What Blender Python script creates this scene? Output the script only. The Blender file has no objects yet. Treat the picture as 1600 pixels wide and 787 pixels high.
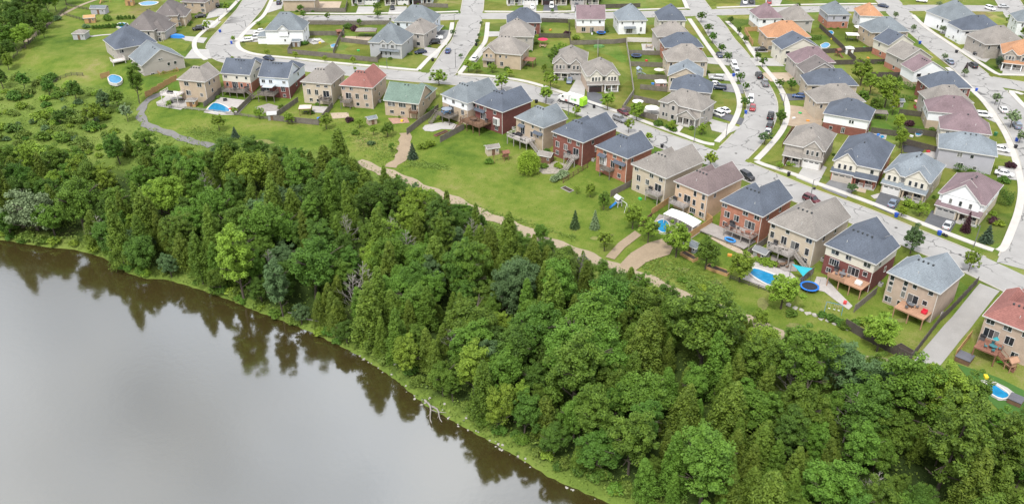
import bpy, bmesh, math, random
import numpy as np
from mathutils import Vector, Matrix
R = math.radians
SC = bpy.context.scene
COL = SC.collection
rnd = random.Random(7)

# ------------------------------------------------------------------ camera, sky, sun, exposure
CAM_H, CAM_T, CAM_F = 100.0, R(30.5), 1350.0        # height (m), tilt below the horizon, focal length in photo pixels
cd = bpy.data.cameras.new('Camera')
cam = bpy.data.objects.new('Camera', cd); COL.objects.link(cam)
cam.location = (0, 0, CAM_H); cam.rotation_euler = (R(90) - CAM_T, 0, 0)
cd.sensor_width = 36; cd.lens = 36 * CAM_F / 1600; cd.clip_start = 1; cd.clip_end = 8000
SC.camera = cam

SUN_EL, SUN_AZ = R(58), R(205)                      # azimuth: compass-like, 0 = +Y, clockwise
world = bpy.data.worlds.new('World'); SC.world = world; world.use_nodes = True
nt = world.node_tree; nt.nodes.clear()
N = nt.nodes.new; L = nt.links.new
wo = N('ShaderNodeOutputWorld'); bg = N('ShaderNodeBackground'); L(bg.outputs[0], wo.inputs[0])
sky = N('ShaderNodeTexSky'); sky.sky_type = 'NISHITA'; sky.sun_disc = False
sky.sun_elevation = SUN_EL; sky.sun_rotation = SUN_AZ; sky.air_density = 1.0; sky.dust_density = 3.0; sky.ozone_density = 1.0
hs = N('ShaderNodeHueSaturation'); hs.inputs['Saturation'].default_value = 0.45
tc = N('ShaderNodeTexCoord'); cn = N('ShaderNodeTexNoise'); cn.inputs['Scale'].default_value = 2.2; cn.inputs['Detail'].default_value = 6
cr = N('ShaderNodeValToRGB'); cr.color_ramp.elements[0].position = 0.30; cr.color_ramp.elements[1].position = 0.62
mx = N('ShaderNodeMix'); mx.data_type = 'RGBA'
L(sky.outputs[0], hs.inputs['Color']); L(tc.outputs['Generated'], cn.inputs['Vector']); L(cn.outputs[0], cr.inputs[0])
L(cr.outputs[0], mx.inputs[0]); L(hs.outputs[0], mx.inputs[6]); cn2 = N('ShaderNodeTexNoise'); cn2.inputs['Scale'].default_value = 3.1; cn2.inputs['Detail'].default_value = 5; cr2 = N('ShaderNodeValToRGB'); cr2.color_ramp.elements[0].position = 0.34; cr2.color_ramp.elements[1].position = 0.66; cr2.color_ramp.elements[0].color = (0.72, 0.77, 0.86, 1); cr2.color_ramp.elements[1].color = (1.0, 0.985, 0.975, 1)
vm = N('ShaderNodeVectorMath'); vm.operation = 'SCALE'; vm.inputs['Scale'].default_value = 10.6; L(tc.outputs['Generated'], cn2.inputs['Vector']); L(cn2.outputs[0], cr2.inputs[0]); L(cr2.outputs[0], vm.inputs[0]); L(vm.outputs[0], mx.inputs[7])
L(mx.outputs[2], bg.inputs[0]); bg.inputs[1].default_value = 0.115
sd = bpy.data.lights.new('Sun', 'SUN'); sd.energy = 2.0; sd.angle = R(11); sd.color = (1, 0.965, 0.91)
sun = bpy.data.objects.new('Sun', sd); COL.objects.link(sun)
sun.rotation_euler = Vector((-math.sin(SUN_AZ) * math.cos(SUN_EL), -math.cos(SUN_AZ) * math.cos(SUN_EL), -math.sin(SUN_EL))).to_track_quat('-Z', 'Y').to_euler()
SC.view_settings.view_transform = 'Standard'; SC.view_settings.look = 'None'
SC.view_settings.exposure = 0.86; SC.view_settings.gamma = 1.0; SC.view_settings.use_curve_mapping = False
SC.cycles.max_bounces = 6; SC.cycles.diffuse_bounces = 3; SC.cycles.glossy_bounces = 2
SC.cycles.transmission_bounces = 3; SC.cycles.transparent_max_bounces = 4; SC.cycles.use_denoising = True
SC.cycles.caustics_reflective = False; SC.cycles.caustics_refractive = False

# ------------------------------------------------------------------ photo survey: where a sight line meets a level
ZW, ZS = -6.0, 2.0                                   # river level, street level (the walk-out back yards are level 0)
def ray(px, py):
    u = (px - 800) / CAM_F; v = (py - 393.5) / CAM_F; c, s = math.cos(CAM_T), math.sin(CAM_T)
    return u, c - v * s, -s - v * c
def at(px, py, z=ZS):
    dx, dy, dz = ray(px, py); k = (z - CAM_H) / dz
    return Vector((dx * k, dy * k, z))
def line_tab(pts, z):
    P = [at(x, y, z) for x, y in pts]
    a = sorted((p.x / p.y, p.y) for p in P)
    return np.array([q[0] for q in a]), np.array([q[1] for q in a])
BANK_PX = [(-300, 362), (-40, 372), (0, 375), (60, 385), (120, 391), (165, 404), (190, 424), (225, 436), (255, 436), (300, 449), (355, 468), (400, 487), (480, 517),
           (560, 556), (620, 596), (660, 632), (720, 666), (800, 710), (860, 748), (940, 782), (1100, 850), (1700, 1080)]
LAWN_PX = [(-300, 60), (0, 104), (50, 110), (100, 132), (160, 138), (210, 158), (228, 196), (270, 210), (320, 222), (360, 214), (420, 226), (480, 236),
           (530, 243), (590, 262), (650, 287), (720, 317), (800, 352), (880, 385), (940, 410), (1000, 430), (1080, 468), (1170, 505), (1260, 532),
           (1340, 560), (1420, 574), (1480, 578), (1560, 650), (1700, 720)]
REAR_PX = [(-300, 100), (0, 112), (160, 118), (240, 158), (300, 163), (470, 163), (590, 178), (680, 190), (735, 196), (790, 215), (850, 235), (912, 262), (982, 288), (1040, 314),
           (1107, 344), (1190, 384), (1275, 424), (1370, 462), (1460, 496), (1560, 560), (1700, 620)]
T_BANK, T_LAWN, T_REAR = line_tab(BANK_PX, ZW), line_tab(LAWN_PX, -1.0), line_tab(REAR_PX, 0.0)
def gz_np(x, y):
    x = np.asarray(x, float); y = np.asarray(y, float)
    th = x / np.maximum(y, 8.0)
    b = np.interp(th, *T_BANK); t = np.interp(th, *T_LAWN); r = np.interp(th, *T_REAR)
    t = np.maximum(t, b + 14); r = np.maximum(r, t + 4)
    z = np.full(x.shape, ZS)
    def seg(z, y0, z0, y1, z1):
        k = np.clip((y - y0) / np.maximum(y1 - y0, 0.1), 0, 1)
        return np.where((y >= y0) & (y < y1), z0 + (z1 - z0) * k, z)
    z = np.where(y < b - 6, -9.5, z)
    z = seg(z, b - 6, -9.5, b, ZW + 0.02); z = seg(z, b, ZW + 0.02, b + 3, ZW + 1.1)
    z = seg(z, b + 3, ZW + 1.1, b + (t - b) * 0.55, -2.6); z = seg(z, b + (t - b) * 0.55, -2.6, t, -1.0)
    z = seg(z, t, -1.0, r - 1, 0.0); z = seg(z, r - 1, 0.0, r + 3, 0.0); z = seg(z, r + 3, 0.0, r + 14, ZS)
    return z
from bisect import bisect_left
def lerp_tab(tab, x):
    X, Y = tab; i = bisect_left(X, x)
    if i <= 0: return Y[0]
    if i >= len(X): return Y[-1]
    return Y[i - 1] + (Y[i] - Y[i - 1]) * (x - X[i - 1]) / max(X[i] - X[i - 1], 1e-9)
L_BANK, L_LAWN, L_REAR = [(list(map(float, t[0])), list(map(float, t[1]))) for t in (T_BANK, T_LAWN, T_REAR)]
def gz(x, y):
    th = x / max(y, 8.0); b = lerp_tab(L_BANK, th); t = max(lerp_tab(L_LAWN, th), b + 14); r = max(lerp_tab(L_REAR, th), t + 4); h = b + (t - b) * 0.55
    if y < b - 6: return -9.5
    for y0, z0, y1, z1 in ((b - 6, -9.5, b, ZW + 0.02), (b, ZW + 0.02, b + 3, ZW + 1.1), (b + 3, ZW + 1.1, h, -2.6), (h, -2.6, t, -1.0), (t, -1.0, r - 1, 0.0), (r - 1, 0.0, r + 3, 0.0), (r + 3, 0.0, r + 14, ZS)):
        if y0 <= y < y1: return z0 + (z1 - z0) * (y - y0) / max(y1 - y0, 0.1)
    return ZS
def gat(px, py, dz=0.0):
    z = 0.0
    for _ in range(14):
        p = at(px, py, z); z = 0.5 * z + 0.5 * gz(p.x, p.y)
    p = at(px, py, z); return Vector((p.x, p.y, gz(p.x, p.y) + dz))

# ------------------------------------------------------------------ materials (all procedural)
MATS = {}
def lin(c): return tuple((v / 12.92 if v <= 0.04045 else ((v + 0.055) / 1.055) ** 2.4) for v in c)
def new_mat(name):
    m = bpy.data.materials.new(name); m.use_nodes = True; t = m.node_tree
    b = t.nodes['Principled BSDF']
    return m, t, b
def M(name, col, rough=0.8, var=0.18, scale=0.6, fine=6.0, spec=0.3, metal=0.0, bump=0.0, col2=None):
    """colour with two sizes of blotchy variation in world space"""
    if name in MATS: return MATS[name]
    m, t, b = new_mat(name); n = t.nodes.new; l = t.links.new
    g = n('ShaderNodeNewGeometry')
    n1 = n('ShaderNodeTexNoise'); n1.inputs['Scale'].default_value = scale; n1.inputs['Detail'].default_value = 4; l(g.outputs['Position'], n1.inputs['Vector'])
    n2 = n('ShaderNodeTexNoise'); n2.inputs['Scale'].default_value = fine; n2.inputs['Detail'].default_value = 3; l(g.outputs['Position'], n2.inputs['Vector'])
    ad = n('ShaderNodeMath'); ad.operation = 'ADD'; l(n1.outputs[0], ad.inputs[0]); l(n2.outputs[0], ad.inputs[1])
    mr = n('ShaderNodeMapRange'); mr.inputs[1].default_value = 0.7; mr.inputs[2].default_value = 1.3; l(ad.outputs[0], mr.inputs[0])
    mxx = n('ShaderNodeMix'); mxx.data_type = 'RGBA'; l(mr.outputs[0], mxx.inputs[0])
    c2 = col2 if col2 else tuple(min(1, v * (1 + var)) for v in col)
    mxx.inputs[6].default_value = (*[v * (1 - var) for v in col], 1); mxx.inputs[7].default_value = (*c2, 1)
    l(mxx.outputs[2], b.inputs['Base Color'])
    b.inputs['Roughness'].default_value = rough; b.inputs['Specular IOR Level'].default_value = spec; b.inputs['Metallic'].default_value = metal
    if bump:
        bp = n('ShaderNodeBump'); bp.inputs['Strength'].default_value = bump; bp.inputs['Distance'].default_value = 0.05; l(n2.outputs[0], bp.inputs['Height']); l(bp.outputs[0], b.inputs['Normal'])
    MATS[name] = m; return m
def roof_mat(name, col):
    if name in MATS: return MATS[name]
    m, t, b = new_mat(name); n = t.nodes.new; l = t.links.new
    g = n('ShaderNodeNewGeometry')
    mp = n('ShaderNodeMapping'); mp.inputs['Scale'].default_value = (1, 1, 3.2); l(g.outputs['Position'], mp.inputs['Vector'])
    n1 = n('ShaderNodeTexNoise'); n1.inputs['Scale'].default_value = 2.6; n1.inputs['Detail'].default_value = 5; n1.inputs['Roughness'].default_value = 0.7; l(mp.outputs[0], n1.inputs['Vector'])
    n3 = n('ShaderNodeTexNoise'); n3.inputs['Scale'].default_value = 0.25; n3.inputs['Detail'].default_value = 2; l(g.outputs['Position'], n3.inputs['Vector'])
    w = n('ShaderNodeTexWave'); w.bands_direction = 'Z'; w.inputs['Scale'].default_value = 1.6; w.inputs['Distortion'].default_value = 1.2; w.inputs['Detail'].default_value = 2; l(g.outputs['Position'], w.inputs['Vector'])
    a = n('ShaderNodeMath'); a.operation = 'MULTIPLY_ADD'; l(w.outputs['Fac'], a.inputs[0]); a.inputs[1].default_value = 0.14; l(n1.outputs[0], a.inputs[2])
    a2 = n('ShaderNodeMath'); a2.operation = 'MULTIPLY_ADD'; l(n3.outputs[0], a2.inputs[0]); a2.inputs[1].default_value = 0.5; l(a.outputs[0], a2.inputs[2])
    mr = n('ShaderNodeMapRange'); mr.inputs[1].default_value = 0.55; mr.inputs[2].default_value = 1.1; l(a2.outputs[0], mr.inputs[0])
    mxx = n('ShaderNodeMix'); mxx.data_type = 'RGBA'; l(mr.outputs[0], mxx.inputs[0])
    mxx.inputs[6].default_value = (*[v * 0.58 for v in col], 1); mxx.inputs[7].default_value = (*[v * 1.36 for v in col], 1)
    l(mxx.outputs[2], b.inputs['Base Color']); b.inputs['Roughness'].default_value = 0.85; b.inputs['Specular IOR Level'].default_value = 0.25
    bp = n('ShaderNodeBump'); bp.inputs['Strength'].default_value = 0.5; bp.inputs['Distance'].default_value = 0.04; l(n1.outputs[0], bp.inputs['Height']); l(bp.outputs[0], b.inputs['Normal'])
    MATS[name] = m; return m
def leaf_mat(name, dark, light, hue=0.02, trans=0.25):
    if name in MATS: return MATS[name]
    m, t, b = new_mat(name); n = t.nodes.new; l = t.links.new
    g = n('ShaderNodeNewGeometry'); oi = n('ShaderNodeObjectInfo')
    n1 = n('ShaderNodeTexNoise'); n1.inputs['Scale'].default_value = 0.55; n1.inputs['Detail'].default_value = 3; l(g.outputs['Position'], n1.inputs['Vector'])
    a = n('ShaderNodeMath'); a.operation = 'MULTIPLY_ADD'; l(g.outputs['Random Per Island'], a.inputs[0]); a.inputs[1].default_value = 0.45; l(n1.outputs[0], a.inputs[2])
    a2 = n('ShaderNodeMath'); a2.operation = 'MULTIPLY_ADD'; l(oi.outputs['Random'], a2.inputs[0]); a2.inputs[1].default_value = 0.35; l(a.outputs[0], a2.inputs[2])
    mr = n('ShaderNodeMapRange'); mr.inputs[1].default_value = 0.45; mr.inputs[2].default_value = 1.25; l(a2.outputs[0], mr.inputs[0])
    mxx = n('ShaderNodeMix'); mxx.data_type = 'RGBA'; l(mr.outputs[0], mxx.inputs[0]); mxx.inputs[6].default_value = (*[v * 1.12 for v in dark], 1); mxx.inputs[7].default_value = (*[v * 1.2 for v in light], 1)
    h = n('ShaderNodeHueSaturation'); l(mxx.outputs[2], h.inputs['Color'])
    hm = n('ShaderNodeMapRange'); hm.inputs[3].default_value = 0.5 - hue; hm.inputs[4].default_value = 0.5 + hue; l(oi.outputs['Random'], hm.inputs[0]); l(hm.outputs[0], h.inputs['Hue'])
    l(h.outputs[0], b.inputs['Base Color']); b.inputs['Roughness'].default_value = 0.6; b.inputs['Specular IOR Level'].default_value = 0.22
    tr = n('ShaderNodeBsdfTranslucent'); l(h.outputs[0], tr.inputs['Color']); ms = n('ShaderNodeMixShader'); ms.inputs[0].default_value = trans
    l(b.outputs[0], ms.inputs[1]); l(tr.outputs[0], ms.inputs[2]); l(ms.outputs[0], t.nodes['Material Output'].inputs[0])
    MATS[name] = m; return m
def glass_mat(name='window_glass', col=(0.02, 0.025, 0.03), rough=0.08):
    if name in MATS: return MATS[name]
    m, t, b = new_mat(name); oi = t.nodes.new('ShaderNodeObjectInfo'); rp = t.nodes.new('ShaderNodeValToRGB'); e = rp.color_ramp.elements; e[0].position = 0.55; e[0].color = (*col, 1); e[1].position = 0.95; e[1].color = (0.16, 0.16, 0.155, 1)
    t.links.new(oi.outputs['Random'], rp.inputs[0]); t.links.new(rp.outputs[0], b.inputs['Base Color']); b.inputs['Roughness'].default_value = rough; b.inputs['Specular IOR Level'].default_value = 0.6
    MATS[name] = m; return m

# ------------------------------------------------------------------ mesh helpers
class MB:
    def __init__(s): s.v = []; s.f = []; s.m = []; s.mi = 0
    def quad(s, *p):
        i = len(s.v); s.v += [tuple(q) for q in p]; s.f.append(tuple(range(i, i + len(p)))); s.m.append(s.mi); return s
    def box(s, x0, x1, y0, y1, z0, z1):
        i = len(s.v)
        s.v += [(x0, y0, z0), (x1, y0, z0), (x1, y1, z0), (x0, y1, z0), (x0, y0, z1), (x1, y0, z1), (x1, y1, z1), (x0, y1, z1)]
        for q in ((0, 3, 2, 1), (4, 5, 6, 7), (0, 1, 5, 4), (1, 2, 6, 5), (2, 3, 7, 6), (3, 0, 4, 7)):
            s.f.append(tuple(i + k for k in q)); s.m.append(s.mi)
        return s
    def beam(s, p0, p1, w, h):
        p0, p1 = Vector(p0), Vector(p1); d = (p1 - p0).normalized()
        up = Vector((0, 0, 1)) if abs(d.z) < 0.95 else Vector((1, 0, 0))
        a = d.cross(up).normalized() * w / 2; b = a.cross(d).normalized() * h / 2; i = len(s.v)
        for p in (p0, p1): s.v += [tuple(p - a - b), tuple(p + a - b), tuple(p + a + b), tuple(p - a + b)]
        for q in ((0, 1, 2, 3), (7, 6, 5, 4), (0, 4, 5, 1), (1, 5, 6, 2), (2, 6, 7, 3), (3, 7, 4, 0)): s.f.append(tuple(i + k for k in q)); s.m.append(s.mi)
        return s
    def tube(s, p0, p1, r0, r1, n=6, cap=True):
        p0, p1 = Vector(p0), Vector(p1); d = (p1 - p0).normalized()
        up = Vector((0, 0, 1)) if abs(d.z) < 0.9 else Vector((1, 0, 0))
        a = d.cross(up).normalized(); b = d.cross(a); i = len(s.v)
        for p, r in ((p0, r0), (p1, r1)):
            for k in range(n):
                t = 2 * math.pi * k / n; s.v.append(tuple(p + (a * math.cos(t) + b * math.sin(t)) * r))
        for k in range(n): s.f.append((i + k, i + (k + 1) % n, i + n + (k + 1) % n, i + n + k)); s.m.append(s.mi)
        if cap: s.f.append(tuple(i + n + k for k in range(n))); s.m.append(s.mi); s.f.append(tuple(i + k for k in reversed(range(n)))); s.m.append(s.mi)
        return s
    def prism(s, poly, z0, z1):
        n = len(poly); i = len(s.v)
        s.v += [(p[0], p[1], z0) for p in poly] + [(p[0], p[1], z1) for p in poly]
        s.f.append(tuple(i + n + k for k in range(n))); s.m.append(s.mi); s.f.append(tuple(i + k for k in reversed(range(n)))); s.m.append(s.mi)
        for k in range(n): s.f.append((i + k, i + (k + 1) % n, i + n + (k + 1) % n, i + n + k)); s.m.append(s.mi)
        return s
    def mesh(s, name, mats, smooth=False):
        me = bpy.data.meshes.new(name); me.from_pydata(s.v, [], s.f)
        for mm in (mats if isinstance(mats, (list, tuple)) else [mats]): me.materials.append(mm)
        if any(s.m): me.polygons.foreach_set('material_index', s.m)
        if smooth: me.polygons.foreach_set('use_smooth', [True] * len(me.polygons))
        me.update(); return me
    def build(s, name, mats, parent=None, smooth=False): return add(name, s.mesh(name, mats, smooth), parent)
def add(name, me, parent=None, loc=None, rz=None):
    o = bpy.data.objects.new(name, me); COL.objects.link(o)
    if parent is not None: o.parent = parent
    if loc is not None: o.location = loc
    if rz is not None: o.rotation_euler = (0, 0, rz)
    return o
def tag(o, label, cat, group=None):
    o['label'] = label; o['category'] = cat
    if group: o['group'] = group
    return o
def struct(o): o['kind'] = 'structure'; return o
def stuff(o): o['kind'] = 'stuff'; return o
def thing(name, loc, rz, label, cat, group=None):
    o = add(name, None, None, loc, rz); o.empty_display_size = 0.5
    return tag(o, label, cat, group)
def ccw(poly):
    a = sum(poly[i][0] * poly[(i + 1) % len(poly)][1] - poly[(i + 1) % len(poly)][0] * poly[i][1] for i in range(len(poly)))
    return poly if a > 0 else poly[::-1]
def smooth_line(pts, step=3.0):
    """Catmull-Rom through the points, resampled"""
    P = [Vector((p[0], p[1], 0)) for p in pts]; P = [P[0] * 2 - P[1]] + P + [P[-1] * 2 - P[-2]]; out = []
    for i in range(1, len(P) - 2):
        n = max(2, int((P[i + 1] - P[i]).length / step))
        for k in range(n):
            t = k / n; a, b, c, d = P[i - 1], P[i], P[i + 1], P[i + 2]
            out.append(0.5 * ((2 * b) + (c - a) * t + (2 * a - 5 * b + 4 * c - d) * t * t + (3 * b - a - 3 * c + d) * t ** 3))
    out.append(P[-2]); return out
def offset_line(L_, o):
    out = []
    for i, p in enumerate(L_):
        d = (L_[min(i + 1, len(L_) - 1)] - L_[max(i - 1, 0)]); d.z = 0; d.normalize()
        out.append(p + Vector((-d.y, d.x, 0)) * o)
    return out
def ribbon(name, L_, o0, o1, mat, dz, thick=0.0, drape=False, parent=None):
    a, b = offset_line(L_, min(o0, o1)), offset_line(L_, max(o0, o1)); mb = MB()
    if drape: a = [p + (q - p) * (.11 * math.sin(i * 1.7) + .09 * math.sin(i * .61 + 1)) for i, (p, q) in enumerate(zip(a, b))]; b = [q + (p - q) * (.11 * math.sin(i * 1.3 + 2) + .09 * math.sin(i * .53)) for i, (p, q) in enumerate(zip(a, b))]
    def z(p): return (gz(p.x, p.y) if drape else ZS) + dz
    nsub = 1 if not drape else max(1, int(abs(o1 - o0) / 1.2))
    for i in range(len(a) - 1):
        for j in range(nsub):
            q = [a[i].lerp(b[i], j / nsub), a[i + 1].lerp(b[i + 1], j / nsub), a[i + 1].lerp(b[i + 1], (j + 1) / nsub), a[i].lerp(b[i], (j + 1) / nsub)]
            mb.quad(*[(p.x, p.y, z(p)) for p in q])
        if thick:
            for q0, q1 in ((a[i + 1], a[i]), (b[i], b[i + 1])):
                mb.quad((q1.x, q1.y, z(q1) - thick), (q0.x, q0.y, z(q0) - thick), (q0.x, q0.y, z(q0)), (q1.x, q1.y, z(q1)))
    if thick:
        for p, q in ((a[0], b[0]), (b[-1], a[-1])): mb.quad((p.x, p.y, z(p) - thick), (q.x, q.y, z(q) - thick), (q.x, q.y, z(q)), (p.x, p.y, z(p)))
    return mb.build(name, mat, parent)
def drape_poly(name, pts, mat, dz=0.05, cell=2.0, parent=None):
    """a sheet lying on the terrain: polygon cut into cells so that it follows the slope"""
    bm = bmesh.new(); vs = [bm.verts.new((p[0], p[1], 0)) for p in ccw(pts)]; bm.faces.new(vs)
    xs = [p[0] for p in pts]; ys = [p[1] for p in pts]
    for ax, lo, hi in ((0, min(xs), max(xs)), (1, min(ys), max(ys))):
        k = math.floor(lo / cell) * cell + cell
        while k < hi:
            co = (k, 0, 0) if ax == 0 else (0, k, 0); no = (1, 0, 0) if ax == 0 else (0, 1, 0)
            bmesh.ops.bisect_plane(bm, geom=bm.verts[:] + bm.edges[:] + bm.faces[:], plane_co=co, plane_no=no); k += cell
    for v in bm.verts: v.co.z = gz(v.co.x, v.co.y) + dz
    bmesh.ops.triangulate(bm, faces=bm.faces[:])
    me = bpy.data.meshes.new(name); bm.to_mesh(me); bm.free(); me.materials.append(mat)
    return add(name, me, parent)
def pip(poly, x, y):
    x = np.asarray(x); y = np.asarray(y); ins = np.zeros(x.shape, bool); n = len(poly)
    for i in range(n):
        x0, y0 = poly[i][0], poly[i][1]; x1, y1 = poly[(i + 1) % n][0], poly[(i + 1) % n][1]
        if y0 == y1: continue
        c = ((y0 > y) != (y1 > y)) & (x < (x1 - x0) * (y - y0) / (y1 - y0) + x0); ins ^= c
    return ins
# ------------------------------------------------------------------ terrain
def axis(lo, hi, step, far):
    a = list(np.arange(lo, hi + 0.01, step)); g = step; x = a[-1]; r = []
    while x < far: g *= 1.35; x += g; r.append(x)
    g = step; x = a[0]; l_ = []
    while x > -far: g *= 1.35; x -= g; l_.append(x)
    return np.array(l_[::-1] + a + r)
def build_ground():
    xs, ys = axis(-250, 260, 2.0, 4000), axis(60, 430, 2.0, 4000)
    X, Y = np.meshgrid(xs, ys); x, y = X.ravel(), Y.ravel(); z = gz_np(x, y)
    th = x / np.maximum(y, 8); t = np.interp(th, *T_LAWN); b = np.interp(th, *T_BANK)
    wild = y < t
    rough_bump = np.sin(x * 0.37 + 1.3 * np.sin(y * 0.21)) * np.cos(y * 0.31 + np.sin(x * 0.17))
    z = z + np.where(wild & (y > b + 3), 0.35 * rough_bump * np.clip((t - y - 4) / 6, 0, 1), np.where((y > t) & (z < ZS - 0.01), 0.05 * rough_bump, 0))
    lawn = np.clip((y - t) / 3.0, 0, 1)
    corner = pip([at(*p, ZS) for p in [(-300, -60), (128, -8), (100, 14), (78, 40), (50, 62), (25, 84), (-10, 100), (-300, 160)]], x, y)
    lawn = np.where(corner, 0.0, lawn)
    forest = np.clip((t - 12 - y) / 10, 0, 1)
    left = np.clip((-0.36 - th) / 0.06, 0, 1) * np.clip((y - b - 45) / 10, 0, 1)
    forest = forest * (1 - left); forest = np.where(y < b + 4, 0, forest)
    town = np.clip((z - 0.6) / 1.0, 0, 1) * np.where(th < -0.44, 0.25, 1.0)
    nx, ny = len(xs), len(ys); i = np.arange(nx * ny).reshape(ny, nx)
    f = np.stack([i[:-1, :-1], i[:-1, 1:], i[1:, 1:], i[1:, :-1]], -1).reshape(-1, 4)
    me = bpy.data.meshes.new('ground'); me.vertices.add(nx * ny); me.loops.add(f.size); me.polygons.add(len(f))
    me.vertices.foreach_set('co', np.stack([x, y, z], 1).ravel()); me.loops.foreach_set('vertex_index', f.ravel())
    me.polygons.foreach_set('loop_start', np.arange(0, f.size, 4)); me.polygons.foreach_set('use_smooth', np.ones(len(f), bool))
    me.update(); me.validate()
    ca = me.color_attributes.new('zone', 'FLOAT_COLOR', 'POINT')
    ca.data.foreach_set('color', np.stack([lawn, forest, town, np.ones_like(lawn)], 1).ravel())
    m, tt, bs = new_mat('ground_cover'); n = tt.nodes.new; l = tt.links.new
    g = n('ShaderNodeNewGeometry'); at_ = n('ShaderNodeAttribute'); at_.attribute_name = 'zone'; sp = n('ShaderNodeSeparateColor'); l(at_.outputs['Color'], sp.inputs[0])
    def noise(sc, det=4, r=0.6):
        q = n('ShaderNodeTexNoise'); q.inputs['Scale'].default_value = sc; q.inputs['Detail'].default_value = det; q.inputs['Roughness'].default_value = r; l(g.outputs['Position'], q.inputs['Vector']); return q.outputs[0]
    def ramp(src, stops):
        q = n('ShaderNodeValToRGB'); e = q.color_ramp.elements
        while len(e) < len(stops): e.new(0.5)
        for k, (p, c) in enumerate(stops): e[k].position = p; e[k].color = (*c, 1)
        l(src, q.inputs[0]); return q.outputs[0]
    def mix(a, b_, fac):
        q = n('ShaderNodeMix'); q.data_type = 'RGBA'; l(a, q.inputs[6]); l(b_, q.inputs[7]); l(fac, q.inputs[0]); return q.outputs[2]
    big, mid, fin = noise(0.035), noise(0.35), noise(3.0, 6, 0.75)
    s1 = n('ShaderNodeMath'); s1.operation = 'MULTIPLY_ADD'; l(fin, s1.inputs[0]); s1.inputs[1].default_value = 0.55
    s2 = n('ShaderNodeMath'); s2.operation = 'MULTIPLY_ADD'; l(mid, s2.inputs[0]); s2.inputs[1].default_value = 0.45; l(big, s2.inputs[2]); l(s2.outputs[0], s1.inputs[2])
    hv = n('ShaderNodeMapRange'); hv.inputs[1].default_value = 0.62; hv.inputs[2].default_value = 1.36; l(s1.outputs[0], hv.inputs[0]); hv = hv.outputs[0]
    meadow = ramp(hv, [(0.14, (0.040, 0.076, 0.011)), (0.34, (0.076, 0.126, 0.016)), (0.52, (0.116, 0.160, 0.024)), (0.70, (0.160, 0.180, 0.042)), (0.92, (0.225, 0.190, 0.088))])
    lawnc = ramp(hv, [(0.10, (0.046, 0.080, 0.012)), (0.40, (0.085, 0.126, 0.019)), (0.66, (0.142, 0.160, 0.038)), (0.92, (0.225, 0.19, 0.088))])
    vo = n('ShaderNodeTexVoronoi'); vo.inputs['Scale'].default_value = 0.075; l(g.outputs['Position'], vo.inputs['Vector']); vs = n('ShaderNodeSeparateColor'); l(vo.outputs['Color'], vs.inputs[0])
    lot = n('ShaderNodeHueSaturation'); l(lawnc, lot.inputs['Color']); q1 = n('ShaderNodeMapRange'); q1.inputs[3].default_value = 0.475; q1.inputs[4].default_value = 0.525; l(vs.outputs[0], q1.inputs[0]); l(q1.outputs[0], lot.inputs['Hue']); q2 = n('ShaderNodeMapRange'); q2.inputs[3].default_value = 0.78; q2.inputs[4].default_value = 1.22; l(vs.outputs[1], q2.inputs[0]); l(q2.outputs[0], lot.inputs['Value']); lawnc = lot.outputs[0]
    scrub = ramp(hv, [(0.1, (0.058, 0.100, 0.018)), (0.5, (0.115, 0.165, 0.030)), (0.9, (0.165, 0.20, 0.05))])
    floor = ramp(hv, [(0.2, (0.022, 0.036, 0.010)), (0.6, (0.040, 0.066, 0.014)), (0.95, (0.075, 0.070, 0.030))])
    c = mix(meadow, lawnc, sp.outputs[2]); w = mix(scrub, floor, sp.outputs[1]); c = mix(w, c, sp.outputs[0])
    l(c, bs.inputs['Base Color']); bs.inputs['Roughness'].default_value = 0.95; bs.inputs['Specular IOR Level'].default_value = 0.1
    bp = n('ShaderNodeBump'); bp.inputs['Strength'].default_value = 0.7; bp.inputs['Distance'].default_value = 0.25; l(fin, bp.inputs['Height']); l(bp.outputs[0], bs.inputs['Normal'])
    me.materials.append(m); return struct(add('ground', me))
build_ground()
# ------------------------------------------------------------------ river
def build_river():
    mb = MB(); mb.quad((-900, -400, ZW), (900, -400, ZW), (900, 700, ZW), (-900, 700, ZW))
    m, tt, bs = new_mat('river_water'); n = tt.nodes.new; l = tt.links.new
    g = n('ShaderNodeNewGeometry')
    n1 = n('ShaderNodeTexNoise'); n1.inputs['Scale'].default_value = 0.9; n1.inputs['Detail'].default_value = 4; l(g.outputs['Position'], n1.inputs['Vector'])
    n2 = n('ShaderNodeTexNoise'); n2.inputs['Scale'].default_value = 0.02; n2.inputs['Detail'].default_value = 3; l(g.outputs['Position'], n2.inputs['Vector'])
    bp = n('ShaderNodeBump'); bp.inputs['Strength'].default_value = 0.025; bp.inputs['Distance'].default_value = 0.35; l(n1.outputs[0], bp.inputs['Height'])
    df = n('ShaderNodeBsdfDiffuse'); rp = n('ShaderNodeValToRGB'); rp.color_ramp.elements[0].color = (0.034, 0.026, 0.008, 1); rp.color_ramp.elements[1].color = (0.050, 0.039, 0.013, 1); l(n2.outputs[0], rp.inputs[0]); l(rp.outputs[0], df.inputs['Color'])
    gl = n('ShaderNodeBsdfGlossy'); gl.inputs['Roughness'].default_value = 0.085; gl.inputs['Color'].default_value = (0.90, 0.95, 1.0, 1); l(bp.outputs[0], gl.inputs['Normal'])
    fr = n('ShaderNodeFresnel'); fr.inputs['IOR'].default_value = 3.1; ms = n('ShaderNodeMixShader'); l(fr.outputs[0], ms.inputs[0]); l(df.outputs[0], ms.inputs[1]); l(gl.outputs[0], ms.inputs[2])
    l(ms.outputs[0], tt.nodes['Material Output'].inputs[0]); tt.nodes.remove(bs)
    return struct(mb.build('river', m))
build_river()
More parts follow.
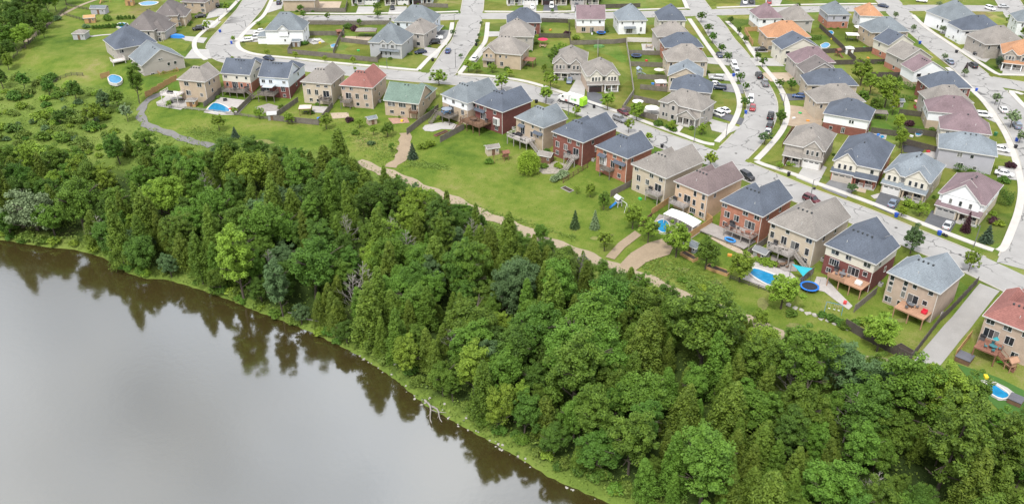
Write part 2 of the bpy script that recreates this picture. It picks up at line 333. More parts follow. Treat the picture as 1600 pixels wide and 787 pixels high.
# ------------------------------------------------------------------ streets
def road_mat(name, c0, c1, crack=True):
    m, tt, bs = new_mat(name); n = tt.nodes.new; l = tt.links.new
    g = n('ShaderNodeNewGeometry')
    n1 = n('ShaderNodeTexNoise'); n1.inputs['Scale'].default_value = 0.16; n1.inputs['Detail'].default_value = 6; n1.inputs['Roughness'].default_value = 0.65; l(g.outputs['Position'], n1.inputs['Vector'])
    n2 = n('ShaderNodeTexNoise'); n2.inputs['Scale'].default_value = 5; n2.inputs['Detail'].default_value = 3; l(g.outputs['Position'], n2.inputs['Vector'])
    a = n('ShaderNodeMath'); a.operation = 'MULTIPLY_ADD'; l(n2.outputs[0], a.inputs[0]); a.inputs[1].default_value = 0.35; l(n1.outputs[0], a.inputs[2])
    mr = n('ShaderNodeMapRange'); mr.inputs[1].default_value = 0.45; mr.inputs[2].default_value = 0.9; l(a.outputs[0], mr.inputs[0])
    mxx = n('ShaderNodeMix'); mxx.data_type = 'RGBA'; l(mr.outputs[0], mxx.inputs[0]); mxx.inputs[6].default_value = (*c0, 1); mxx.inputs[7].default_value = (*c1, 1)
    out = mxx.outputs[2]
    if crack:
        wv = n('ShaderNodeTexNoise'); wv.inputs['Scale'].default_value = 0.35; wv.inputs['Detail'].default_value = 3; l(g.outputs['Position'], wv.inputs['Vector'])
        va = n('ShaderNodeVectorMath'); va.operation = 'MULTIPLY_ADD'; l(wv.outputs['Color'], va.inputs[0]); va.inputs[1].default_value = (5, 5, 0); l(g.outputs['Position'], va.inputs[2])
        vo = n('ShaderNodeTexVoronoi'); vo.feature = 'DISTANCE_TO_EDGE'; vo.inputs['Scale'].default_value = 0.085; l(va.outputs[0], vo.inputs['Vector'])
        th = n('ShaderNodeMapRange'); th.inputs[1].default_value = 0.005; th.inputs[2].default_value = 0.018; th.inputs[3].default_value = 1; th.inputs[4].default_value = 0; l(vo.outputs['Distance'], th.inputs[0])
        gate = n('ShaderNodeMapRange'); gate.inputs[1].default_value = 0.42; gate.inputs[2].default_value = 0.5; l(n1.outputs[0], gate.inputs[0])
        mu = n('ShaderNodeMath'); mu.operation = 'MULTIPLY'; l(th.outputs[0], mu.inputs[0]); l(gate.outputs[0], mu.inputs[1])
        mu2 = n('ShaderNodeMath'); mu2.operation = 'MULTIPLY'; l(mu.outputs[0], mu2.inputs[0]); mu2.inputs[1].default_value = 0.75
        m2 = n('ShaderNodeMix'); m2.data_type = 'RGBA'; l(mu2.outputs[0], m2.inputs[0]); l(out, m2.inputs[6]); m2.inputs[7].default_value = (0.05, 0.05, 0.05, 1); out = m2.outputs[2]
    l(out, bs.inputs['Base Color']); bs.inputs['Roughness'].default_value = 0.9; bs.inputs['Specular IOR Level'].default_value = 0.2
    MATS[name] = m; return m
ASPH = road_mat('street_asphalt', (0.250, 0.243, 0.234), (0.322, 0.314, 0.302))
CONC = M('pavement_concrete', (0.43, 0.41, 0.38), 0.9, 0.1, 0.5)
KERB = M('kerb_concrete', (0.345, 0.325, 0.285), 0.9, 0.1, 0.5)
DRV_D = M('driveway_asphalt', (0.095, 0.098, 0.108), 0.85, 0.22, 0.35)
DRV_M = M('driveway_worn_asphalt', (0.165, 0.165, 0.168), 0.85, 0.25, 0.4)
DRV_L = M('driveway_concrete', (0.34, 0.33, 0.315), 0.9, 0.12, 0.4)
def px_line(pts, z=ZS, step=3.0): return smooth_line([at(x, y, z) for x, y in pts], step)
S1_EDGE = [(372, 68), (378, 79), (392, 86), (425, 91), (460, 94.5), (520, 101), (580, 106.5), (640, 112), (690, 116), (720, 118.5), (768, 122.5), (816, 130), (858, 142), (892, 152), (916, 160), (940, 169), (986, 187), (1018, 200), (1050, 212), (1100, 229),
           (1140, 243), (1186, 261), (1230, 279), (1280, 299), (1360, 328), (1440, 361), (1500, 385), (1540, 402), (1600, 430), (1700, 475)]
ROADS = [('street', px_line(S1_EDGE), -9.6, 0.0),
         ('street', px_line([(428, -60), (412, -20), (399, 0), (389, 16), (375, 32), (362, 48), (350, 62), (345, 74), (352, 86), (370, 93), (395, 98)]), -5.2, 5.2),
         ('street', px_line([(744, -60), (742, -20), (739, 5), (736, 25), (731, 45), (725, 64), (713, 80), (699, 102), (684, 126)]), -4.6, 4.6),
         ('street', px_line([(440, 31), (480, 29.8), (600, 29), (700, 27), (760, 25.5), (850, 25.8), (930, 25), (1010, 23), (1090, 20.5), (1180, 18), (1280, 14.5), (1380, 13.5), (1460, 13), (1560, 14), (1640, 14)]), -4.6, 4.6),
         ('street', px_line([(1050, -60), (1072, -20), (1084, 0), (1097, 18), (1115, 40), (1128, 60), (1145, 80), (1159, 100), (1172, 120), (1184, 140), (1191, 160), (1189, 180), (1180, 200), (1163, 222), (1142, 243), (1125, 262)]), -4.5, 4.5),
         ('street', px_line([(1340, -60), (1372, -15), (1388, 3), (1408, 24), (1446, 56), (1480, 84), (1516, 112), (1556, 150), (1588, 184), (1616, 230), (1632, 290), (1622, 350), (1596, 420)]), -4.9, 4.9),
         ('street', px_line([(1530, 124), (1590, 134), (1700, 152)]), -4.8, 4.8),
         ('street', px_line([(1556, -30), (1580, 10), (1606, 44), (1640, 80)]), -5.0, 5.0)]
for k, (nm, ln, a, b) in enumerate(ROADS): struct(ribbon(nm, ln, a, b, ASPH, 0.03 + 0.005 * k))
def on_road(p, skip=-1, grow=0.0):
    for k, (nm, ln, a, b) in enumerate(ROADS):
        if k == skip: continue
        c = offset_line(ln, (a + b) / 2); hw = abs(b - a) / 2 + grow
        for i in range(len(c) - 1):
            d = c[i + 1] - c[i]; t = max(0, min(1, (p - c[i]).dot(d) / max(d.length_squared, 1e-6)))
            q = c[i] + d * t; q.z = p.z
            if (p - q).length < hw: return True
    return False
DRIVES = [  # (quad in the photo, surface)
    ([(884, 152), (912, 161), (916, 122), (903, 120)], DRV_L), ([(918, 162), (942, 170), (941, 148), (917, 141)], DRV_D),
    ([(1244, 278), (1276, 291), (1292, 262), (1262, 250)], DRV_L), ([(1284, 294), (1322, 310), (1346, 286), (1308, 271)], DRV_M),
    ([(1364, 322), (1394, 335), (1408, 311), (1377, 298)], DRV_D), ([(1441, 352), (1482, 368), (1496, 344), (1456, 329)], DRV_D),
    ([(1112, 204), (1136, 210), (1158, 200), (1106, 185)], DRV_L), ([(1110, 180), (1158, 196), (1163, 186), (1110, 170)], DRV_D),
    ([(1130, 143), (1162, 147), (1160, 133), (1120, 131)], DRV_M), ([(1108, 124), (1152, 128), (1152, 116), (1106, 116)], DRV_L),
    ([(1100, 99), (1140, 103), (1136, 92), (1096, 90)], DRV_L), ([(1176, 82), (1200, 82), (1196, 74), (1168, 74)], DRV_L),
    ([(1180, 103), (1226, 104), (1212, 92), (1170, 91)], DRV_L), ([(1204, 128), (1262, 128), (1246, 114), (1192, 114)], M('dirt_fill', (0.30, 0.235, 0.17), 0.95, 0.2)),
    ([(1222, 158), (1270, 156), (1262, 148), (1218, 147)], DRV_D), ([(1228, 196), (1282, 204), (1290, 172), (1226, 164)], M('dirt_fill', (0.3, 0.235, 0.17))),
    ([(290, 64), (318, 68), (324, 60), (276, 56)], DRV_L), ([(288, 92), (330, 92), (326, 78), (300, 77)], DRV_L), ([(312, 47), (335, 44), (346, 34), (318, 32)], DRV_L), ([(322, 30), (352, 24), (362, 14), (330, 14)], DRV_L),
    ([(372, 66), (404, 66), (416, 58), (378, 58)], DRV_L), ([(380, 55), (412, 54), (412, 48), (390, 47)], DRV_L), ([(414, 22), (440, 14), (444, 2), (424, 4)], DRV_L),
    ([(556, 22), (582, 22), (586, 11), (560, 11)], DRV_L), ([(606, 23), (632, 23), (636, 11), (610, 11)], DRV_L),
    ([(817, 20), (838, 20), (838, 8), (818, 8)], DRV_L), ([(848, 20), (872, 20), (870, 8), (850, 8)], DRV_D), ([(893, 19), (916, 19), (912, 7), (892, 7)], DRV_L),
    ([(677, 60), (700, 62), (704, 48), (676, 47)], DRV_M), ([(660, 86), (682, 92), (690, 78), (664, 74)], DRV_L), ([(678, 68), (698, 71), (702, 60), (672, 60)], DRV_L),
    ([(758, 58), (780, 57), (780, 50), (759, 50)], DRV_L), ([(757, 74), (762, 76), (744, 98), (734, 95)], DRV_L),
    ([(1448, 44), (1466, 43), (1472, 35), (1444, 35)], DRV_L), ([(1468, 52), (1492, 58), (1506, 48), (1480, 42)], DRV_L), ([(1500, 80), (1524, 92), (1536, 80), (1512, 70)], DRV_L), ([(1524, 92), (1540, 98), (1550, 90), (1532, 82)], DRV_L),
    ([(1566, 115), (1606, 118), (1606, 104), (1570, 100)], DRV_L),
    ([(1532, 182), (1560, 194), (1552, 176), (1526, 172)], DRV_L), ([(1550, 240), (1584, 246), (1580, 224), (1556, 226)], DRV_L), ([(1558, 278), (1592, 282), (1590, 262), (1560, 260)], DRV_L),
    ([(1196, 8), (1218, 9), (1222, 1), (1196, 0)], DRV_L), ([(1156, 10), (1180, 10), (1180, 1), (1158, 1)], DRV_D),
]
for k, (q, m) in enumerate(DRIVES):
    p = ccw([at(*c) for c in q]); mb = MB(); mb.prism([(v.x, v.y) for v in p], ZS + 0.02, ZS + 0.128 + 0.004 * (k % 5)); struct(mb.build('driveway', m))
DRV_POLY = [[at(*c) for c in q] for q, m in DRIVES]
# kerbs follow every road edge, broken where another road or a driveway joins
def kerbs():
    for k, (nm, ln, a, b) in enumerate(ROADS):
        for side in (a - 0.14, b + 0.14):
            e = offset_line(ln, side); run = []
            for p in e + [None]:
                ok = p is not None and not on_road(p, k, 0.3) and not any(pip(q, np.array([p.x]), np.array([p.y]))[0] for q in DRV_POLY)
                if ok: run.append(p)
                else:
                    if len(run) > 2: struct(ribbon('kerb', run, -0.17, 0.17, KERB, 0.13 + 0.0007 * k, thick=0.12))
                    run = []
kerbs()
WALKS = [[(371, 60), (373, 74), (388, 82.5), (416, 87.5), (460, 91.6), (520, 98.2), (580, 103.5), (640, 109), (654, 110)],
         [(716, 116), (768, 119.5), (816, 126.5), (850, 135.5), (876, 144), (924, 160.5), (960, 173), (1020, 195), (1060, 209), (1098, 223), (1116, 226)],
         [(1182, 252), (1192, 257), (1240, 272.5), (1280, 288), (1360, 317), (1440, 349), (1520, 380), (1552, 391)],
         [(1560, 392), (1569, 386), (1582, 356), (1591, 330), (1596, 296), (1589, 260), (1576, 220), (1558, 188), (1538, 160), (1522, 144), (1506, 127), (1480, 106)],
         [(1060, -20), (1070, 4), (1074, 14)], [(1077, 30), (1100, 64), (1120, 92), (1140, 120), (1152, 144), (1155.5, 166), (1148, 188), (1136, 206), (1120, 222)],
         [(1136, 34), (1160, 58), (1176, 82), (1196, 108), (1214, 130), (1226, 152), (1230.5, 170), (1228, 190), (1218, 210), (1196, 236), (1182, 250)],
         [(476, 21.5), (546, 22), (608, 21), (684, 19.7), (716, 18.5)], [(757, 18.5), (850, 19), (960, 16.5), (1004, 15.5), (1070, 13.5)], [(1120, 12.5), (1216, 9), (1300, 7), (1370, 6.5)],
         [(707, 36), (702, 58), (686, 78), (670, 92), (654, 109)], [(762, 36), (759, 62), (752, 74), (734, 96), (718, 115)],
         [(430, -12), (414, 22), (396, 38), (380, 54), (371, 66)], [(384, -12), (358, 16), (336, 36), (320, 48), (306, 62), (304, 74), (311, 86), (322, 94)],
         [(1426, 24), (1446, 43), (1480, 66), (1520, 92), (1556, 115), (1566, 117)], [(1566, 117), (1600, 118), (1660, 122)],
         [(1598, 148), (1580, 143), (1590, 156), (1606, 172)]]
for k, w in enumerate(WALKS): struct(ribbon('sidewalk', px_line(w, ZS, 2.0), -0.85, 0.85, CONC, 0.15 + 0.002 * k, thick=0.15))
# ------------------------------------------------------------------ paths, lane and bare ground on the slope
GRAV = M('trail_gravel', (0.285, 0.232, 0.165), 0.95, 0.09, 0.3, 2.5)
DIRT = M('bare_dirt', (0.265, 0.205, 0.14), 0.95, 0.13, 0.25, 2.5)
PATH = M('path_asphalt', (0.16, 0.155, 0.15), 0.9, 0.12, 0.6)
def g_line(pts, step=1.6): return smooth_line([gat(x, y) for x, y in pts], step)
struct(ribbon('path', g_line([(262, 143), (243, 150), (226, 163), (219, 176), (222, 188), (236, 198), (256, 206), (285, 216), (330, 229)]), -1.4, 1.4, PATH, 0.10, drape=True))
struct(ribbon('trail', g_line([(560, 252), (588, 264), (650, 288), (700, 310), (760, 336), (820, 361), (880, 386), (930, 406), (990, 428), (1050, 456), (1090, 472), (1180, 506), (1260, 536), (1340, 562), (1425, 572)]), -1.7, 1.7, GRAV, 0.12, drape=True))
struct(ribbon('path', px_line([(185, -20), (160, -4), (128, 8), (96, 24), (70, 42), (40, 66)]), -.9, .9, GRAV, 0.06))
WORN = M('worn_grass', (0.15, 0.155, 0.048), 0.95, 0.3, 0.5, 4)
def blob(cx, cy, rx, ry, seed, dz):
    rg = random.Random(seed); return struct(drape_poly('worn_patch', [gat(cx + math.cos(a) * rx * rg.uniform(.6, 1.15), cy + math.sin(a) * ry * rg.uniform(.6, 1.15)) for a in np.linspace(0, 6.283, 15)[:-1]], WORN, dz, 1.6))
for i, q in enumerate([(1192, 476, 9, 12), (412, 222, 20, 4.5), (1410, 500, 14, 4), (1068, 422, 10, 5), (1120, 442, 9, 5), (1240, 508, 14, 5), (930, 372, 9, 3), (1310, 478, 10, 4)]): blob(*q, i, 0.05)
struct(ribbon('dirt_track', g_line([(632, 208), (634, 226), (628, 243), (612, 262)], 1.4), -1.9, 1.9, DIRT, 0.09, drape=True))
struct(drape_poly('bare_ground', [gat(*p) for p in [(1040, 372), (1052, 386), (1046, 398), (1010, 410), (992, 424), (972, 424), (968, 414), (985, 396), (1012, 380)]], DIRT, 0.14, 1.2))
struct(drape_poly('bare_ground', [gat(*p) for p in [(992, 361), (1002, 368), (976, 388), (960, 406), (946, 402), (966, 380)]], DIRT, 0.16, 1.2))
struct(drape_poly('lane', [gat(*p) for p in [(1531, 443), (1562, 455), (1526, 500), (1470, 570), (1448, 584), (1414, 580), (1420, 572), (1448, 540), (1480, 503)]], M('lane_concrete', (0.275, 0.265, 0.252), 0.92, 0.1, 0.3, bump=0.1), 0.11, 1.5))
# ------------------------------------------------------------------ houses
ROOFC = dict(navy=(0.084, 0.098, 0.124), slate=(0.150, 0.170, 0.184), grey=(0.175, 0.200, 0.222), beige=(0.225, 0.205, 0.185), taupe=(0.205, 0.188, 0.170), brown=(0.150, 0.116, 0.114), purple=(0.175, 0.126, 0.136),
             red=(0.225, 0.098, 0.084), green=(0.130, 0.182, 0.150), orange=(0.36, 0.19, 0.105), dkbrown=(0.135, 0.120, 0.115))
RM = {k: roof_mat('shingles_' + k, v) for k, v in ROOFC.items()}
WM = dict(tan=M('tan_brick', (0.40, 0.32, 0.235), 0.9, 0.12, 0.8, 9), beige=M('beige_brick', (0.45, 0.385, 0.30), 0.9, 0.1, 0.8, 9), pinkish=M('buff_brick', (0.40, 0.315, 0.25), 0.9, 0.14, 0.8, 9),
          orangebrick=M('orange_brick', (0.34, 0.15, 0.10), 0.9, 0.22, 1.2, 9), redbrick=M('red_brick', (0.19, 0.074, 0.058), 0.9, 0.22, 1.0, 9), darkbrick=M('dark_red_brick', (0.155, 0.056, 0.050), 0.9, 0.2, 1.0, 9),
          cream=M('cream_siding', (0.56, 0.53, 0.455), 0.8, 0.05, 0.5), white=M('white_siding', (0.70, 0.71, 0.72), 0.75, 0.05, 0.5), bluewhite=M('pale_blue_siding', (0.58, 0.62, 0.67), 0.75, 0.05, 0.5),
          greige=M('greige_siding', (0.37, 0.34, 0.31), 0.8, 0.07, 0.5), grey=M('grey_siding', (0.36, 0.365, 0.375), 0.8, 0.06, 0.5), lavender=M('lavender_grey_siding', (0.36, 0.355, 0.39), 0.8, 0.06, 0.5),
          stone=M('grey_stone', (0.34, 0.31, 0.275), 0.9, 0.2, 1.2, 7), peach=M('peach_brick', (0.50, 0.36, 0.25), 0.9, 0.12, 1.0, 9))
TRIM = M('white_trim', (0.52, 0.51, 0.49), 0.6, 0.05); FRAME = M('white_window_frame', (0.58, 0.575, 0.56), 0.5, 0.04)
GLASS = glass_mat(); DARKMETAL = M('dark_metal', (0.03, 0.03, 0.033), 0.5, 0.1); VENT = M('roof_vent_metal', (0.045, 0.05, 0.055), 0.6, 0.1)
PIPE = M('downpipe_paint', (0.60, 0.58, 0.54), 0.6, 0.05); DOORM = M('door_paint', (0.06, 0.045, 0.04), 0.5, 0.1)
GAR = {'white': M('garage_door_white', (0.62, 0.61, 0.59), 0.55, 0.05), 'beige': M('garage_door_beige', (0.43, 0.39, 0.34), 0.6, 0.06), 'grey': M('garage_door_grey', (0.36, 0.35, 0.34), 0.6, 0.06), 'dark': M('garage_door_dark', (0.045, 0.03, 0.03), 0.5, 0.1)}
WOOD = dict(grey=M('weathered_wood', (0.165, 0.145, 0.125), 0.9, 0.25, 0.8, 5), brown=M('brown_wood', (0.15, 0.088, 0.055), 0.85, 0.25, 0.8, 5), tan=M('tan_decking', (0.36, 0.21, 0.135), 0.85, 0.14, 0.8, 5),
            red=M('red_stained_wood', (0.21, 0.098, 0.068), 0.85, 0.2, 0.8, 5), white=M('white_painted_wood', (0.60, 0.56, 0.53), 0.7, 0.06), new=M('new_cedar_wood', (0.40, 0.245, 0.115), 0.85, 0.16, 0.8, 5), pale=M('pale_grey_decking', (0.30, 0.275, 0.255), 0.85, 0.15, 0.8, 5))
MESH = {}
def win_mesh(w, h, n):
    k = ('win', round(w, 2), round(h, 2), n)
    if k in MESH: return MESH[k]
    mb = MB(); f = 0.06
    mb.box(-w / 2 - f, w / 2 + f, -0.07, 0.05, h / 2, h / 2 + f); mb.box(-w / 2 - f - 0.04, w / 2 + f + 0.04, -0.11, 0.05, -h / 2 - f, -h / 2)
    for i in range(n + 1):
        x = -w / 2 + w * i / n; hw = f / 2 if 0 < i < n else f / 2
        xx = x - f / 2 if i == 0 else (x + f / 2 if i == n else x); mb.box(xx - hw, xx + hw, -0.068, 0.05, -h / 2, h / 2)
    pm = MB(); pw = w / n - (f if n > 1 else 0); pm.box(-pw / 2, pw / 2, -0.035, 0.04, -h / 2, h / 2)
    MESH[k] = (mb.mesh('window', FRAME), pm.mesh('pane', GLASS)); return MESH[k]
def window(root, x, y, z, rz, w, h, n=1):
    a, b = win_mesh(w, h, n); o = add('window', a, root, (x, y, z), rz)
    for i in range(n): add('pane', b, o, (-w / 2 + w * (i + 0.5) / n, 0, 0))
    return o
def garage_mesh(w, h, c):
    k = ('gar', round(w, 1), h, c)
    if k in MESH: return MESH[k]
    mb = MB()
    for i in range(4):
        for j in range(max(2, int(w / 1.2))):
            nj = max(2, int(w / 1.2)); x0 = -w / 2 + w * j / nj; mb.box(x0 + 0.04, x0 + w / nj - 0.04, -0.08, 0, h * i / 4 + 0.03, h * (i + 1) / 4 - 0.03)
    mb.box(-w / 2, w / 2, -0.045, 0.05, 0, h)
    fm = MB(); fm.box(-w / 2 - 0.14, -w / 2, -0.12, 0.03, 0, h + 0.14); fm.box(w / 2, w / 2 + 0.14, -0.12, 0.03, 0, h + 0.14); fm.box(-w / 2, w / 2, -0.12, 0.03, h, h + 0.14)
    MESH[k] = (mb.mesh('garage_door', GAR[c]), fm.mesh('door_frame', TRIM)); return MESH[k]
def garage(root, x, y, z, w=4.6, h=2.2, c='white', panes=True):
    a, b = garage_mesh(w, h, c); o = add('garage_door', a, root, (x, y, z)); add('door_frame', b, o)
    if panes:
        n = max(2, int(w / 1.2)); k = ('gp', n, round(w, 1))
        if k not in MESH: m = MB(); m.box(-w / n / 2 + 0.2, w / n / 2 - 0.2, -0.095, -0.05, -0.15, 0.15); MESH[k] = m.mesh('pane', GLASS)
        for j in range(n): add('pane', MESH[k], o, (-w / 2 + w * (j + 0.5) / n, 0, h * 0.875))
def roof_block(rb, tb, wb, rect, ze, pitch, typ, o=0.4, z0=0.0, gw=None, near=True):
    """one roof volume over the wall rectangle; eave edge at ze.  gw = mesh that takes the gable triangle"""
    x0, x1, y0, y1 = rect; X0, X1, Y0, Y1 = x0 - o, x1 + o, y0 - o, y1 + o; zt = ze + pitch * o * 0.85
    w, d = X1 - X0, Y1 - Y0; fz0, fz1 = ze - 0.2, ze + 0.035; t = 0.07
    def slope(*p): rb.quad(*p)
    if typ == 'hip':
        hf = min(w, d) / 2; zr = ze + pitch * hf
        if w >= d: a, b = (X0 + hf, (Y0 + Y1) / 2, zr), (X1 - hf, (Y0 + Y1) / 2, zr)
        else: a, b = ((X0 + X1) / 2, Y0 + hf, zr), ((X0 + X1) / 2, Y1 - hf, zr)
        c = [(X0, Y0, ze), (X1, Y0, ze), (X1, Y1, ze), (X0, Y1, ze)]
        if w >= d: slope(c[0], c[1], b, a); slope(c[1], c[2], b); slope(c[2], c[3], a, b); slope(c[3], c[0], a)
        else: slope(c[0], c[1], a); slope(c[1], c[2], b, a); slope(c[2], c[3], b); slope(c[3], c[0], a, b)
        rb.quad(*[(p[0], p[1], ze - 0.16) for p in reversed(c)])
        tb.box(X0 - t, X1 + t, Y0 - t, Y0 - 0.002, fz0, fz1); tb.box(X0 - t, X1 + t, Y1 + 0.002, Y1 + t, fz0, fz1)
        tb.box(X0 - t, X0 - 0.002, Y0, Y1, fz0, fz1); tb.box(X1 + 0.002, X1 + t, Y0, Y1, fz0, fz1)
        hl = 0.05                                           # ridge and hip caps
    elif typ == 'gx':
        ym = (Y0 + Y1) / 2; zr = ze + pitch * d / 2; X0, X1 = x0 - 0.25, x1 + 0.25; th = 0.14
        for s, ye in ((0, Y0), (1, Y1)):
            p = [(X0, ye, ze), (X1, ye, ze), (X1, ym, zr), (X0, ym, zr)]
            if s: p = p[::-1]
            slope(*p); rb.quad(*[(q[0], q[1], q[2] - th) for q in reversed(p)])
            tb.box(X0, X1, ye - (t if not s else -0.002), ye + (-0.002 if not s else t), fz0, fz1)
            for xx in (X0 - 0.05, X1 + 0.05): tb.beam((xx, ye, ze - 0.07), (xx, ym, zr - 0.07), 0.06, 0.2)
        for xx in (x0, x1): gw.quad((xx, y0, zt - 0.1), (xx, y1, zt - 0.1), (xx, y1, ze + pitch * (Y1 - y1) - 0.03), (xx, ym, zr - th - 0.02), (xx, y0, ze + pitch * (y0 - Y0) - 0.03))
    elif typ == 'gy':
        xm = (X0 + X1) / 2; zr = ze + pitch * w / 2; Y0, Y1 = y0 - 0.25, y1 + 0.25; th = 0.14
        for s, xe in ((0, X0), (1, X1)):
            p = [(xe, Y1, ze), (xe, Y0, ze), (xm, Y0, zr), (xm, Y1, zr)]
            if s: p = p[::-1]
            slope(*p); rb.quad(*[(q[0], q[1], q[2] - th) for q in reversed(p)])
            tb.box(xe - (t if not s else -0.002), xe + (-0.002 if not s else t), Y0, Y1, fz0, fz1)
            for yy in ((Y0 - 0.05, Y1 + 0.05) if near else (Y1 + 0.05,)): tb.beam((xe, yy, ze - 0.07), (xm, yy, zr - 0.07), 0.06, 0.2)
        for yy in ((y0, y1) if near else (y1,)): gw.quad((x0, yy, zt - 0.1), (x1, yy, zt - 0.1), (x1, yy, ze + pitch * (X1 - x1) - 0.03), (xm, yy, zr - th - 0.02), (x0, yy, ze + pitch * (x0 - X0) - 0.03))
    return zt
def wall_ring(mb, rect, z0, z1):
    x0, x1, y0, y1 = rect
    mb.quad((x0, y0, z0), (x1, y0, z0), (x1, y0, z1), (x0, y0, z1)); mb.quad((x1, y0, z0), (x1, y1, z0), (x1, y1, z1), (x1, y0, z1))
    mb.quad((x1, y1, z0), (x0, y1, z0), (x0, y1, z1), (x1, y1, z1)); mb.quad((x0, y1, z0), (x0, y0, z0), (x0, y0, z1), (x0, y1, z1))
vent_me = MB().box(-0.17, 0.17, -0.17, 0.17, -0.12, 0.22).mesh('roof_vent', VENT)
pipe_me = MB().tube((0, 0, -0.2), (0, 0, 0.45), 0.06, 0.06, 6).mesh('vent_pipe', M('pale_pvc', (0.5, 0.5, 0.48), 0.5, 0.05))
def railing(mb, pts, z, h=1.0, step=0.28):
    for a, b in zip(pts[:-1], pts[1:]):
        a, b = Vector((*a, 0)), Vector((*b, 0)); ln = (b - a).length
        mb.beam((a.x, a.y, z + h), (b.x, b.y, z + h), 0.1, 0.06); mb.beam((a.x, a.y, z + 0.12), (b.x, b.y, z + 0.12), 0.05, 0.05)
        n = max(1, int(ln / step))
        for i in range(n + 1):
            p = a.lerp(b, i / n); wd = 0.11 if i % 6 == 0 else 0.035; mb.box(p.x - wd / 2, p.x + wd / 2, p.y - wd / 2, p.y + wd / 2, z, z + h + (0.08 if wd > 0.1 else 0))
def stairs(mb, x0, y0, dirx, diry, w, z0, z1):
    """flight that starts at the deck edge (x0,y0,z1) and goes down along (dirx,diry)"""
    n = max(3, int((z1 - z0) / 0.2)); sx, sy = -diry, dirx
    for i in range(n):
        z = z1 - (i + 1) * (z1 - z0) / n; a = 0.28 * i; cx, cy = x0 + dirx * (a + 0.14), y0 + diry * (a + 0.14)
        hx, hy = abs(dirx) * 0.15 + abs(sx) * w / 2, abs(diry) * 0.15 + abs(sy) * w / 2; mb.box(cx - hx, cx + hx, cy - hy, cy + hy, z - 0.05, z)
    ex, ey = x0 + dirx * 0.28 * n, y0 + diry * 0.28 * n
    for s in (-1, 1):
        ox, oy = sx * w / 2 * s, sy * w / 2 * s
        mb.beam((x0 + ox, y0 + oy, z1 - 0.12), (ex + ox, ey + oy, z0 - 0.05), 0.06, 0.28); mb.beam((x0 + ox, y0 + oy, z1 + 0.9), (ex + ox, ey + oy, z0 + 0.9), 0.08, 0.08)
        for k in (0, 0.5, 1): mb.beam((x0 + ox + (ex - x0) * k, y0 + oy + (ey - y0) * k, z1 + (z0 - z1) * k - 0.1), (x0 + ox + (ex - x0) * k, y0 + oy + (ey - y0) * k, z1 + (z0 - z1) * k + 0.92), 0.08, 0.08)
def deck(root, x0, x1, yw, d, h, mat='grey', rail=True, stair=None, railm=None):
    W_ = WOOD[mat]; RL = WOOD[railm or mat]; y0 = yw - d; mb = MB(); nb = max(2, int((x1 - x0) / 0.5))
    for i in range(nb):
        a = x0 + (x1 - x0) * i / nb; mb.box(a + 0.012, a + (x1 - x0) / nb - 0.012, y0, yw - 0.01, h - 0.05, h)
    mb.box(x0, x1, y0 + 0.02, yw - 0.03, h - 0.28, h - 0.055); o = mb.build('deck', W_, root)
    pm = ('dpost', round(h, 1), mat)
    if pm not in MESH: MESH[pm] = MB().box(-0.09, 0.09, -0.09, 0.09, -0.3, h - 0.27).mesh('post', W_)
    n = max(2, int((x1 - x0) / 2.4) + 1)
    if h > 0.7:
        for i in range(n): add('post', MESH[pm], o, (x0 + 0.15 + (x1 - x0 - 0.3) * i / (n - 1), y0 + 0.15, 0))
    if rail: r = MB(); railing(r, [(x0 + 0.06, yw - 0.1), (x0 + 0.06, y0 + 0.06), (x1 - 0.06, y0 + 0.06), (x1 - 0.06, yw - 0.1)], h); r.build('railing', RL, o)
    if stair:
        s = MB(); side, pos = stair
        if side == 'F': stairs(s, x0 + (x1 - x0) * pos, y0, 0, -1, 1.1, 0, h)
        elif side == 'L': stairs(s, x0, yw - d * pos, -1, 0, 1.1, 0, h)
        else: stairs(s, x1, yw - d * pos, 1, 0, 1.1, 0, h)
        s.build('stairs', W_, o)
    return o
HOUSES = {}
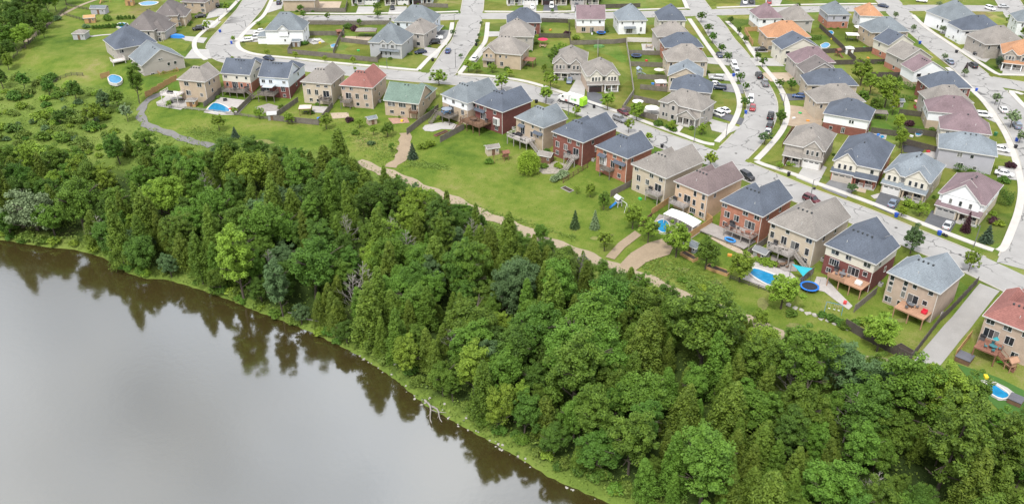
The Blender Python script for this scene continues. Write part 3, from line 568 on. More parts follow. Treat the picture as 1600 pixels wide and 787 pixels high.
def house(key, A, B, C, label, roof, walls, ze=7.2, base=0.0, pitch=0.55, style='hip', wins=None, side=None, mirror=False, split=None, feats=None, o=0.4, vents=4, auto=True, seed=None):
    rg = random.Random(seed if seed is not None else sum(ord(q) for q in key) * 7)
    a, b = at(*A, ze), at(*B, ze); u = (b - a); W = u.length; u.normalize(); v = Vector((-u.y, u.x, 0))
    D = C if isinstance(C, (int, float)) else abs((at(*C, ze) - a).dot(v))
    pitch *= 1.42 if style in ('row', 'gxrow') or key == 'h16' else (1.2 if style == 'gy' else 1.38)
    rz = math.atan2(u.y, u.x); root = thing('house', (a.x, a.y, base), rz, label, 'house', None); E = ze - base
    HOUSES[key] = dict(root=root, W=W, D=D, a=a, u=u, v=v, rz=rz, base=base, o=o)
    rb, tb, lw, uw = MB(), MB(), MB(), MB(); low, up = (walls if isinstance(walls, tuple) else (walls, None))
    gw = uw if up else lw; sp = (split if split is not None else E * 0.52)
    x0, x1, y0, y1 = o, W - o, o, D - o; mainr = (x0, x1, y0, y1); gi = 0
    def block(rect, ez, typ, k, pt=pitch):
        e = 0.012 * k; r = (rect[0] + e, rect[1] - e, rect[2] + (e if k else 0), rect[3] - e)
        zt = roof_block(rb, tb, lw, r, ez + 0.006 * k, pt, typ, o, 0, gw, not (k and typ == 'gy'))
        if up: wall_ring(lw, r, -0.6, min(sp, zt)); r2 = (r[0] - 0.02, r[1] + 0.02, r[2] - 0.02, r[3] + 0.02); wall_ring(uw, r2, sp, zt) if zt > sp else None
        else: wall_ring(lw, r, -0.6, zt)
    def mx_(p, q): return (W - q, W - p) if mirror else (p, q)
    dm = D
    if style == 'row':                                     # rear hip across the house, a wing to the street on one side, a gable on the other
        dm = min(D, W * 0.82); block((x0, x1, y0, dm - o), E, 'hip', 0)
        wa = mx_(W * 0.26, x1); block((wa[0], wa[1], dm * 0.5 + 0.15, y1), E, 'gy', 1)
        ga = mx_(x0, W * 0.36); block((ga[0], ga[1], dm * 0.5, y1 - 2.2), E, 'gy', 2)
    elif style == 'gxrow':
        dm = min(D, W * 0.95); block((x0, x1, y0, dm - o), E, 'gx', 0); wa = mx_(W * 0.42, x1); block((wa[0], wa[1], dm * 0.5, y1), E, 'hip', 1)
    elif style == 'gx': block(mainr, E, 'gx', 0)
    elif style == 'gy': block(mainr, E, 'gy', 0)
    elif style == 'Lhip':                                  # hip with a lower front wing to the right
        block((x0, x1 * 0.78, y0, y1), E, 'hip', 0); block((x1 * 0.5, x1, y0 + D * 0.12, y1 - D * 0.2), E - 1.0, 'hip', 1)
    else: block(mainr, E, 'hip', 0)
    # roof vents along the ridge on the near slope
    for i in range(vents):
        f = 0.5 + (i - (vents - 1) / 2) * 0.09; yy = dm / 2 - 0.55 if style != 'gy' else D * 0.3
        if style == 'gy': add('roof_vent', vent_me, root, (W / 2 - 0.9, D * (0.25 + 0.15 * i), E + pitch * (W / 2 - 0.9)))
        elif W >= dm: add('roof_vent', vent_me, root, (W * f, yy, E + pitch * yy))
        else: yy = W / 2 - 0.5; add('roof_vent', vent_me, root, (W / 2, yy + i * 0.0 + 0.0, E + pitch * yy)) if i == 0 else add('roof_vent', vent_me, root, (W / 2 + 0.5, W / 2 + i * 0.9, E + pitch * (W / 2 - 0.5)))
    if vents: add('vent_pipe', pipe_me, root, (W * rg.uniform(0.3, 0.7), 1.8, E + pitch * 1.8))
    # windows on the near face
    yw = y0 - (0.02 if up else 0); sw = 0.02 if up else 0
    if wins is None and auto:
        wins = []; n = max(2, int(W / 3.4)); two = E > 4.6
        for i in range(n):
            f = (i + 0.5) / n + rg.uniform(-0.05, 0.05)
            if two and rg.random() < 0.9: wins.append((f, E - 1.25, rg.choice([0.7, 1.2, 1.4]), 1.1, rg.choice([1, 2])))
            if rg.random() < 0.6: wins.append((f, 1.5, rg.choice([0.9, 1.4]), 1.3, rg.choice([1, 2])))
    for (f, z, w, h, n) in (wins or []): window(root, x0 + (x1 - x0) * f, (yw if z > sp else y0), z, 0, w, h, n)
    for sd in (side if side is not None else 'R'):
        for (f, z) in ((0.25, E - 1.3), (0.62, E - 1.3), (0.45, E - 4.0)):
            if z < 1.0 or rg.random() < 0.25: continue
            yy = y0 + (y1 - y0) * (f + rg.uniform(-0.06, 0.06)); sw_ = sw if z > sp else 0
            if style in ('row', 'gxrow') and yy > dm - 0.6: continue
            if sd == 'R': window(root, x1 + sw_, yy, z, R(90), 0.8, 1.1, 1)
            else: window(root, x0 - sw_, yy, z, R(-90), 0.8, 1.1, 1)
    if feats: feats(root, locals())
    lw.build('wall', WM[low], root)
    if up and uw.v: uw.build('siding', WM[up], root)
    rb.build('roof', RM[roof], root); tb.build('fascia', TRIM, root)
    dp = MB(); dp.box(x1 - 0.12, x1 - 0.02, y0 - 0.13, y0 - 0.03, 0.05, E - 0.15); dp.build('downpipe', PIPE, root)
    return root
def front_feats(garg='L', gc='white', gab=((0.05, 0.5), (0.62, 0.95)), porch=True, gd=1.3, door=True, skirt=True, pc='cream', posts=3, upper=None, gabm=None, gw_=0.5):
    """street face: garage with a skirt roof, front gables over the upper floor, a porch beside the garage"""
    def fn(root, S):
        W, D, E, o, x0, x1, y0 = S['W'], S['D'], S['E'], S['o'], S['x0'], S['x1'], S['y0']; rb, tb, lw, uw, up, sp = S['rb'], S['tb'], S['lw'], S['uw'], S['up'], S['sp']; gw = S['gw']; pt = S['pitch']
        ww = x1 - x0; g0, g1 = (x0, x0 + ww * gw_) if garg == 'L' else (x1 - ww * gw_, x1)
        p0, p1 = (g1, x1) if garg == 'L' else (x0, g0)
        r = (g0 + 0.03, g1, y0 - gd, y0 + 1.0); wall_ring(lw, r, -0.6, 2.75)
        # skirt roof over garage and porch
        def shed(a, b, y, zz=2.8, rise=1.15, dep=1.2):
            a -= 0.3; b += 0.3; rb.quad((a, y - 0.35, zz), (b, y - 0.35, zz), (b, y + dep, zz + rise), (a, y + dep, zz + rise)); rb.quad((a, y - 0.35, zz), (a, y + dep, zz + rise), (a, y + dep, zz)); rb.quad((b, y - 0.35, zz), (b, y + dep, zz), (b, y + dep, zz + rise)); rb.quad((a, y - 0.35, zz - 0.02), (a, y + dep, zz - 0.02), (b, y + dep, zz - 0.02), (b, y - 0.35, zz - 0.02))
            tb.box(a, b, y - 0.43, y - 0.352, zz - 0.2, zz + 0.03)
        shed(g0, g1, y0 - gd, 2.8, 0.75, gd)
        garage(root, (g0 + g1) / 2, y0 - gd, 0.05, min(4.9, g1 - g0 - 0.9), 2.15, gc)
        if porch:
            shed(p0 + 0.35, p1 - 0.1, y0 - 1.5, 2.72, 0.8, 1.5); pm = MB(); pm.box(p0 + 0.3, p1 - 0.1, y0 - 1.7, y0, -0.5, 0.35); po = pm.build('porch', M('porch_concrete', (0.36, 0.345, 0.325), 0.9, 0.1), root)
            k = ('pp', pc)
            if k not in MESH: MESH[k] = MB().box(-0.16, 0.16, -0.16, 0.16, 0.35, 2.68).mesh('post', WM[pc])
            for i in range(posts): add('post', MESH[k], po, (p0 + 0.55 + (p1 - p0 - 0.95) * i / (posts - 1), y0 - 1.45, 0))
            rl = MB(); railing(rl, [(p0 + 1.6, y0 - 1.5), (p1 - 0.3, y0 - 1.5)], 0.35, 0.9, 0.25); rl.build('railing', TRIM, po)
            st = MB()
            for i in range(2): st.box(p0 + 0.3, p0 + 1.6, y0 - 1.7 - 0.3 * (i + 1), y0 - 1.7 - 0.3 * i, -0.5, 0.35 - 0.16 * (i + 1))
            st.build('steps', M('porch_concrete', (0.36, 0.345, 0.325)), po)
            dm = MB(); dm.box(p0 + 0.55, p0 + 1.5, y0 - 0.06, y0 + 0.02, 0.35, 2.45); do = dm.build('front_door', DOORM, root); MB().box(p0 + 1.34, p0 + 1.4, y0 - 0.11, y0 - 0.06, 1.35, 1.5).build('handle', TRIM, do)
            window(root, (p0 + p1) / 2 + 0.8, y0, 1.55, 0, 1.6, 1.3, 2)
        for i, (f0, f1) in enumerate(gab):
            ga, gb = x0 + ww * f0, x0 + ww * f1; rr = (ga, gb, y0 - 0.5 - 0.1 * i, y0 + 2.6); roof_block(rb, tb, lw, rr, E + 0.01 + 0.01 * i, pt * 1.25, 'gy', 0.3, 0, gw)
            wall_ring(gw, rr, 3.35, E + 0.3)
            n = 3 if gb - ga > 3.6 else 2
            for j in range(n): window(root, ga + (gb - ga) * (j + 0.5) / n * 0.8 + (gb - ga) * 0.1, rr[2], E - 1.15, 0, 0.62, 1.25, 1)
        f = (gab[0][1] + gab[1][0]) / 2 if len(gab) > 1 else 0.85
        window(root, x0 + ww * f, y0 - (0.02 if up else 0), E - 1.2, 0, 0.8, 1.1, 1)
    return fn
# ------------------------------------------------------------------ the row of houses backing onto the meadow (walk-out basements: ground 0 behind, street level in front)
def awning(root, x, yw, z, w, m='navy'):
    mb = MB(); mb.quad((x - w / 2, yw - 0.9, z), (x + w / 2, yw - 0.9, z), (x + w / 2, yw, z + 0.65), (x - w / 2, yw, z + 0.65)); mb.quad((x - w / 2, yw - 0.9, z), (x - w / 2, yw, z + 0.65), (x - w / 2, yw, z)); mb.quad((x + w / 2, yw - 0.9, z), (x + w / 2, yw, z), (x + w / 2, yw, z + 0.65)); mb.quad((x - w / 2, yw - 0.9, z - 0.02), (x - w / 2, yw, z - 0.02), (x + w / 2, yw, z - 0.02), (x + w / 2, yw - 0.9, z - 0.02))
    mb.build('awning', RM[m], root)
def bay(root, x, yw, z, w, h):
    mb = MB(); mb.prism([(x - w / 2, yw), (x - w / 2 + 0.35, yw - 0.55), (x + w / 2 - 0.35, yw - 0.55), (x + w / 2, yw)], z - h / 2 - 0.35, z + h / 2 + 0.2); mb.build('bay_window', FRAME, root)
    for i in range(3): window(root, x + (i - 1) * (w - 0.9) / 3, yw - 0.55, z, 0, (w - 1.0) / 3 - 0.15, h, 1)
def D_(f0, f1, d, h, mat='grey', rail=True, stair=None, railm=None, extra=None):
    def fn(root, S):
        x0, x1, y0 = S['x0'], S['x1'], S['y0']; deck(root, x0 + (x1 - x0) * f0, x0 + (x1 - x0) * f1, y0 - 0.03, d, h, mat, rail, stair, railm)
        if extra: extra(root, S)
    return fn
U3 = lambda *f: [(q, 6.05, 1.15, 0.95, 2) for q in f]
house('h01', (275.8, 124.2), (320, 128.5), (345, 114), 'tan brick house with beige roof and white raised deck beside the curved path', 'beige', 'tan', style='row', pitch=0.6,
      wins=[(.28, 5.9, 1.5, 1.2, 2), (.78, 5.9, 1.5, 1.3, 2), (.30, 2.9, 1.6, 1.5, 2), (.80, 2.6, 1.0, 1.0, 1)], feats=D_(-.5, .14, 4.2, 3.0, 'white', True))
house('h02', (343.7, 114.3), (391, 117.8), 14.5, 'navy-roofed house, cream siding over orange brick, with deck above a fenced pool', 'navy', ('orangebrick', 'cream'), style='gxrow', pitch=0.5, split=4.4,
      wins=[(.12, 6.0, 1.0, .8, 2), (.52, 6.0, .7, .8, 1), (.85, 6.0, .7, .9, 1), (.14, 3.4, .8, 1.3, 1), (.42, 3.4, 2.0, 2.0, 3), (.65, 3.4, .8, 1.3, 1), (.88, 3.4, .7, 1.4, 1)], feats=D_(.1, .9, 3.6, 2.3, 'grey', True, ('R', .5)))
house('h03', (402, 120), (451, 123), 14.5, 'navy-roofed house, pale blue siding over dark red brick, with canopy deck and long stairs', 'navy', ('darkbrick', 'bluewhite'), style='gxrow', pitch=0.5, split=4.1,
      wins=[(.13, 5.7, 1.1, 1.0, 2), (.38, 5.7, 1.1, 1.0, 2), (.84, 5.7, 1.0, .7, 2), (.78, 3.4, 1.3, 1.6, 2), (.2, 3.4, 1.8, 1.6, 2), (.8, 1.2, .9, .9, 1)],
      feats=D_(.05, .62, 4.0, 2.5, 'grey', True, ('L', .6), extra=lambda r, S: (MB().box(S['x0'] + 2.2, S['x0'] + 5.6, S['y0'] - 3.6, S['y0'] - .5, 4.85, 5.0).build('canopy', M('pale_canopy', (0.42, 0.46, 0.5), .5, .08), r),
                                                                               [MB().box(S['x0'] + xx, S['x0'] + xx + .12, S['y0'] - yy, S['y0'] - yy + .12, 2.5, 4.85).build('canopy_post', DARKMETAL, r) for xx in (2.3, 5.4) for yy in (3.5, .7)])))
house('h04', (469, 127.6), (517.9, 131.7), (540, 113.4), 'beige brick house with grey-beige hip roof and small patio balcony, between blue-white and red-roofed houses', 'taupe', 'beige', style='row', pitch=0.58,
      wins=[(.07, 6.2, .9, .7, 2), (.55, 6.1, 1.2, .6, 2), (.82, 6.1, 1.1, .7, 2), (.2, 3.9, 1.2, 1.7, 2), (.47, 3.9, 1.1, 1.7, 2), (.8, 3.7, 2.0, 1.9, 2), (.25, 1.3, 1.0, 1.0, 2), (.5, 1.2, 1.1, 1.0, 1)], feats=D_(.62, .98, 2.2, 2.3, 'grey', True))
house('h05', (529.8, 133.2), (582.2, 137.8), (605, 117.4), 'beige brick house with brick-red hip roof backing onto the meadow', 'red', 'pinkish', style='row', pitch=0.58,
      wins=[(.07, 6.2, 1.1, .9, 2), (.33, 6.2, 1.1, .9, 2), (.82, 6.2, 1.1, .7, 2), (.22, 3.8, 1.8, 1.9, 2), (.5, 3.9, 1.1, 1.6, 2), (.77, 3.9, 1.1, 1.6, 2), (.5, 1.3, 1.0, 1.0, 1), (.8, 1.3, 1.0, 1.0, 1)], feats=D_(.02, .34, 2.2, 2.4, 'grey', True))
house('h06', (598, 156.5), (655, 163), 15.0, 'low tan brick house with green shingle roof beside a long wooden fence', 'green', 'tan', ze=5.0, style='gxrow', pitch=0.5, vents=2,
      wins=[(.2, 3.9, 2.2, 1.3, 4), (.52, 3.9, 2.2, 1.3, 4), (.2, 1.4, 1.2, 1.0, 2), (.52, 1.4, 1.2, .9, 2), (.86, 3.6, 1.6, 1.9, 2)], feats=D_(.76, .99, 1.6, 2.4, 'brown', True))
house('h07', (688.1, 147.2), (730.4, 162), 14.0, 'slate-roofed house, white siding over tan brick, with umbrella deck and kidney-shaped patio', 'slate', ('tan', 'white'), style='row', pitch=0.55, split=4.6,
      wins=[(.12, 6.1, .8, .8, 2), (.45, 6.0, 1.1, 1.0, 2), (.82, 6.0, 1.0, .9, 2), (.8, 3.6, 1.1, 1.5, 2), (.82, 1.4, .9, 1.2, 2), (.35, 3.4, 2.2, 2.0, 3)], feats=D_(.06, .64, 4.0, 2.4, 'grey', True, ('F', .15)))
house('h08', (739.5, 159.8), (785.3, 175.8), (829.4, 156.3), 'dark red brick house with navy roof and large brown multi-level wooden deck', 'navy', 'darkbrick', style='row', pitch=0.55,
      wins=[(.1, 6.0, 1.0, 1.0, 1), (.36, 6.0, 1.0, 1.0, 1), (.72, 6.0, 1.1, 1.0, 1), (.78, 1.3, 1.1, 1.1, 2), (.3, 3.7, 2.2, 2.0, 3)],
      feats=D_(-.12, .6, 5.2, 2.6, 'brown', True, ('F', .1), extra=lambda r, S: (awning(r, S['x0'] + 2.1, S['y0'], 5.0, 4.2), bay(r, S['x0'] + (S['x1'] - S['x0']) * .78, S['y0'], 3.6, 2.6, 1.7))))
house('h09', (803.5, 183.1), (849.2, 200.4), (889.2, 185.6), 'tan brick house with slate roof and white-railed deck of dark sofas', 'slate', 'tan', style='row', pitch=0.55,
      wins=[(.25, 6.2, 1.1, .8, 2), (.62, 6.2, .8, .9, 1), (.9, 6.1, .8, .9, 1), (.25, 3.9, 1.5, 2.0, 2), (.58, 3.8, .9, 1.6, 1), (.8, 3.9, .8, 1.0, 1)],
      feats=D_(-.02, .72, 3.6, 2.5, 'pale', True, ('R', .55), 'white', extra=lambda r, S: (awning(r, S['x0'] + 2.4, S['y0'], 5.1, 2.3), awning(r, S['x0'] + (S['x1'] - S['x0']) * .82, S['y0'], 4.7, 3.4))))
house('h10', (861.8, 205.5), (911.4, 223.3), (965.9, 198.6), 'red brick house with navy roof and steep wooden stairs down to a fenced garden', 'navy', 'redbrick', style='row', pitch=0.55,
      wins=[(.06, 6.2, 1.1, .8, 2), (.55, 6.1, 1.2, 1.0, 2), (.84, 6.1, 1.1, 1.0, 2), (.15, 3.9, 1.2, 1.6, 2), (.43, 3.9, 1.2, 1.6, 2), (.78, 3.6, 1.9, 2.0, 2), (.15, 1.4, 1.0, 1.1, 2), (.42, 1.4, .9, 1.1, 2)], feats=D_(.52, .9, 2.0, 2.4, 'pale', True, ('F', .85)))
house('h11', (929.3, 227.9), (980.7, 248.3), (1020.8, 230), 'orange brick house with navy roof, dark window awnings and tiny balcony', 'navy', 'orangebrick', style='row', pitch=0.55,
      wins=[(.28, 6.2, 1.1, .9, 2), (.6, 6.2, 1.1, .9, 1), (.9, 6.2, .9, .9, 1), (.55, 3.8, 1.3, 1.9, 2), (.8, 3.8, .8, 1.0, 1), (.22, 1.4, .9, 1.0, 2), (.78, 1.3, 1.1, 1.1, 2)],
      feats=D_(.28, .62, 1.9, 2.5, 'grey', True, extra=lambda r, S: (bay(r, S['x0'] + (S['x1'] - S['x0']) * .24, S['y0'], 3.9, 2.4, 1.8), awning(r, S['x0'] + (S['x1'] - S['x0']) * .24, S['y0'] - .4, 5.2, 2.6), awning(r, S['x0'] + (S['x1'] - S['x0']) * .78, S['y0'], 4.8, 4.0))))
house('h12', (986, 256), (1041, 279), (1097, 250), 'beige brick house with mottled taupe roof beside the brown-roofed house', 'taupe', 'beige', style='row', pitch=0.55,
      wins=[(.12, 6.2, 1.2, .8, 2), (.58, 6.1, 1.2, 1.0, 2), (.86, 6.1, 1.1, .9, 2), (.2, 4.0, 1.2, 1.6, 2), (.47, 3.9, 1.1, 1.4, 2), (.8, 3.6, 2.0, 1.9, 2), (.2, 1.4, 1.0, 1.1, 2), (.48, 1.3, .9, 1.0, 2)], feats=D_(.58, .96, 2.0, 2.4, 'pale', True))
house('h13', (1052.8, 282.8), (1107, 305.2), (1160.8, 276.6), 'peach brick house with brown roof above a white pergola and round pool', 'brown', ('peach', 'white'), style='row', pitch=0.55, split=6.9,
      wins=[(.08, 6.1, .8, .9, 1), (.17, 4.0, .8, .9, 1), (.4, 3.8, 1.9, 1.9, 2), (.62, 6.0, .8, 1.4, 1), (.62, 3.6, .8, 1.5, 1), (.88, 6.0, .8, 1.4, 1), (.88, 3.6, .8, 1.6, 1), (.6, 1.4, 1.6, 1.3, 3), (.88, 1.3, 1.4, 1.2, 2)], feats=D_(.02, .5, 2.4, 2.4, 'pale', True))
house('h14', (1125.2, 313.2), (1192.3, 339), (1240, 309.3), 'orange brick house with navy roof and two-tier deck beside the wooden fence', 'navy', 'orangebrick', style='row', pitch=0.55,
      wins=[(.07, 6.2, 1.3, .9, 2), (.6, 6.2, 1.3, 1.0, 2), (.88, 6.2, 1.3, 1.0, 2), (.16, 4.2, 1.4, 1.5, 2), (.4, 4.1, 1.3, 1.5, 2), (.74, 3.7, 2.6, 1.9, 3), (.14, 1.5, 1.1, 1.2, 2)],
      feats=D_(.3, .98, 3.4, 2.4, 'pale', True, None, 'red', extra=lambda r, S: deck(r, S['x0'] - 2.2, S['x0'] + (S['x1'] - S['x0']) * .95, S['y0'] - .05, 5.0, .45, 'pale', False)))
house('h15', (1200.6, 345.7), (1276, 375.7), 15.5, 'beige brick house with mottled taupe roof, deck stairs and turquoise shade sail', 'taupe', 'beige', style='row', pitch=0.55,
      wins=[(.07, 6.3, .9, .9, 1), (.4, 6.3, .9, .9, 1), (.87, 6.2, 1.4, 1.0, 2), (.08, 4.2, .9, 1.5, 1), (.35, 3.9, 1.3, 1.9, 2), (.6, 3.7, 2.0, 1.9, 2), (.87, 3.4, .9, 1.7, 1), (.08, 1.6, 1.4, 1.2, 2), (.85, 1.2, 1.4, 1.2, 2)], feats=D_(.18, .68, 3.3, 2.5, 'pale', True, ('R', .3)))
house('h16', (1288, 381.4), (1369.2, 413.4), (1410, 376.8), 'navy-roofed house, cream siding over red brick, with tan deck above patio', 'navy', ('darkbrick', 'cream'), style='row', mirror=True, pitch=0.56, split=4.75, vents=5,
      wins=[(.2, 6.1, 1.7, 1.0, 2), (.48, 6.1, 1.2, 1.0, 2), (.86, 6.1, 1.5, 1.0, 2), (.22, 3.7, 2.1, 1.5, 4), (.63, 3.4, 2.4, 1.9, 3), (.86, 3.9, .9, 1.0, 1), (.14, 1.4, 1.0, 1.1, 2)],
      feats=D_(.3, 1.0, 3.9, 2.4, 'tan', False, extra=lambda r, S: MB().box(S['x0'] + 3.2, S['x0'] + 7.0, S['y0'] - 4.02, S['y0'] - 3.92, 2.4, 3.35).build('privacy_panel', WOOD['tan'], r)))
house('h17', (1385.8, 424.9), (1469.4, 459.1), (1504.5, 426.7), 'beige house with grey roof and tall stacked windows beside the concrete lane', 'grey', 'pinkish', style='row', pitch=0.55,
      wins=[(.08, 6.3, .8, 1.2, 1), (.08, 4.95, .8, .8, 1), (.08, 3.6, .8, 1.2, 1), (.36, 6.3, .8, 1.2, 1), (.36, 4.95, .8, .8, 1), (.36, 3.6, .8, 1.3, 1), (.54, 6.3, .8, .9, 1), (.86, 6.3, .9, .9, 1), (.56, 3.5, 2.1, 1.8, 2), (.8, 3.7, .9, 1.0, 1), (.1, 1.2, 1.4, 1.2, 2), (.33, 1.3, .8, 1.1, 1)],
      feats=D_(.38, .98, 3.6, 2.3, 'tan', False))
house('h18', (1535.6, 492.4), (1626, 527), 15.0, 'beige brick house with brick-red roof and red-stained deck across the concrete lane', 'red', 'pinkish', style='row', pitch=0.5, mirror=False,
      wins=[(.12, 6.3, 1.4, 1.0, 2), (.45, 6.3, 1.4, 1.0, 2), (.8, 6.3, 1.4, 1.0, 2), (.2, 3.9, 2.6, 1.9, 3), (.55, 3.9, 1.5, 1.7, 2), (.72, 1.4, 1.2, 1.2, 2)], side='L', feats=D_(.06, .5, 4.2, 2.5, 'red', False, ('R', .7)))
# ------------------------------------------------------------------ large houses on the left, beyond the pool
house('l1', (221, 104), (289, 90.5), 14.0, 'grey bungalow with slate gable roof and tan side deck beside the wooden fence', 'slate', 'greige', ze=5.6, base=0.3, style='gy', pitch=0.5, side='', vents=2,
      wins=[(.62, 4.2, .9, 1.0, 1), (.78, 4.2, .9, 1.0, 1), (.2, 1.6, 1.2, 1.1, 2), (.45, 6.3, 1.4, .5, 2)], feats=D_(.32, .78, 2.2, 1.6, 'new', True))
house('l2', (180, 78), (246, 66), 15.0, 'dark grey-brown house with navy hip roof overlooking the left meadow', 'navy', 'greige', ze=6.6, base=0.6, style='hip', pitch=0.6, side='L', vents=2,
      wins=[(.12, 4.9, 1.4, 1.1, 2), (.55, 4.9, 1.4, 1.1, 2), (.3, 2.0, 1.4, 1.2, 2)], feats=D_(-.2, .12, 3.0, 2.6, 'white', True))
house('l3', (193, 47.5), (253, 48.5), 17.0, 'big house with grey-brown hip roof beyond the round hedge-lined pool', 'dkbrown', 'greige', ze=6.2, base=1.2, style='Lhip', pitch=0.62, side='R', vents=2)
house('l4', (238, 26), (288, 24.5), 16.0, 'big brown-roofed house with brick corner turret by the street curve', 'dkbrown', 'tan', ze=6.6, base=1.6, style='Lhip', pitch=0.62, side='R', vents=2)
house('l5', (282, 3), (320, 4.5), 14.0, 'grey-roofed brick house at the far end of the street curve', 'dkbrown', 'tan', ze=6.8, base=ZS, style='hip', pitch=0.55, side='R', vents=1)
# ------------------------------------------------------------------ block between the curving street and the side street
SE = 7.4
house('m1', (412, 48), (474, 48), (481, 35), 'white-sided house with large slate roof on the street corner with white cars', 'slate', 'white', ze=SE, base=ZS, style='hip', pitch=0.72, side='R', vents=2,
      wins=[(.42, 4.2, .5, .7, 1), (.52, 3.9, .7, 1.0, 2), (.62, 4.2, .5, .7, 1), (.5, 1.6, .6, .8, 1)], feats=lambda r, S: (roof_block(S['rb'], S['tb'], S['lw'], (S['x0'] + 5, S['x0'] + 8.5, S['y0'] - .3, S['y0'] + 3), S['E'] + .2, .9, 'gy', .3, 0, S['gw']), wall_ring(S['lw'], (S['x0'] + 5, S['x0'] + 8.5, S['y0'] - .3, S['y0'] + 3), 3.2, S['E'] + .4),
          roof_block(S['rb'], S['tb'], S['lw'], (S['x0'] - 3.4, S['x0'] + 1, S['y0'] + .6, S['y0'] + 6), 2.9, .5, 'hip', .3, 0, S['gw']), wall_ring(S['lw'], (S['x0'] - 3.4, S['x0'] + 1, S['y0'] + .6, S['y0'] + 6), -.5, 3.0)))
house('m2', (575, 66), (628, 70), 13.0, 'grey-sided house with slate roof and corner porch beside a long grey fence', 'slate', 'grey', ze=SE, base=ZS, style='hip', pitch=0.68, side='R', vents=1,
      wins=[(.1, 4.3, .6, .9, 1), (.36, 1.6, .6, 1.2, 1), (.5, 1.6, .6, 1.2, 1), (.64, 1.6, .6, 1.2, 1)], feats=lambda r, S: (awning(r, S['x0'] + (S['x1'] - S['x0']) * .62, S['y0'] - .02, 2.7, 7.5, 'slate'), [(roof_block(S['rb'], S['tb'], S['lw'], (S['x0'] + (S['x1'] - S['x0']) * f, S['x0'] + (S['x1'] - S['x0']) * f + 2.6, S['y0'] - .35, S['y0'] + 2), S['E'] + .01, .8, 'gy', .25, 0, S['gw']), wall_ring(S['lw'], (S['x0'] + (S['x1'] - S['x0']) * f, S['x0'] + (S['x1'] - S['x0']) * f + 2.6, S['y0'] - .35, S['y0'] + 2), 3.4, S['E'] + .2), window(r, S['x0'] + (S['x1'] - S['x0']) * f + 1.3, S['y0'] - .35, 4.4, 0, 1.0, 1.1, 2)) for f in (.34, .62)]))
house('m3', (627, 50), (663, 54), 12.0, 'beige-roofed house squeezed between two slate-roofed grey houses', 'beige', 'greige', ze=SE, base=ZS, style='hip', pitch=0.6, side='R', vents=2)
house('m4', (614, 33.5), (678, 36.5), 12.0, 'slate-roofed corner house with wraparound porch at the street crossing', 'slate', 'bluewhite', ze=SE, base=ZS, style='hip', pitch=0.62, side='R', vents=1, feats=lambda r, S: (roof_block(S['rb'], S['tb'], S['lw'], (S['x1'] - 5, S['x1'] + 2.2, S['y0'] - 1.6, S['y0'] + 6), 2.8, .3, 'hip', .3, 0, S['gw'])))
house('t1', (440, 1), (492, 1), 10.0, 'tan brick house cut by the frame top beside the fenced corner yard', 'brown', 'tan', ze=6.6, base=ZS, style='hip', side='R', vents=0)
for i, (xa, xb, gc, rf, wl, lb) in enumerate([(546, 590, 'white', 'grey', 'white', 'pale grey house with white double garage facing the cross street'), (598, 640, 'white', 'taupe', 'stone', 'brown stone house with black car on its driveway facing the cross street'), (642, 676, 'dark', 'slate', 'bluewhite', 'pale house with dark garage beside the fenced lawn at the street crossing'),
                                        (790, 842, 'white', 'grey', 'white', 'white porch house on the crossing corner with one white car'), (845, 888, 'dark', 'taupe', 'pinkish', 'buff house with open dark garage and white van'), (890, 938, 'grey', 'slate', 'greige', 'greige house with grey car in front of its garage, across from purple roof')]):
    house('t%d' % (i + 2), (xa, -12), (xb, -12), 11.0, lb, rf, wl, ze=SE, base=ZS, style='hip', auto=False, side='', feats=front_feats('R' if i in (0, 1, 3) else 'L', gc, ((0.05, 0.4),), True, 1.0), vents=0)
for i, (xa, xb, rf, wl, lb) in enumerate([(1180, 1218, 'slate', 'tan', 'tan house behind the red minivan across the street'), (1130, 1172, 'taupe', 'greige', 'greige house with white and black cars in its driveway'), (1400, 1440, 'taupe', 'white', 'white house across from the orange-roofed house'), (1225, 1268, 'beige', 'beige', 'beige house next to the tan house across the street')]):
    house('v%d' % i, (xa, -22), (xb, -22), 11.0, lb, rf, wl, ze=SE, base=ZS, style='hip', side='', vents=0)
# ------------------------------------------------------------------ block right of the side street
house('n1', (792, 36), (846, 35.6), 10.5, 'red brick corner house with navy hip roof at the street crossing', 'navy', 'redbrick', ze=SE, base=ZS, style='hip', pitch=0.62, side='L', vents=2)
house('n2', (779, 57), (834, 58), (842, 43), 'greige house with beige hip roof beside the red patio umbrella', 'beige', 'greige', ze=SE, base=ZS, style='hip', pitch=0.6, side='R', vents=2)
house('n3', (752, 81), (815, 86.5), (826, 71), 'tan brick corner house with beige roof and cedar pergola deck', 'beige', 'tan', ze=SE, base=ZS, style='hip', pitch=0.6, side='R', vents=3,
      wins=[(.62, 4.2, .6, .9, 1), (.46, 4.2, .6, .9, 1), (.5, 1.6, 1.0, 1.4, 2)], feats=lambda r, S: (roof_block(S['rb'], S['tb'], S['lw'], (S['x0'] + .3, S['x0'] + 4.6, S['y0'] - .6, S['y0'] + 3), S['E'] + .02, .85, 'gy', .3, 0, S['gw']), wall_ring(S['lw'], (S['x0'] + .3, S['x0'] + 4.6, S['y0'] - .6, S['y0'] + 3), -.5, S['E'] + .25), window(r, S['x0'] + 1.6, S['y0'] - .6, 4.3, 0, .7, 1.0, 1), window(r, S['x0'] + 3.2, S['y0'] - .6, 4.3, 0, .7, 1.0, 1), awning(r, S['x0'] + 2.4, S['y0'] - .6, 2.7, 4.6, 'taupe'), window(r, S['x0'] + 2.6, S['y0'] - .6, 1.4, 0, 2.0, 1.5, 2)))
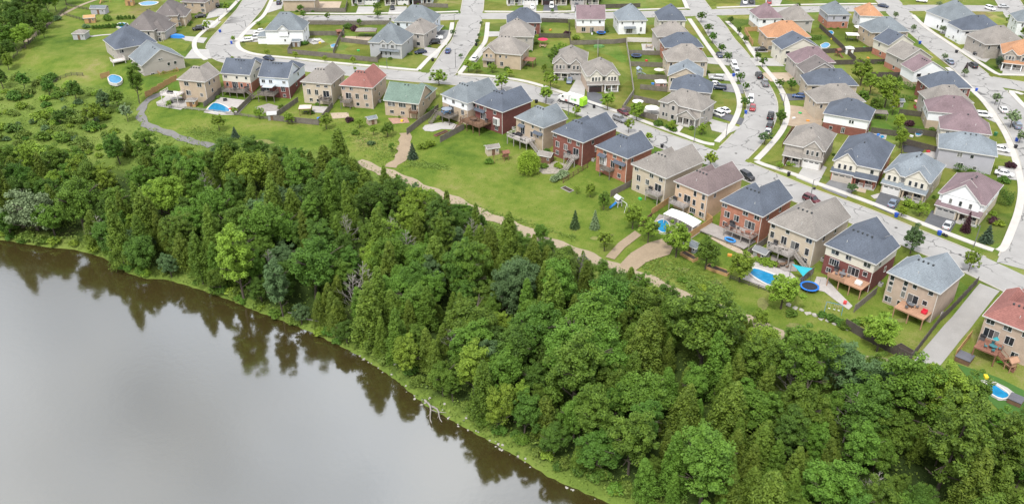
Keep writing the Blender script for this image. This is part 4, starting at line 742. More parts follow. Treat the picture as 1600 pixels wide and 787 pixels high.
house('n4', (863, 99), (917, 101), (927, 82), 'stone-fronted house with taupe roof and grey car on concrete drive', 'taupe', 'stone', ze=SE, base=ZS, style='hip', pitch=0.53, side='R', vents=2, auto=False, feats=front_feats('R', 'grey', ((0.02, 0.42), (0.55, 0.85)), True, .9))
house('n5', (916.5, 119), (969, 117), (980, 97.5), 'house with taupe roof, white gables and dark garage door behind the garbage truck', 'taupe', ('pinkish', 'cream'), ze=SE, base=ZS, style='hip', pitch=0.53, side='R', vents=2, auto=False, split=2.9, feats=front_feats('L', 'dark', ((0.08, 0.46), (0.6, 0.96)), True, 1.0, pc='white'))
house('n6', (900, 30.5), (947, 30.5), 11.0, 'white and tan house with purple roof above the blue trampoline', 'purple', ('tan', 'white'), ze=SE, base=ZS, style='gx', pitch=0.55, side='L', vents=1, split=2.6,
      wins=[(.22, 4.3, .5, .9, 1), (.5, 4.3, .5, .9, 1), (.82, 4.3, .7, .9, 1), (.25, 1.4, 1.5, 1.6, 2), (.55, 1.2, 1.4, 1.9, 2)])
house('n7', (966, 33), (1012, 32), 12.0, 'white house with pale slate roof and awning over its back door', 'grey', 'white', ze=SE, base=ZS, style='hip', pitch=0.65, side='L', vents=2,
      wins=[(.12, 4.4, .5, .8, 1), (.52, 4.4, .5, .9, 1), (.85, 4.4, .5, .8, 1), (.82, 1.8, .7, 1.6, 1), (.4, 1.4, 2.4, 1.9, 3)], feats=lambda r, S: awning(r, S['x0'] + (S['x1'] - S['x0']) * .4, S['y0'] - .5, 2.5, 4.6, 'slate'))
house('n8', (1029, 32.5), (1073, 32.5), (1021, 19), 'cream-sided house with navy roof and brick side at the street crossing', 'navy', 'cream', ze=SE, base=ZS, style='hip', pitch=0.65, side='L', vents=1)
house('n9', (1027, 58), (1081, 57), 10.5, 'beige-roofed house between two navy-roofed houses on the tree-lined street', 'beige', 'greige', ze=SE, base=ZS, style='hip', pitch=0.6, side='L', vents=1)
house('n10', (1039, 75), (1100, 74), (1032, 62), 'orange brick house with navy roof backing onto the grey fences', 'navy', 'orangebrick', ze=SE, base=ZS, style='hip', pitch=0.6, side='L', vents=1)
house('n11', (1042, 96), (1108, 96), 10.5, 'beige house with broad taupe roof near the parked white van', 'beige', 'beige', ze=SE, base=ZS, style='hip', pitch=0.62, side='L', vents=1)
house('n12', (1043, 119), (1098, 123), 10.0, 'beige-sided house with pale grey gable roof beside the silver SUV', 'grey', 'beige', ze=SE, base=ZS, style='gy', pitch=0.45, side='L', vents=2)
house('n13', (1046, 140), (1112, 146), 10.0, 'navy hip-roofed house beside the black SUV driveway', 'navy', 'greige', ze=SE, base=ZS, style='hip', pitch=0.55, side='L', vents=2)
house('n14', (1029, 158), (1097, 174), (1110, 157), 'corner house with taupe roof, white and tan walls and columned porch', 'taupe', ('greige', 'cream'), ze=SE, base=ZS, style='hip', pitch=0.55, side='R', vents=1, split=5.2,
      wins=[(.1, 4.2, .6, 1.0, 1), (.18, 1.6, .6, 1.2, 1), (.1, 1.6, .6, 1.2, 1)], feats=lambda r, S: (
          [(roof_block(S['rb'], S['tb'], S['lw'], (S['x0'] + a, S['x0'] + b, S['y0'] - d, S['y0'] + 2.5), e, .7, 'gy', .3, 0, S['lw']), wall_ring(S['lw'], (S['x0'] + a, S['x0'] + b, S['y0'] - d, S['y0'] + 2.5), zb, e + .2)) for a, b, d, e, zb in ((3.2, 6.2, .6, 5.6, -.5), (6.6, 12.6, 1.7, 2.9, 2.6))], window(r, S['x0'] + 4.7, S['y0'] - .6, 4.4, 0, .9, 1.3, 1), window(r, S['x0'] + 4.7, S['y0'] - .6, 1.6, 0, .9, 1.3, 1), window(r, S['x0'] + 9.4, S['y0'] - .02, 4.5, 0, 1.4, 1.0, 2), window(r, S['x0'] + 10, S['y0'], 1.5, 0, 1.8, 1.3, 2),
          [MB().box(S['x0'] + xx - .16, S['x0'] + xx + .16, S['y0'] - 1.62, S['y0'] - 1.3, -.4, 2.65).build('porch_post', TRIM, r) for xx in (6.8, 8.6, 10.6, 12.4)], MB().box(S['x0'] + 6.6, S['x0'] + 12.6, S['y0'] - 1.7, S['y0'], -.5, .3).build('porch', CONC, r), MB().box(S['x0'] + 7.4, S['x0'] + 8.3, S['y0'] - .06, S['y0'] + .02, .3, 2.4).build('front_door', DOORM, r)))
# ------------------------------------------------------------------ block between the tree-lined street and the far right street
house('p1', (1186, 29.5), (1224, 28.5), 12.0, 'white house with purple roof on the street corner', 'purple', ('tan', 'white'), ze=SE, base=ZS, style='hip', pitch=0.65, side='L', vents=1, split=1.9)
house('p2', (1228, 32.5), (1272, 31.5), 11.0, 'taupe-roofed house between the purple and grey roofs', 'taupe', 'greige', ze=SE, base=ZS, style='hip', pitch=0.65, side='L', vents=1)
house('p3', (1199, 59), (1268, 58.5), 12.0, 'tan house with bright orange roof on the tree-lined street', 'orange', 'tan', ze=SE, base=ZS, style='hip', pitch=0.55, side='L', vents=1)
house('p4', (1222, 78), (1284, 76), 10.5, 'cream-sided house with navy gable roof beside the orange roof', 'navy', 'cream', ze=SE, base=ZS, style='gy', pitch=0.42, side='L', vents=1)
house('p5', (1243, 99), (1306, 98), 10.0, 'purple-roofed house with stone front near the dug-up yard', 'purple', 'greige', ze=SE, base=ZS, style='hip', pitch=0.6, side='L', vents=1)
house('p6', (1258, 116), (1314, 115), 9.0, 'grey-brown gable-roofed house wedged beside the purple roof', 'dkbrown', 'stone', ze=SE, base=ZS, style='gy', pitch=0.5, side='L', vents=1)
house('p7', (1262, 133), (1342, 134), 9.5, 'navy hip-roofed house beside the leafy back yards', 'navy', 'beige', ze=SE, base=ZS, style='hip', pitch=0.6, side='L', vents=2)
house('p8', (1276, 161), (1353, 159), 10.0, 'beige house with striped taupe roof beside the tall yard trees', 'taupe', 'beige', ze=SE, base=ZS, style='hip', pitch=0.6, side='L', vents=1)
house('p9', (1286, 177), (1359.5, 189.5), (1369, 171), 'navy-roofed house with white siding over red brick behind the taupe-roofed corner house', 'navy', ('redbrick', 'white'), ze=SE, base=ZS, style='hip', pitch=0.55, side='R', vents=1, split=2.6,
      wins=[(.6, 4.1, .5, .9, 1), (.66, 4.1, .5, .9, 1), (.2, 1.3, .8, .9, 1), (.48, 1.2, .9, 1.6, 2)])
house('q1', (1224, 224), (1290, 237), (1314, 210), 'beige stone house with taupe roof, white garage and stone porch', 'taupe', 'stone', ze=SE, base=ZS, style='hip', pitch=0.53, side='R', vents=1, auto=False, feats=front_feats('R', 'white', ((0.5, 0.96),), True, 1.0, pc='stone'))
house('q2', (1301, 250), (1377, 266), (1395, 226), 'navy-roofed house with cream gable, brick garage front and railed porch', 'navy', ('orangebrick', 'cream'), ze=SE, base=ZS, style='hip', pitch=0.55, side='R', vents=1, split=2.9, auto=False, feats=front_feats('L', 'beige', ((0.03, 0.5),), True, 1.1, pc='redbrick'))
house('q3', (1381, 268), (1455, 287), (1477, 257.5), 'pale house with grey roof, twin white gables and blue car in driveway', 'grey', ('beige', 'cream'), ze=SE, base=ZS, style='hip', pitch=0.53, side='R', vents=3, split=2.9, auto=False, feats=front_feats('L', 'white', ((0.02, 0.34), (0.48, 0.98)), True, 1.1, pc='tan', gw_=.46))
house('q4', (1466, 301), (1541, 322), (1553.7, 285), 'white gabled house with purple roof and skirt roof, silver car in driveway', 'purple', ('beige', 'white'), ze=SE, base=ZS, style='hip', pitch=0.51, side='R', vents=3, split=2.9, auto=False, feats=front_feats('L', 'grey', ((0.08, 0.92),), True, 1.3, pc='beige'))
house('s00', (1294, 23.5), (1330, 23.5), 12.0, 'lavender-grey and brick house with slate roof next to the orange-roofed house', 'slate', ('orangebrick', 'lavender'), ze=SE, base=ZS, style='hip', pitch=0.6, side='L', vents=1, split=2.6)
house('s0', (1344, 25), (1381, 26), 11.0, 'white house with orange hip roof on the upper street corner', 'orange', 'white', ze=SE, base=ZS, style='hip', pitch=0.6, side='L', vents=1)
house('s1', (1362, 51.5), (1422, 49.5), (1345, 38), 'tan brick house with long slate hip roof on the right-hand street', 'slate', 'tan', ze=SE, base=ZS, style='hip', pitch=0.55, side='L', vents=1)
house('s2', (1389, 71.5), (1430, 67), (1369, 60), 'cream and brick house with navy gable roof on the right-hand street', 'navy', ('orangebrick', 'cream'), ze=SE, base=ZS, style='gy', pitch=0.5, side='L', vents=1, split=2.2)
house('s3', (1412, 94), (1458, 90), (1392, 79), 'beige and brick house with taupe gable roof on the right-hand street', 'taupe', ('orangebrick', 'greige'), ze=SE, base=ZS, style='gy', pitch=0.5, side='L', vents=1, split=1.8)
house('s4', (1428, 113), (1480, 110.5), (1411, 100), 'white-sided house with purple gable roof above the tall hedges', 'purple', ('tan', 'white'), ze=SE, base=ZS, style='gy', pitch=0.48, side='L', vents=3, split=1.9)
house('s5', (1451, 138), (1520, 138), (1439, 122), 'red brick house with navy roof between purple and taupe roofs', 'navy', 'redbrick', ze=SE, base=ZS, style='hip', pitch=0.6, side='L', vents=1)
house('s6', (1452, 160), (1522, 161), 9.5, 'taupe-roofed house wedged between navy and purple roofs', 'taupe', 'greige', ze=SE, base=ZS, style='hip', pitch=0.6, side='L', vents=1)
house('s7', (1450, 174), (1530, 181), 9.5, 'white and tan house with purple roof beside the pink umbrella', 'purple', ('tan', 'white'), ze=SE, base=ZS, style='hip', pitch=0.58, side='L', vents=1, split=2.6)
house('s8', (1469, 201), (1550, 211), 9.5, 'purple-roofed house next to the lavender-sided house', 'purple', 'cream', ze=SE, base=ZS, style='hip', pitch=0.6, side='L', vents=1)
house('s9', (1466, 231), (1559, 245), 10.5, 'lavender-grey sided house with pale grey roof behind the tall hedge', 'grey', 'lavender', ze=SE, base=ZS, style='hip', pitch=0.5, side='', vents=3, wins=[(.38, 4.2, 1.2, 1.1, 2), (.6, 4.2, .8, .9, 1), (.44, 1.4, 1.2, 1.2, 2), (.7, 1.2, .8, .8, 1)])
# right of the far right street, fronts to the left
house('u1', (1486, 33), (1532, 29), 15.0, 'slate-roofed white gabled house with white car at the upper right corner', 'slate', 'white', ze=SE, base=ZS, style='hip', pitch=0.62, side='L', vents=1)
house('u2', (1504, 48), (1568, 46), 11.0, 'white house with navy roof beside the slate-roofed corner house', 'navy', 'white', ze=SE, base=ZS, style='hip', pitch=0.55, side='L', vents=1)
house('u3', (1540, 70), (1606, 68), 13.0, 'beige stone house with taupe roof and white garage beside the parked black SUV', 'taupe', 'stone', ze=SE, base=ZS, style='hip', pitch=0.55, side='L', vents=1)
house('u4', (1566, 84), (1640, 92), 12.0, 'stone house with orange roof and blue spruce in front', 'orange', 'stone', ze=SE, base=ZS, style='hip', pitch=0.5, side='L', vents=0, auto=False, feats=front_feats('R', 'white', ((0.03, 0.3), (0.4, 0.62)), True, 1.0, pc='white'))
house('u5', (1590, 34), (1660, 38), 12.0, 'grey-roofed house at the right end of the far street', 'slate', 'white', ze=SE, base=ZS, style='hip', side='L', vents=0)
# ------------------------------------------------------------------ vegetation
LEAF = dict(dark=leaf_mat('leaves_deep_green', (0.030, 0.070, 0.011), (0.095, 0.178, 0.024), 0.014), mid=leaf_mat('leaves_mid_green', (0.042, 0.088, 0.011), (0.125, 0.210, 0.026), 0.016),
            light=leaf_mat('leaves_fresh_green', (0.078, 0.134, 0.015), (0.21, 0.305, 0.034), 0.012), olive=leaf_mat('cedar_sprays', (0.048, 0.088, 0.011), (0.150, 0.212, 0.028), 0.016),
            cool=leaf_mat('leaves_blue_green', (0.038, 0.078, 0.026), (0.115, 0.185, 0.070), 0.010), silver=leaf_mat('leaves_silvery', (0.085, 0.125, 0.055), (0.22, 0.29, 0.145), 0.008),
            lime=leaf_mat('leaves_lime', (0.105, 0.165, 0.014), (0.25, 0.34, 0.036), 0.008), plum=leaf_mat('leaves_plum', (0.022, 0.010, 0.014), (0.07, 0.028, 0.038), 0.008), spruce=leaf_mat('needles_blue_green', (0.026, 0.048, 0.026), (0.080, 0.122, 0.075), 0.008),
            scrub=leaf_mat('undergrowth_leaves', (0.052, 0.096, 0.013), (0.165, 0.225, 0.040), 0.01))
BARK = M('bark', (0.085, 0.07, 0.055), 0.95, 0.25, 1.0, 5); DEADW = M('dead_wood', (0.27, 0.245, 0.225), 0.95, 0.2, 1.0, 5)
def leaf_arrays(C, Rr, n, size, rs, squash=0.8, up=0.5, out=0.55, aspect=0.62, shell=0.45):
    """n leaves about every clump centre; returns vertex array (4 per leaf)"""
    k = len(C); c = np.repeat(C, n, 0); r = np.repeat(Rr, n); m = k * n
    d = rs.normal(size=(m, 3)); d /= np.linalg.norm(d, axis=1)[:, None]
    q = (rs.random(m) ** shell) * r; pos = c + d * q[:, None] * np.array([1, 1, squash])
    nn = d * out + np.array([0, 0, up]) + rs.normal(size=(m, 3)) * 0.38; nn /= np.linalg.norm(nn, axis=1)[:, None]
    t = np.cross(nn, rs.normal(size=(m, 3))); t /= np.linalg.norm(t, axis=1)[:, None]; b = np.cross(nn, t)
    s = size * (0.65 + 0.7 * rs.random(m)); t = t * (s / 2)[:, None]; b = b * (s / 2 * aspect)[:, None]
    return np.stack([pos - t, pos - b + t * 0.15, pos + t, pos + b + t * 0.15], 1).reshape(-1, 3)
def quads_mesh(name, v, mat, mats=None):
    n = len(v) // 4; me = bpy.data.meshes.new(name); me.vertices.add(len(v)); me.loops.add(n * 4); me.polygons.add(n)
    me.vertices.foreach_set('co', v.astype(np.float32).ravel()); me.loops.foreach_set('vertex_index', np.arange(n * 4)); me.polygons.foreach_set('loop_start', np.arange(0, n * 4, 4))
    me.update(); me.materials.append(mat); return me
def limb(mb, p, d, ln, r, depth, rg, wild=0.5, n=5):
    q = p + d * ln; mb.tube(p, q, r, r * 0.62, n, cap=(depth == 0))
    if depth <= 0: return
    for _ in range(rg.choice([2, 3])):
        nd = (d + Vector((rg.uniform(-1, 1), rg.uniform(-1, 1), rg.uniform(-0.35, 0.7))) * wild * 1.3).normalized(); limb(mb, p + d * ln * rg.uniform(0.55, 1.0), nd, ln * rg.uniform(0.55, 0.8), r * 0.58, depth - 1, rg, wild, max(3, n - 1))
def broadleaf(seed, h, rad, th, clumps, per, size, gap=0.0):
    rs = np.random.RandomState(seed); rg = random.Random(seed); rzv = (h - th) / 2; zc = th + rzv
    C, Rr = [], []
    for i in range(clumps):
        z = 1 - 1.62 * (i + 0.5) / clumps; a = i * 2.39996 + rg.uniform(-0.5, 0.5); s = math.sqrt(max(0.02, 1 - z * z)); f = rg.uniform(0.56, 1.12) * (0.9 + 0.2 * math.sin(a * 2 + seed)) * (1.0 - 0.12 * max(0, z))
        if rg.random() < gap: continue
        C.append((math.cos(a) * s * rad * f, math.sin(a) * s * rad * f, zc + z * rzv * f)); Rr.append(rad * rg.choice([rg.uniform(0.13, 0.2), rg.uniform(0.2, 0.34)]))
    for i in range(clumps // 5):
        C.append((rg.gauss(0, rad * 0.3), rg.gauss(0, rad * 0.3), zc + rg.gauss(0, rzv * 0.3))); Rr.append(rad * 0.3)
    v = leaf_arrays(np.array(C), np.array(Rr), per, size, rs)
    mb = MB(); mb.tube((0, 0, -0.4), (0, 0, th), rad * 0.075, rad * 0.055, 7); mb.tube((0, 0, th), (rg.uniform(-.2, .2), rg.uniform(-.2, .2), zc + rzv * 0.5), rad * 0.055, rad * 0.02, 6)
    for i in range(9):
        a = i * 2.4; z = th + (h - th) * (0.02 + 0.06 * i); ln = rad * rg.uniform(0.5, 0.85); limb(mb, Vector((0, 0, z)), Vector((math.cos(a), math.sin(a), 0.55)).normalized(), ln, rad * 0.03, 1, rg, 0.4)
    return mb.mesh('trunk', BARK), quads_mesh('crown', v, LEAF['mid'])
def cedar(seed, h, rad, n, size):
    rs = np.random.RandomState(seed); rg = random.Random(seed); C, Rr = [], []
    k = 64
    for i in range(k):
        f = ((i + 0.5) / k) ** 0.85; z = h * (0.05 + 0.93 * f); r = rad * (1 - f) ** 0.62 * (0.72 + 0.3 * rg.random()); a = i * 2.39996 + rg.uniform(-.4, .4)
        C.append((math.cos(a) * r, math.sin(a) * r, z)); Rr.append(0.16 * rad + 0.26 * rad * (1 - f))
    for i in range(16): f = i / 16; C.append((0, 0, h * (0.12 + 0.86 * f))); Rr.append(rad * 0.42 * (1 - f) + 0.16)
    C, Rr = np.array(C), np.array(Rr); m = n // len(C)
    v = leaf_arrays(C, Rr, m, size, rs, squash=1.35, up=0.35, out=0.75, aspect=0.5, shell=0.4)
    mb = MB(); mb.tube((0, 0, -0.4), (0, 0, h * 0.95), rad * 0.09, 0.02, 6)
    return mb.mesh('trunk', BARK), quads_mesh('crown', v, LEAF['olive'])
def spruce(seed, h, rad, n, size):
    rs = np.random.RandomState(seed); C, Rr = [], []; tiers = 13
    for i in range(tiers):
        f = i / tiers; r = rad * (1 - f) ** 0.9; z = h * (0.06 + 0.93 * f); m = max(4, int(11 * (1 - f)))
        for j in range(m):
            a = 2 * math.pi * j / m + i * 0.7
            for q in (0.35, 0.65, 0.92): C.append((math.cos(a) * r * q, math.sin(a) * r * q, z - 0.10 * h * q * (1 - f) + rs.uniform(-.05, .05))); Rr.append(0.05 * h * (1 - f) + 0.1)
    C.append((0, 0, h * .97)); Rr.append(.12); C, Rr = np.array(C), np.array(Rr)
    v = leaf_arrays(C, Rr, max(6, n // len(C)), size, rs, squash=0.7, up=0.4, out=0.5, aspect=0.45); mb = MB(); mb.tube((0, 0, -0.3), (0, 0, h * 0.96), rad * 0.1, 0.015, 6)
    return mb.mesh('trunk', BARK), quads_mesh('crown', v, LEAF['spruce'])
def willow(seed, h, rad, n):
    rs = np.random.RandomState(seed); m = 90; V = []
    for i in range(m):
        a = i * 2.39996; f = math.sqrt((i + .5) / m); x, y = math.cos(a) * rad * f, math.sin(a) * rad * f; zt = h * (1 - 0.35 * f * f); k = n // m; z = zt - rs.random(k) ** 0.8 * (zt - 0.5) * (0.45 + 0.5 * f)
        C = np.stack([x + rs.normal(0, .16, k), y + rs.normal(0, .16, k), z], 1); V.append(leaf_arrays(C, np.full(k, 0.2), 1, 0.36, rs, up=0.2, aspect=0.4))
    mb = MB(); mb.tube((0, 0, -.3), (0, 0, h * .8), .22, .08, 7); return mb.mesh('trunk', BARK), quads_mesh('crown', np.concatenate(V), LEAF['lime'])
def bare(seed, h):
    rg = random.Random(seed); mb = MB(); p = Vector((0, 0, -0.4)); d = Vector((rg.uniform(-.06, .06), rg.uniform(-.06, .06), 1)).normalized(); mb.tube(p, d * h, h * 0.013, h * 0.003, 6)
    br = MB()
    for i in range(22): a = i * 2.4; z = h * (0.25 + 0.7 * i / 22); limb(br, d * z, Vector((math.cos(a), math.sin(a), 0.75)).normalized(), h * 0.22 * (1.15 - i / 22), h * 0.0045, 2, rg, 0.5, 3)
    return mb.mesh('trunk', DEADW), br.mesh('branches', DEADW)
def shrub_me(seed, r, h, n, size):
    rs = np.random.RandomState(seed); k = 26; a = rs.uniform(0, 6.28, k); f = np.sqrt(rs.random(k)); C = np.stack([np.cos(a) * f * r * .75, np.sin(a) * f * r * .75, h * (0.28 + 0.5 * (1 - f * f) * rs.random(k))], 1)
    return quads_mesh('foliage', leaf_arrays(C, np.full(k, r * 0.38), n // k, size, rs), LEAF['mid'])
TREES = {'B': [broadleaf(11, 13, 4.4, 2.6, 92, 190, 0.36), broadleaf(12, 15, 3.7, 2.4, 96, 170, 0.36, 0.12), broadleaf(13, 12.5, 4.8, 2.4, 100, 185, 0.37, 0.06), broadleaf(14, 16, 3.9, 2.8, 104, 170, 0.36, 0.18), broadleaf(15, 12, 3.8, 1.8, 78, 190, 0.35), broadleaf(16, 14, 4.5, 2.0, 96, 180, 0.36, 0.14), broadleaf(17, 16.5, 3.3, 2.4, 96, 160, 0.35, 0.2)],
         'C': [cedar(21, 13, 2.5, 11000, 0.33), cedar(22, 14.5, 2.2, 10500, 0.32), cedar(23, 11, 2.8, 11000, 0.33), cedar(24, 13, 2.4, 11000, 0.33), cedar(25, 10.5, 2.5, 10000, 0.32), cedar(26, 15, 2.5, 12000, 0.33)],
         'Y': [broadleaf(31, 6, 2.05, 1.2, 46, 95, 0.30), broadleaf(32, 6.2, 1.9, 1.3, 44, 95, 0.30), broadleaf(33, 5.8, 2.2, 1.0, 48, 95, 0.30, .05)],
         'T': [broadleaf(41, 5, 1.55, 1.3, 34, 80, 0.30, .05), broadleaf(42, 5, 1.45, 1.4, 32, 80, 0.30, .1)], 'S': [spruce(51, 5.5, 1.9, 5200, 0.30), spruce(52, 5.2, 1.7, 5000, 0.30)],
         'O': [broadleaf(61, 8, 4.4, 1.0, 80, 110, 0.40, .1), broadleaf(62, 7.5, 4.0, 1.0, 74, 110, 0.40, .1)], 'W': [willow(71, 5.8, 2.7, 6500)], 'X': [bare(81, 10), bare(82, 11), bare(83, 9.5)]}
SHRUB = [shrub_me(91, 1.3, 1.5, 900, 0.30), shrub_me(92, 1.2, 1.3, 900, 0.30), shrub_me(93, 1.4, 1.8, 1000, 0.32)]
TNAME = {'B': 'broadleaf_tree', 'C': 'cedar_tree', 'Y': 'yard_tree', 'T': 'street_tree', 'S': 'spruce_tree', 'O': 'willow_tree', 'W': 'weeping_willow', 'X': 'dead_tree'}
TH = {'B': 13.2, 'C': 11.8, 'Y': 6.0, 'T': 5.0, 'S': 5.4, 'O': 7.8, 'W': 5.8, 'X': 10.0}
def recolor(o, mat):
    o.material_slots[0].link = 'OBJECT'; o.material_slots[0].material = mat
def tree(kind, p, h, label, group, leaf=None, var=None, wide=1.0):
    tm, cm = TREES[kind][var if var is not None else rnd.randrange(len(TREES[kind]))]; s = h / TH[kind]
    t = thing(TNAME[kind], p, rnd.uniform(0, 6.28), label, 'tree', group); t.scale = (s * wide * rnd.uniform(.9, 1.1), s * wide, s * rnd.uniform(0.95, 1.05))
    if kind in 'BCX': t.rotation_euler = (rnd.gauss(0, .05), rnd.gauss(0, .05), rnd.uniform(0, 6.28))
    add('trunk', tm, t); c = add('branches' if kind == 'X' else 'crown', cm, t)
    if leaf: recolor(c, LEAF[leaf])
    return t
def shrub(p, s, label, group=None, leaf='mid', name='shrub', sz=1.0):
    o = add(name, SHRUB[rnd.randrange(3)], None, p, rnd.uniform(0, 6.28)); o.scale = (s, s, s * sz); recolor(o, LEAF[leaf]); return tag(o, label, name.replace('foundation_', ''), group)
def top_at(px, py, h):
    z = 0.0
    for _ in range(16): p = at(px, py, z + h); z = 0.5 * z + 0.5 * gz(p.x, p.y)
    return Vector((p.x, p.y, gz(p.x, p.y)))
FL = {('B', 'dark'): 'deep green broadleaf tree', ('B', 'mid'): 'mid green broadleaf tree', ('B', 'light'): 'fresh light green broadleaf tree', ('B', 'cool'): 'blue-green broadleaf tree', ('C', 'olive'): 'olive green cedar',
      ('C', 'mid'): 'bright green cedar', ('O', 'cool'): 'low spreading grey-green willow', ('O', 'silver'): 'pale silvery willow', ('X', None): 'bare grey dead tree'}
def wood_zone(p):
    b = float(np.interp(p.x / p.y, *T_BANK)); t = float(np.interp(p.x / p.y, *T_LAWN)); f = (p.y - b) / max(t - b, 1)
    return 'leaning over the river edge' if p.y < b + 9 else ('on the meadow edge of the wood' if f > .72 else ('deep inside the riverside wood' if f > .4 else 'on the lower slope of the riverside wood'))
PLANTED = []
def forest_tree(kind, p, h, leaf, wide=1.0, label=None):
    PLANTED.append((p.x, p.y, {'B': 3.6, 'C': 2.3, 'O': 3.2, 'X': 1.6}[kind] * h / TH[kind] * wide))
    lb = ('tall ' if h > 12.2 else ('' if h > 9.5 else 'short ')) + FL[(kind, leaf)] + ' ' + wood_zone(p); tree(kind, p, h, lb, 'wood trees: ' + lb, leaf, None, wide)
BIG = [('B', 925, 452, 17, 'mid', 1.0), ('B', 1003, 438, 14, 'mid', 1.0), ('B', 962, 420, 12, 'dark', 1.0), ('B', 1110, 466, 17, 'mid', 1.2), ('B', 1272, 528, 15, 'mid', 1.1), ('B', 1200, 520, 13, 'mid', 1.0), ('B', 1330, 548, 12, 'cool', 1.1), ('B', 1440, 574, 15, 'mid', 1.1),
       ('B', 1490, 590, 14, 'light', 1.0), ('B', 1505, 645, 17, 'mid', 1.1), ('B', 1590, 668, 14, 'mid', 1.0), ('B', 1190, 604, 11, 'mid', 1.0), ('B', 1110, 684, 14, 'mid', 1.1), ('B', 1300, 732, 12, 'mid', 1.0), ('B', 1524, 606, 12, 'mid', 1.0), ('B', 880, 412, 13, 'mid', 1.0), ('B', 815, 398, 13, 'cool', 1.0), ('B', 742, 388, 13, 'mid', 1.0),
       ('B', 688, 318, 11, 'dark', 1.0), ('B', 715, 385, 13, 'dark', 1.0), ('B', 640, 330, 10, 'light', 1.0), ('B', 600, 340, 10, 'light', 1.0), ('B', 392, 220, 12, 'dark', 1.0), ('B', 352, 216, 12, 'dark', 1.0), ('O', 445, 292, 9, 'cool', 1.0), ('O', 40, 300, 11, 'silver', 1.0), ('O', 410, 306, 8, 'cool', 1.0),
       ('B', 175, 205, 10, 'dark', 1.0), ('B', 205, 105, 12, 'mid', 0.8), ('B', 120, 250, 10, 'light', 1.0), ('B', 15, 250, 11, 'dark', 1.0), ('B', 240, 275, 11, 'mid', 1.0), ('B', 165, 265, 10, 'light', 1.0), ('C', 525, 222, 11, 'olive', 1.5), ('C', 502, 238, 10, 'olive', 1.6), ('C', 548, 242, 11, 'olive', 1.5), ('C', 570, 266, 10, 'olive', 1.5), ('C', 536, 252, 10, 'olive', 1.5), ('C', 512, 258, 10, 'olive', 1.5), ('B', 1380, 760, 10, 'mid', 1.0),
       ('B', 1265, 600, 11, 'mid', 1.0), ('C', 1075, 590, 13, 'olive', 1.1), ('B', 785, 545, 12, 'mid', 1.0), ('B', 1360, 590, 13, 'dark', 1.0), ('B', 845, 350, 5.5, 'mid', .9), ('B', 1005, 575, 12, 'mid', 1.0)]
for k, x, y, h, lf, w in BIG: forest_tree(k, top_at(x, y, h), h, lf, w)
for x, y, h in [(318, 272, 10), (150, 335, 9), (415, 385, 9), (610, 342, 10), (540, 336, 10), (632, 356, 10), (560, 405, 11), (735, 338, 8), (755, 350, 8), (545, 425, 12), (905, 396, 7), (1338, 610, 11), (1375, 740, 9), (1240, 566, 9), (705, 505, 8)]:
    forest_tree('X', top_at(x, y, h), h, None)
LINE_X, LINE_Y = [-300, 0, 60, 110, 160, 210, 250, 290, 330] + [q[0] for q in LAWN_PX if q[0] > 350], [228, 226, 222, 218, 208, 204, 216, 226, 230] + [q[1] for q in LAWN_PX if q[0] > 350]
def proj_y(p, h):
    z = p.z + h - CAM_H; zc = p.y * math.cos(CAM_T) - z * math.sin(CAM_T); return 800 + CAM_F * p.x / zc, 393.5 - CAM_F * (p.y * math.sin(CAM_T) + z * math.cos(CAM_T)) / zc
def fill_forest(seed=5, most=400, cap=22000, shrink=1.0, pack=0.78):
    rg = random.Random(seed); tries = 0; n = 0
    while n < most and tries < cap:
        tries += 1; px = rg.uniform(-60, 1660); py = rg.uniform(200, 880); p = gat(px, py)
        th = p.x / p.y; b = float(np.interp(th, *T_BANK)); t = float(np.interp(th, *T_LAWN)); strip = 2.8 if px > 560 else 1.2
        if p.y < b + strip or p.y > t - 3: continue
        if px < 330 and p.y > b + (40 if px < 230 else 56) and rg.random() < 0.96: continue
        nz = math.sin(p.x * 0.06 + 1.7) * math.cos(p.y * 0.075) + 0.5 * math.sin(p.x * 0.19 + p.y * 0.13)
        edge = (t - p.y) / max(t - b, 1); right = px > 1180 and edge < 0.62
        pc = 0.52 + 0.36 * nz - (0.25 if right else 0) - (0.3 if edge < 0.35 else 0) - (0.25 if px < 130 else 0)
        kind = 'C' if rg.random() < pc else 'B'; h = rg.choice([rg.uniform(6, 10), rg.uniform(9, 15)]) if kind == 'C' else rg.choice([rg.uniform(6.5, 10.5), rg.uniform(10, 16)])
        h *= shrink
        lim = rg.uniform(-3, 8) if px < 1120 else rg.uniform(-16, 4)
        while h > 3.6 and (lambda q: q[1] < np.interp(q[0], LINE_X, LINE_Y) + lim)(proj_y(p, h)): h *= 0.9
        if h <= 3.6: continue
        r = {'B': 3.2, 'C': 2.1}[kind] * h / TH[kind]
        if any((p.x - q[0]) ** 2 + (p.y - q[1]) ** 2 < ((r + q[2]) * pack) ** 2 for q in PLANTED): continue
        lf = ('olive' if rg.random() < 0.82 else 'mid') if kind == 'C' else rg.choices(['mid', 'dark', 'light', 'cool'], [6, 3.2, 1.2, 0.8])[0]
        forest_tree(kind, p, h, lf, rg.uniform(0.9, 1.35) if kind == 'C' else rg.uniform(.9, 1.15)); n += 1
    return n
NF = fill_forest(); NF2 = fill_forest(6, 170, 16000, 0.62, 0.68)
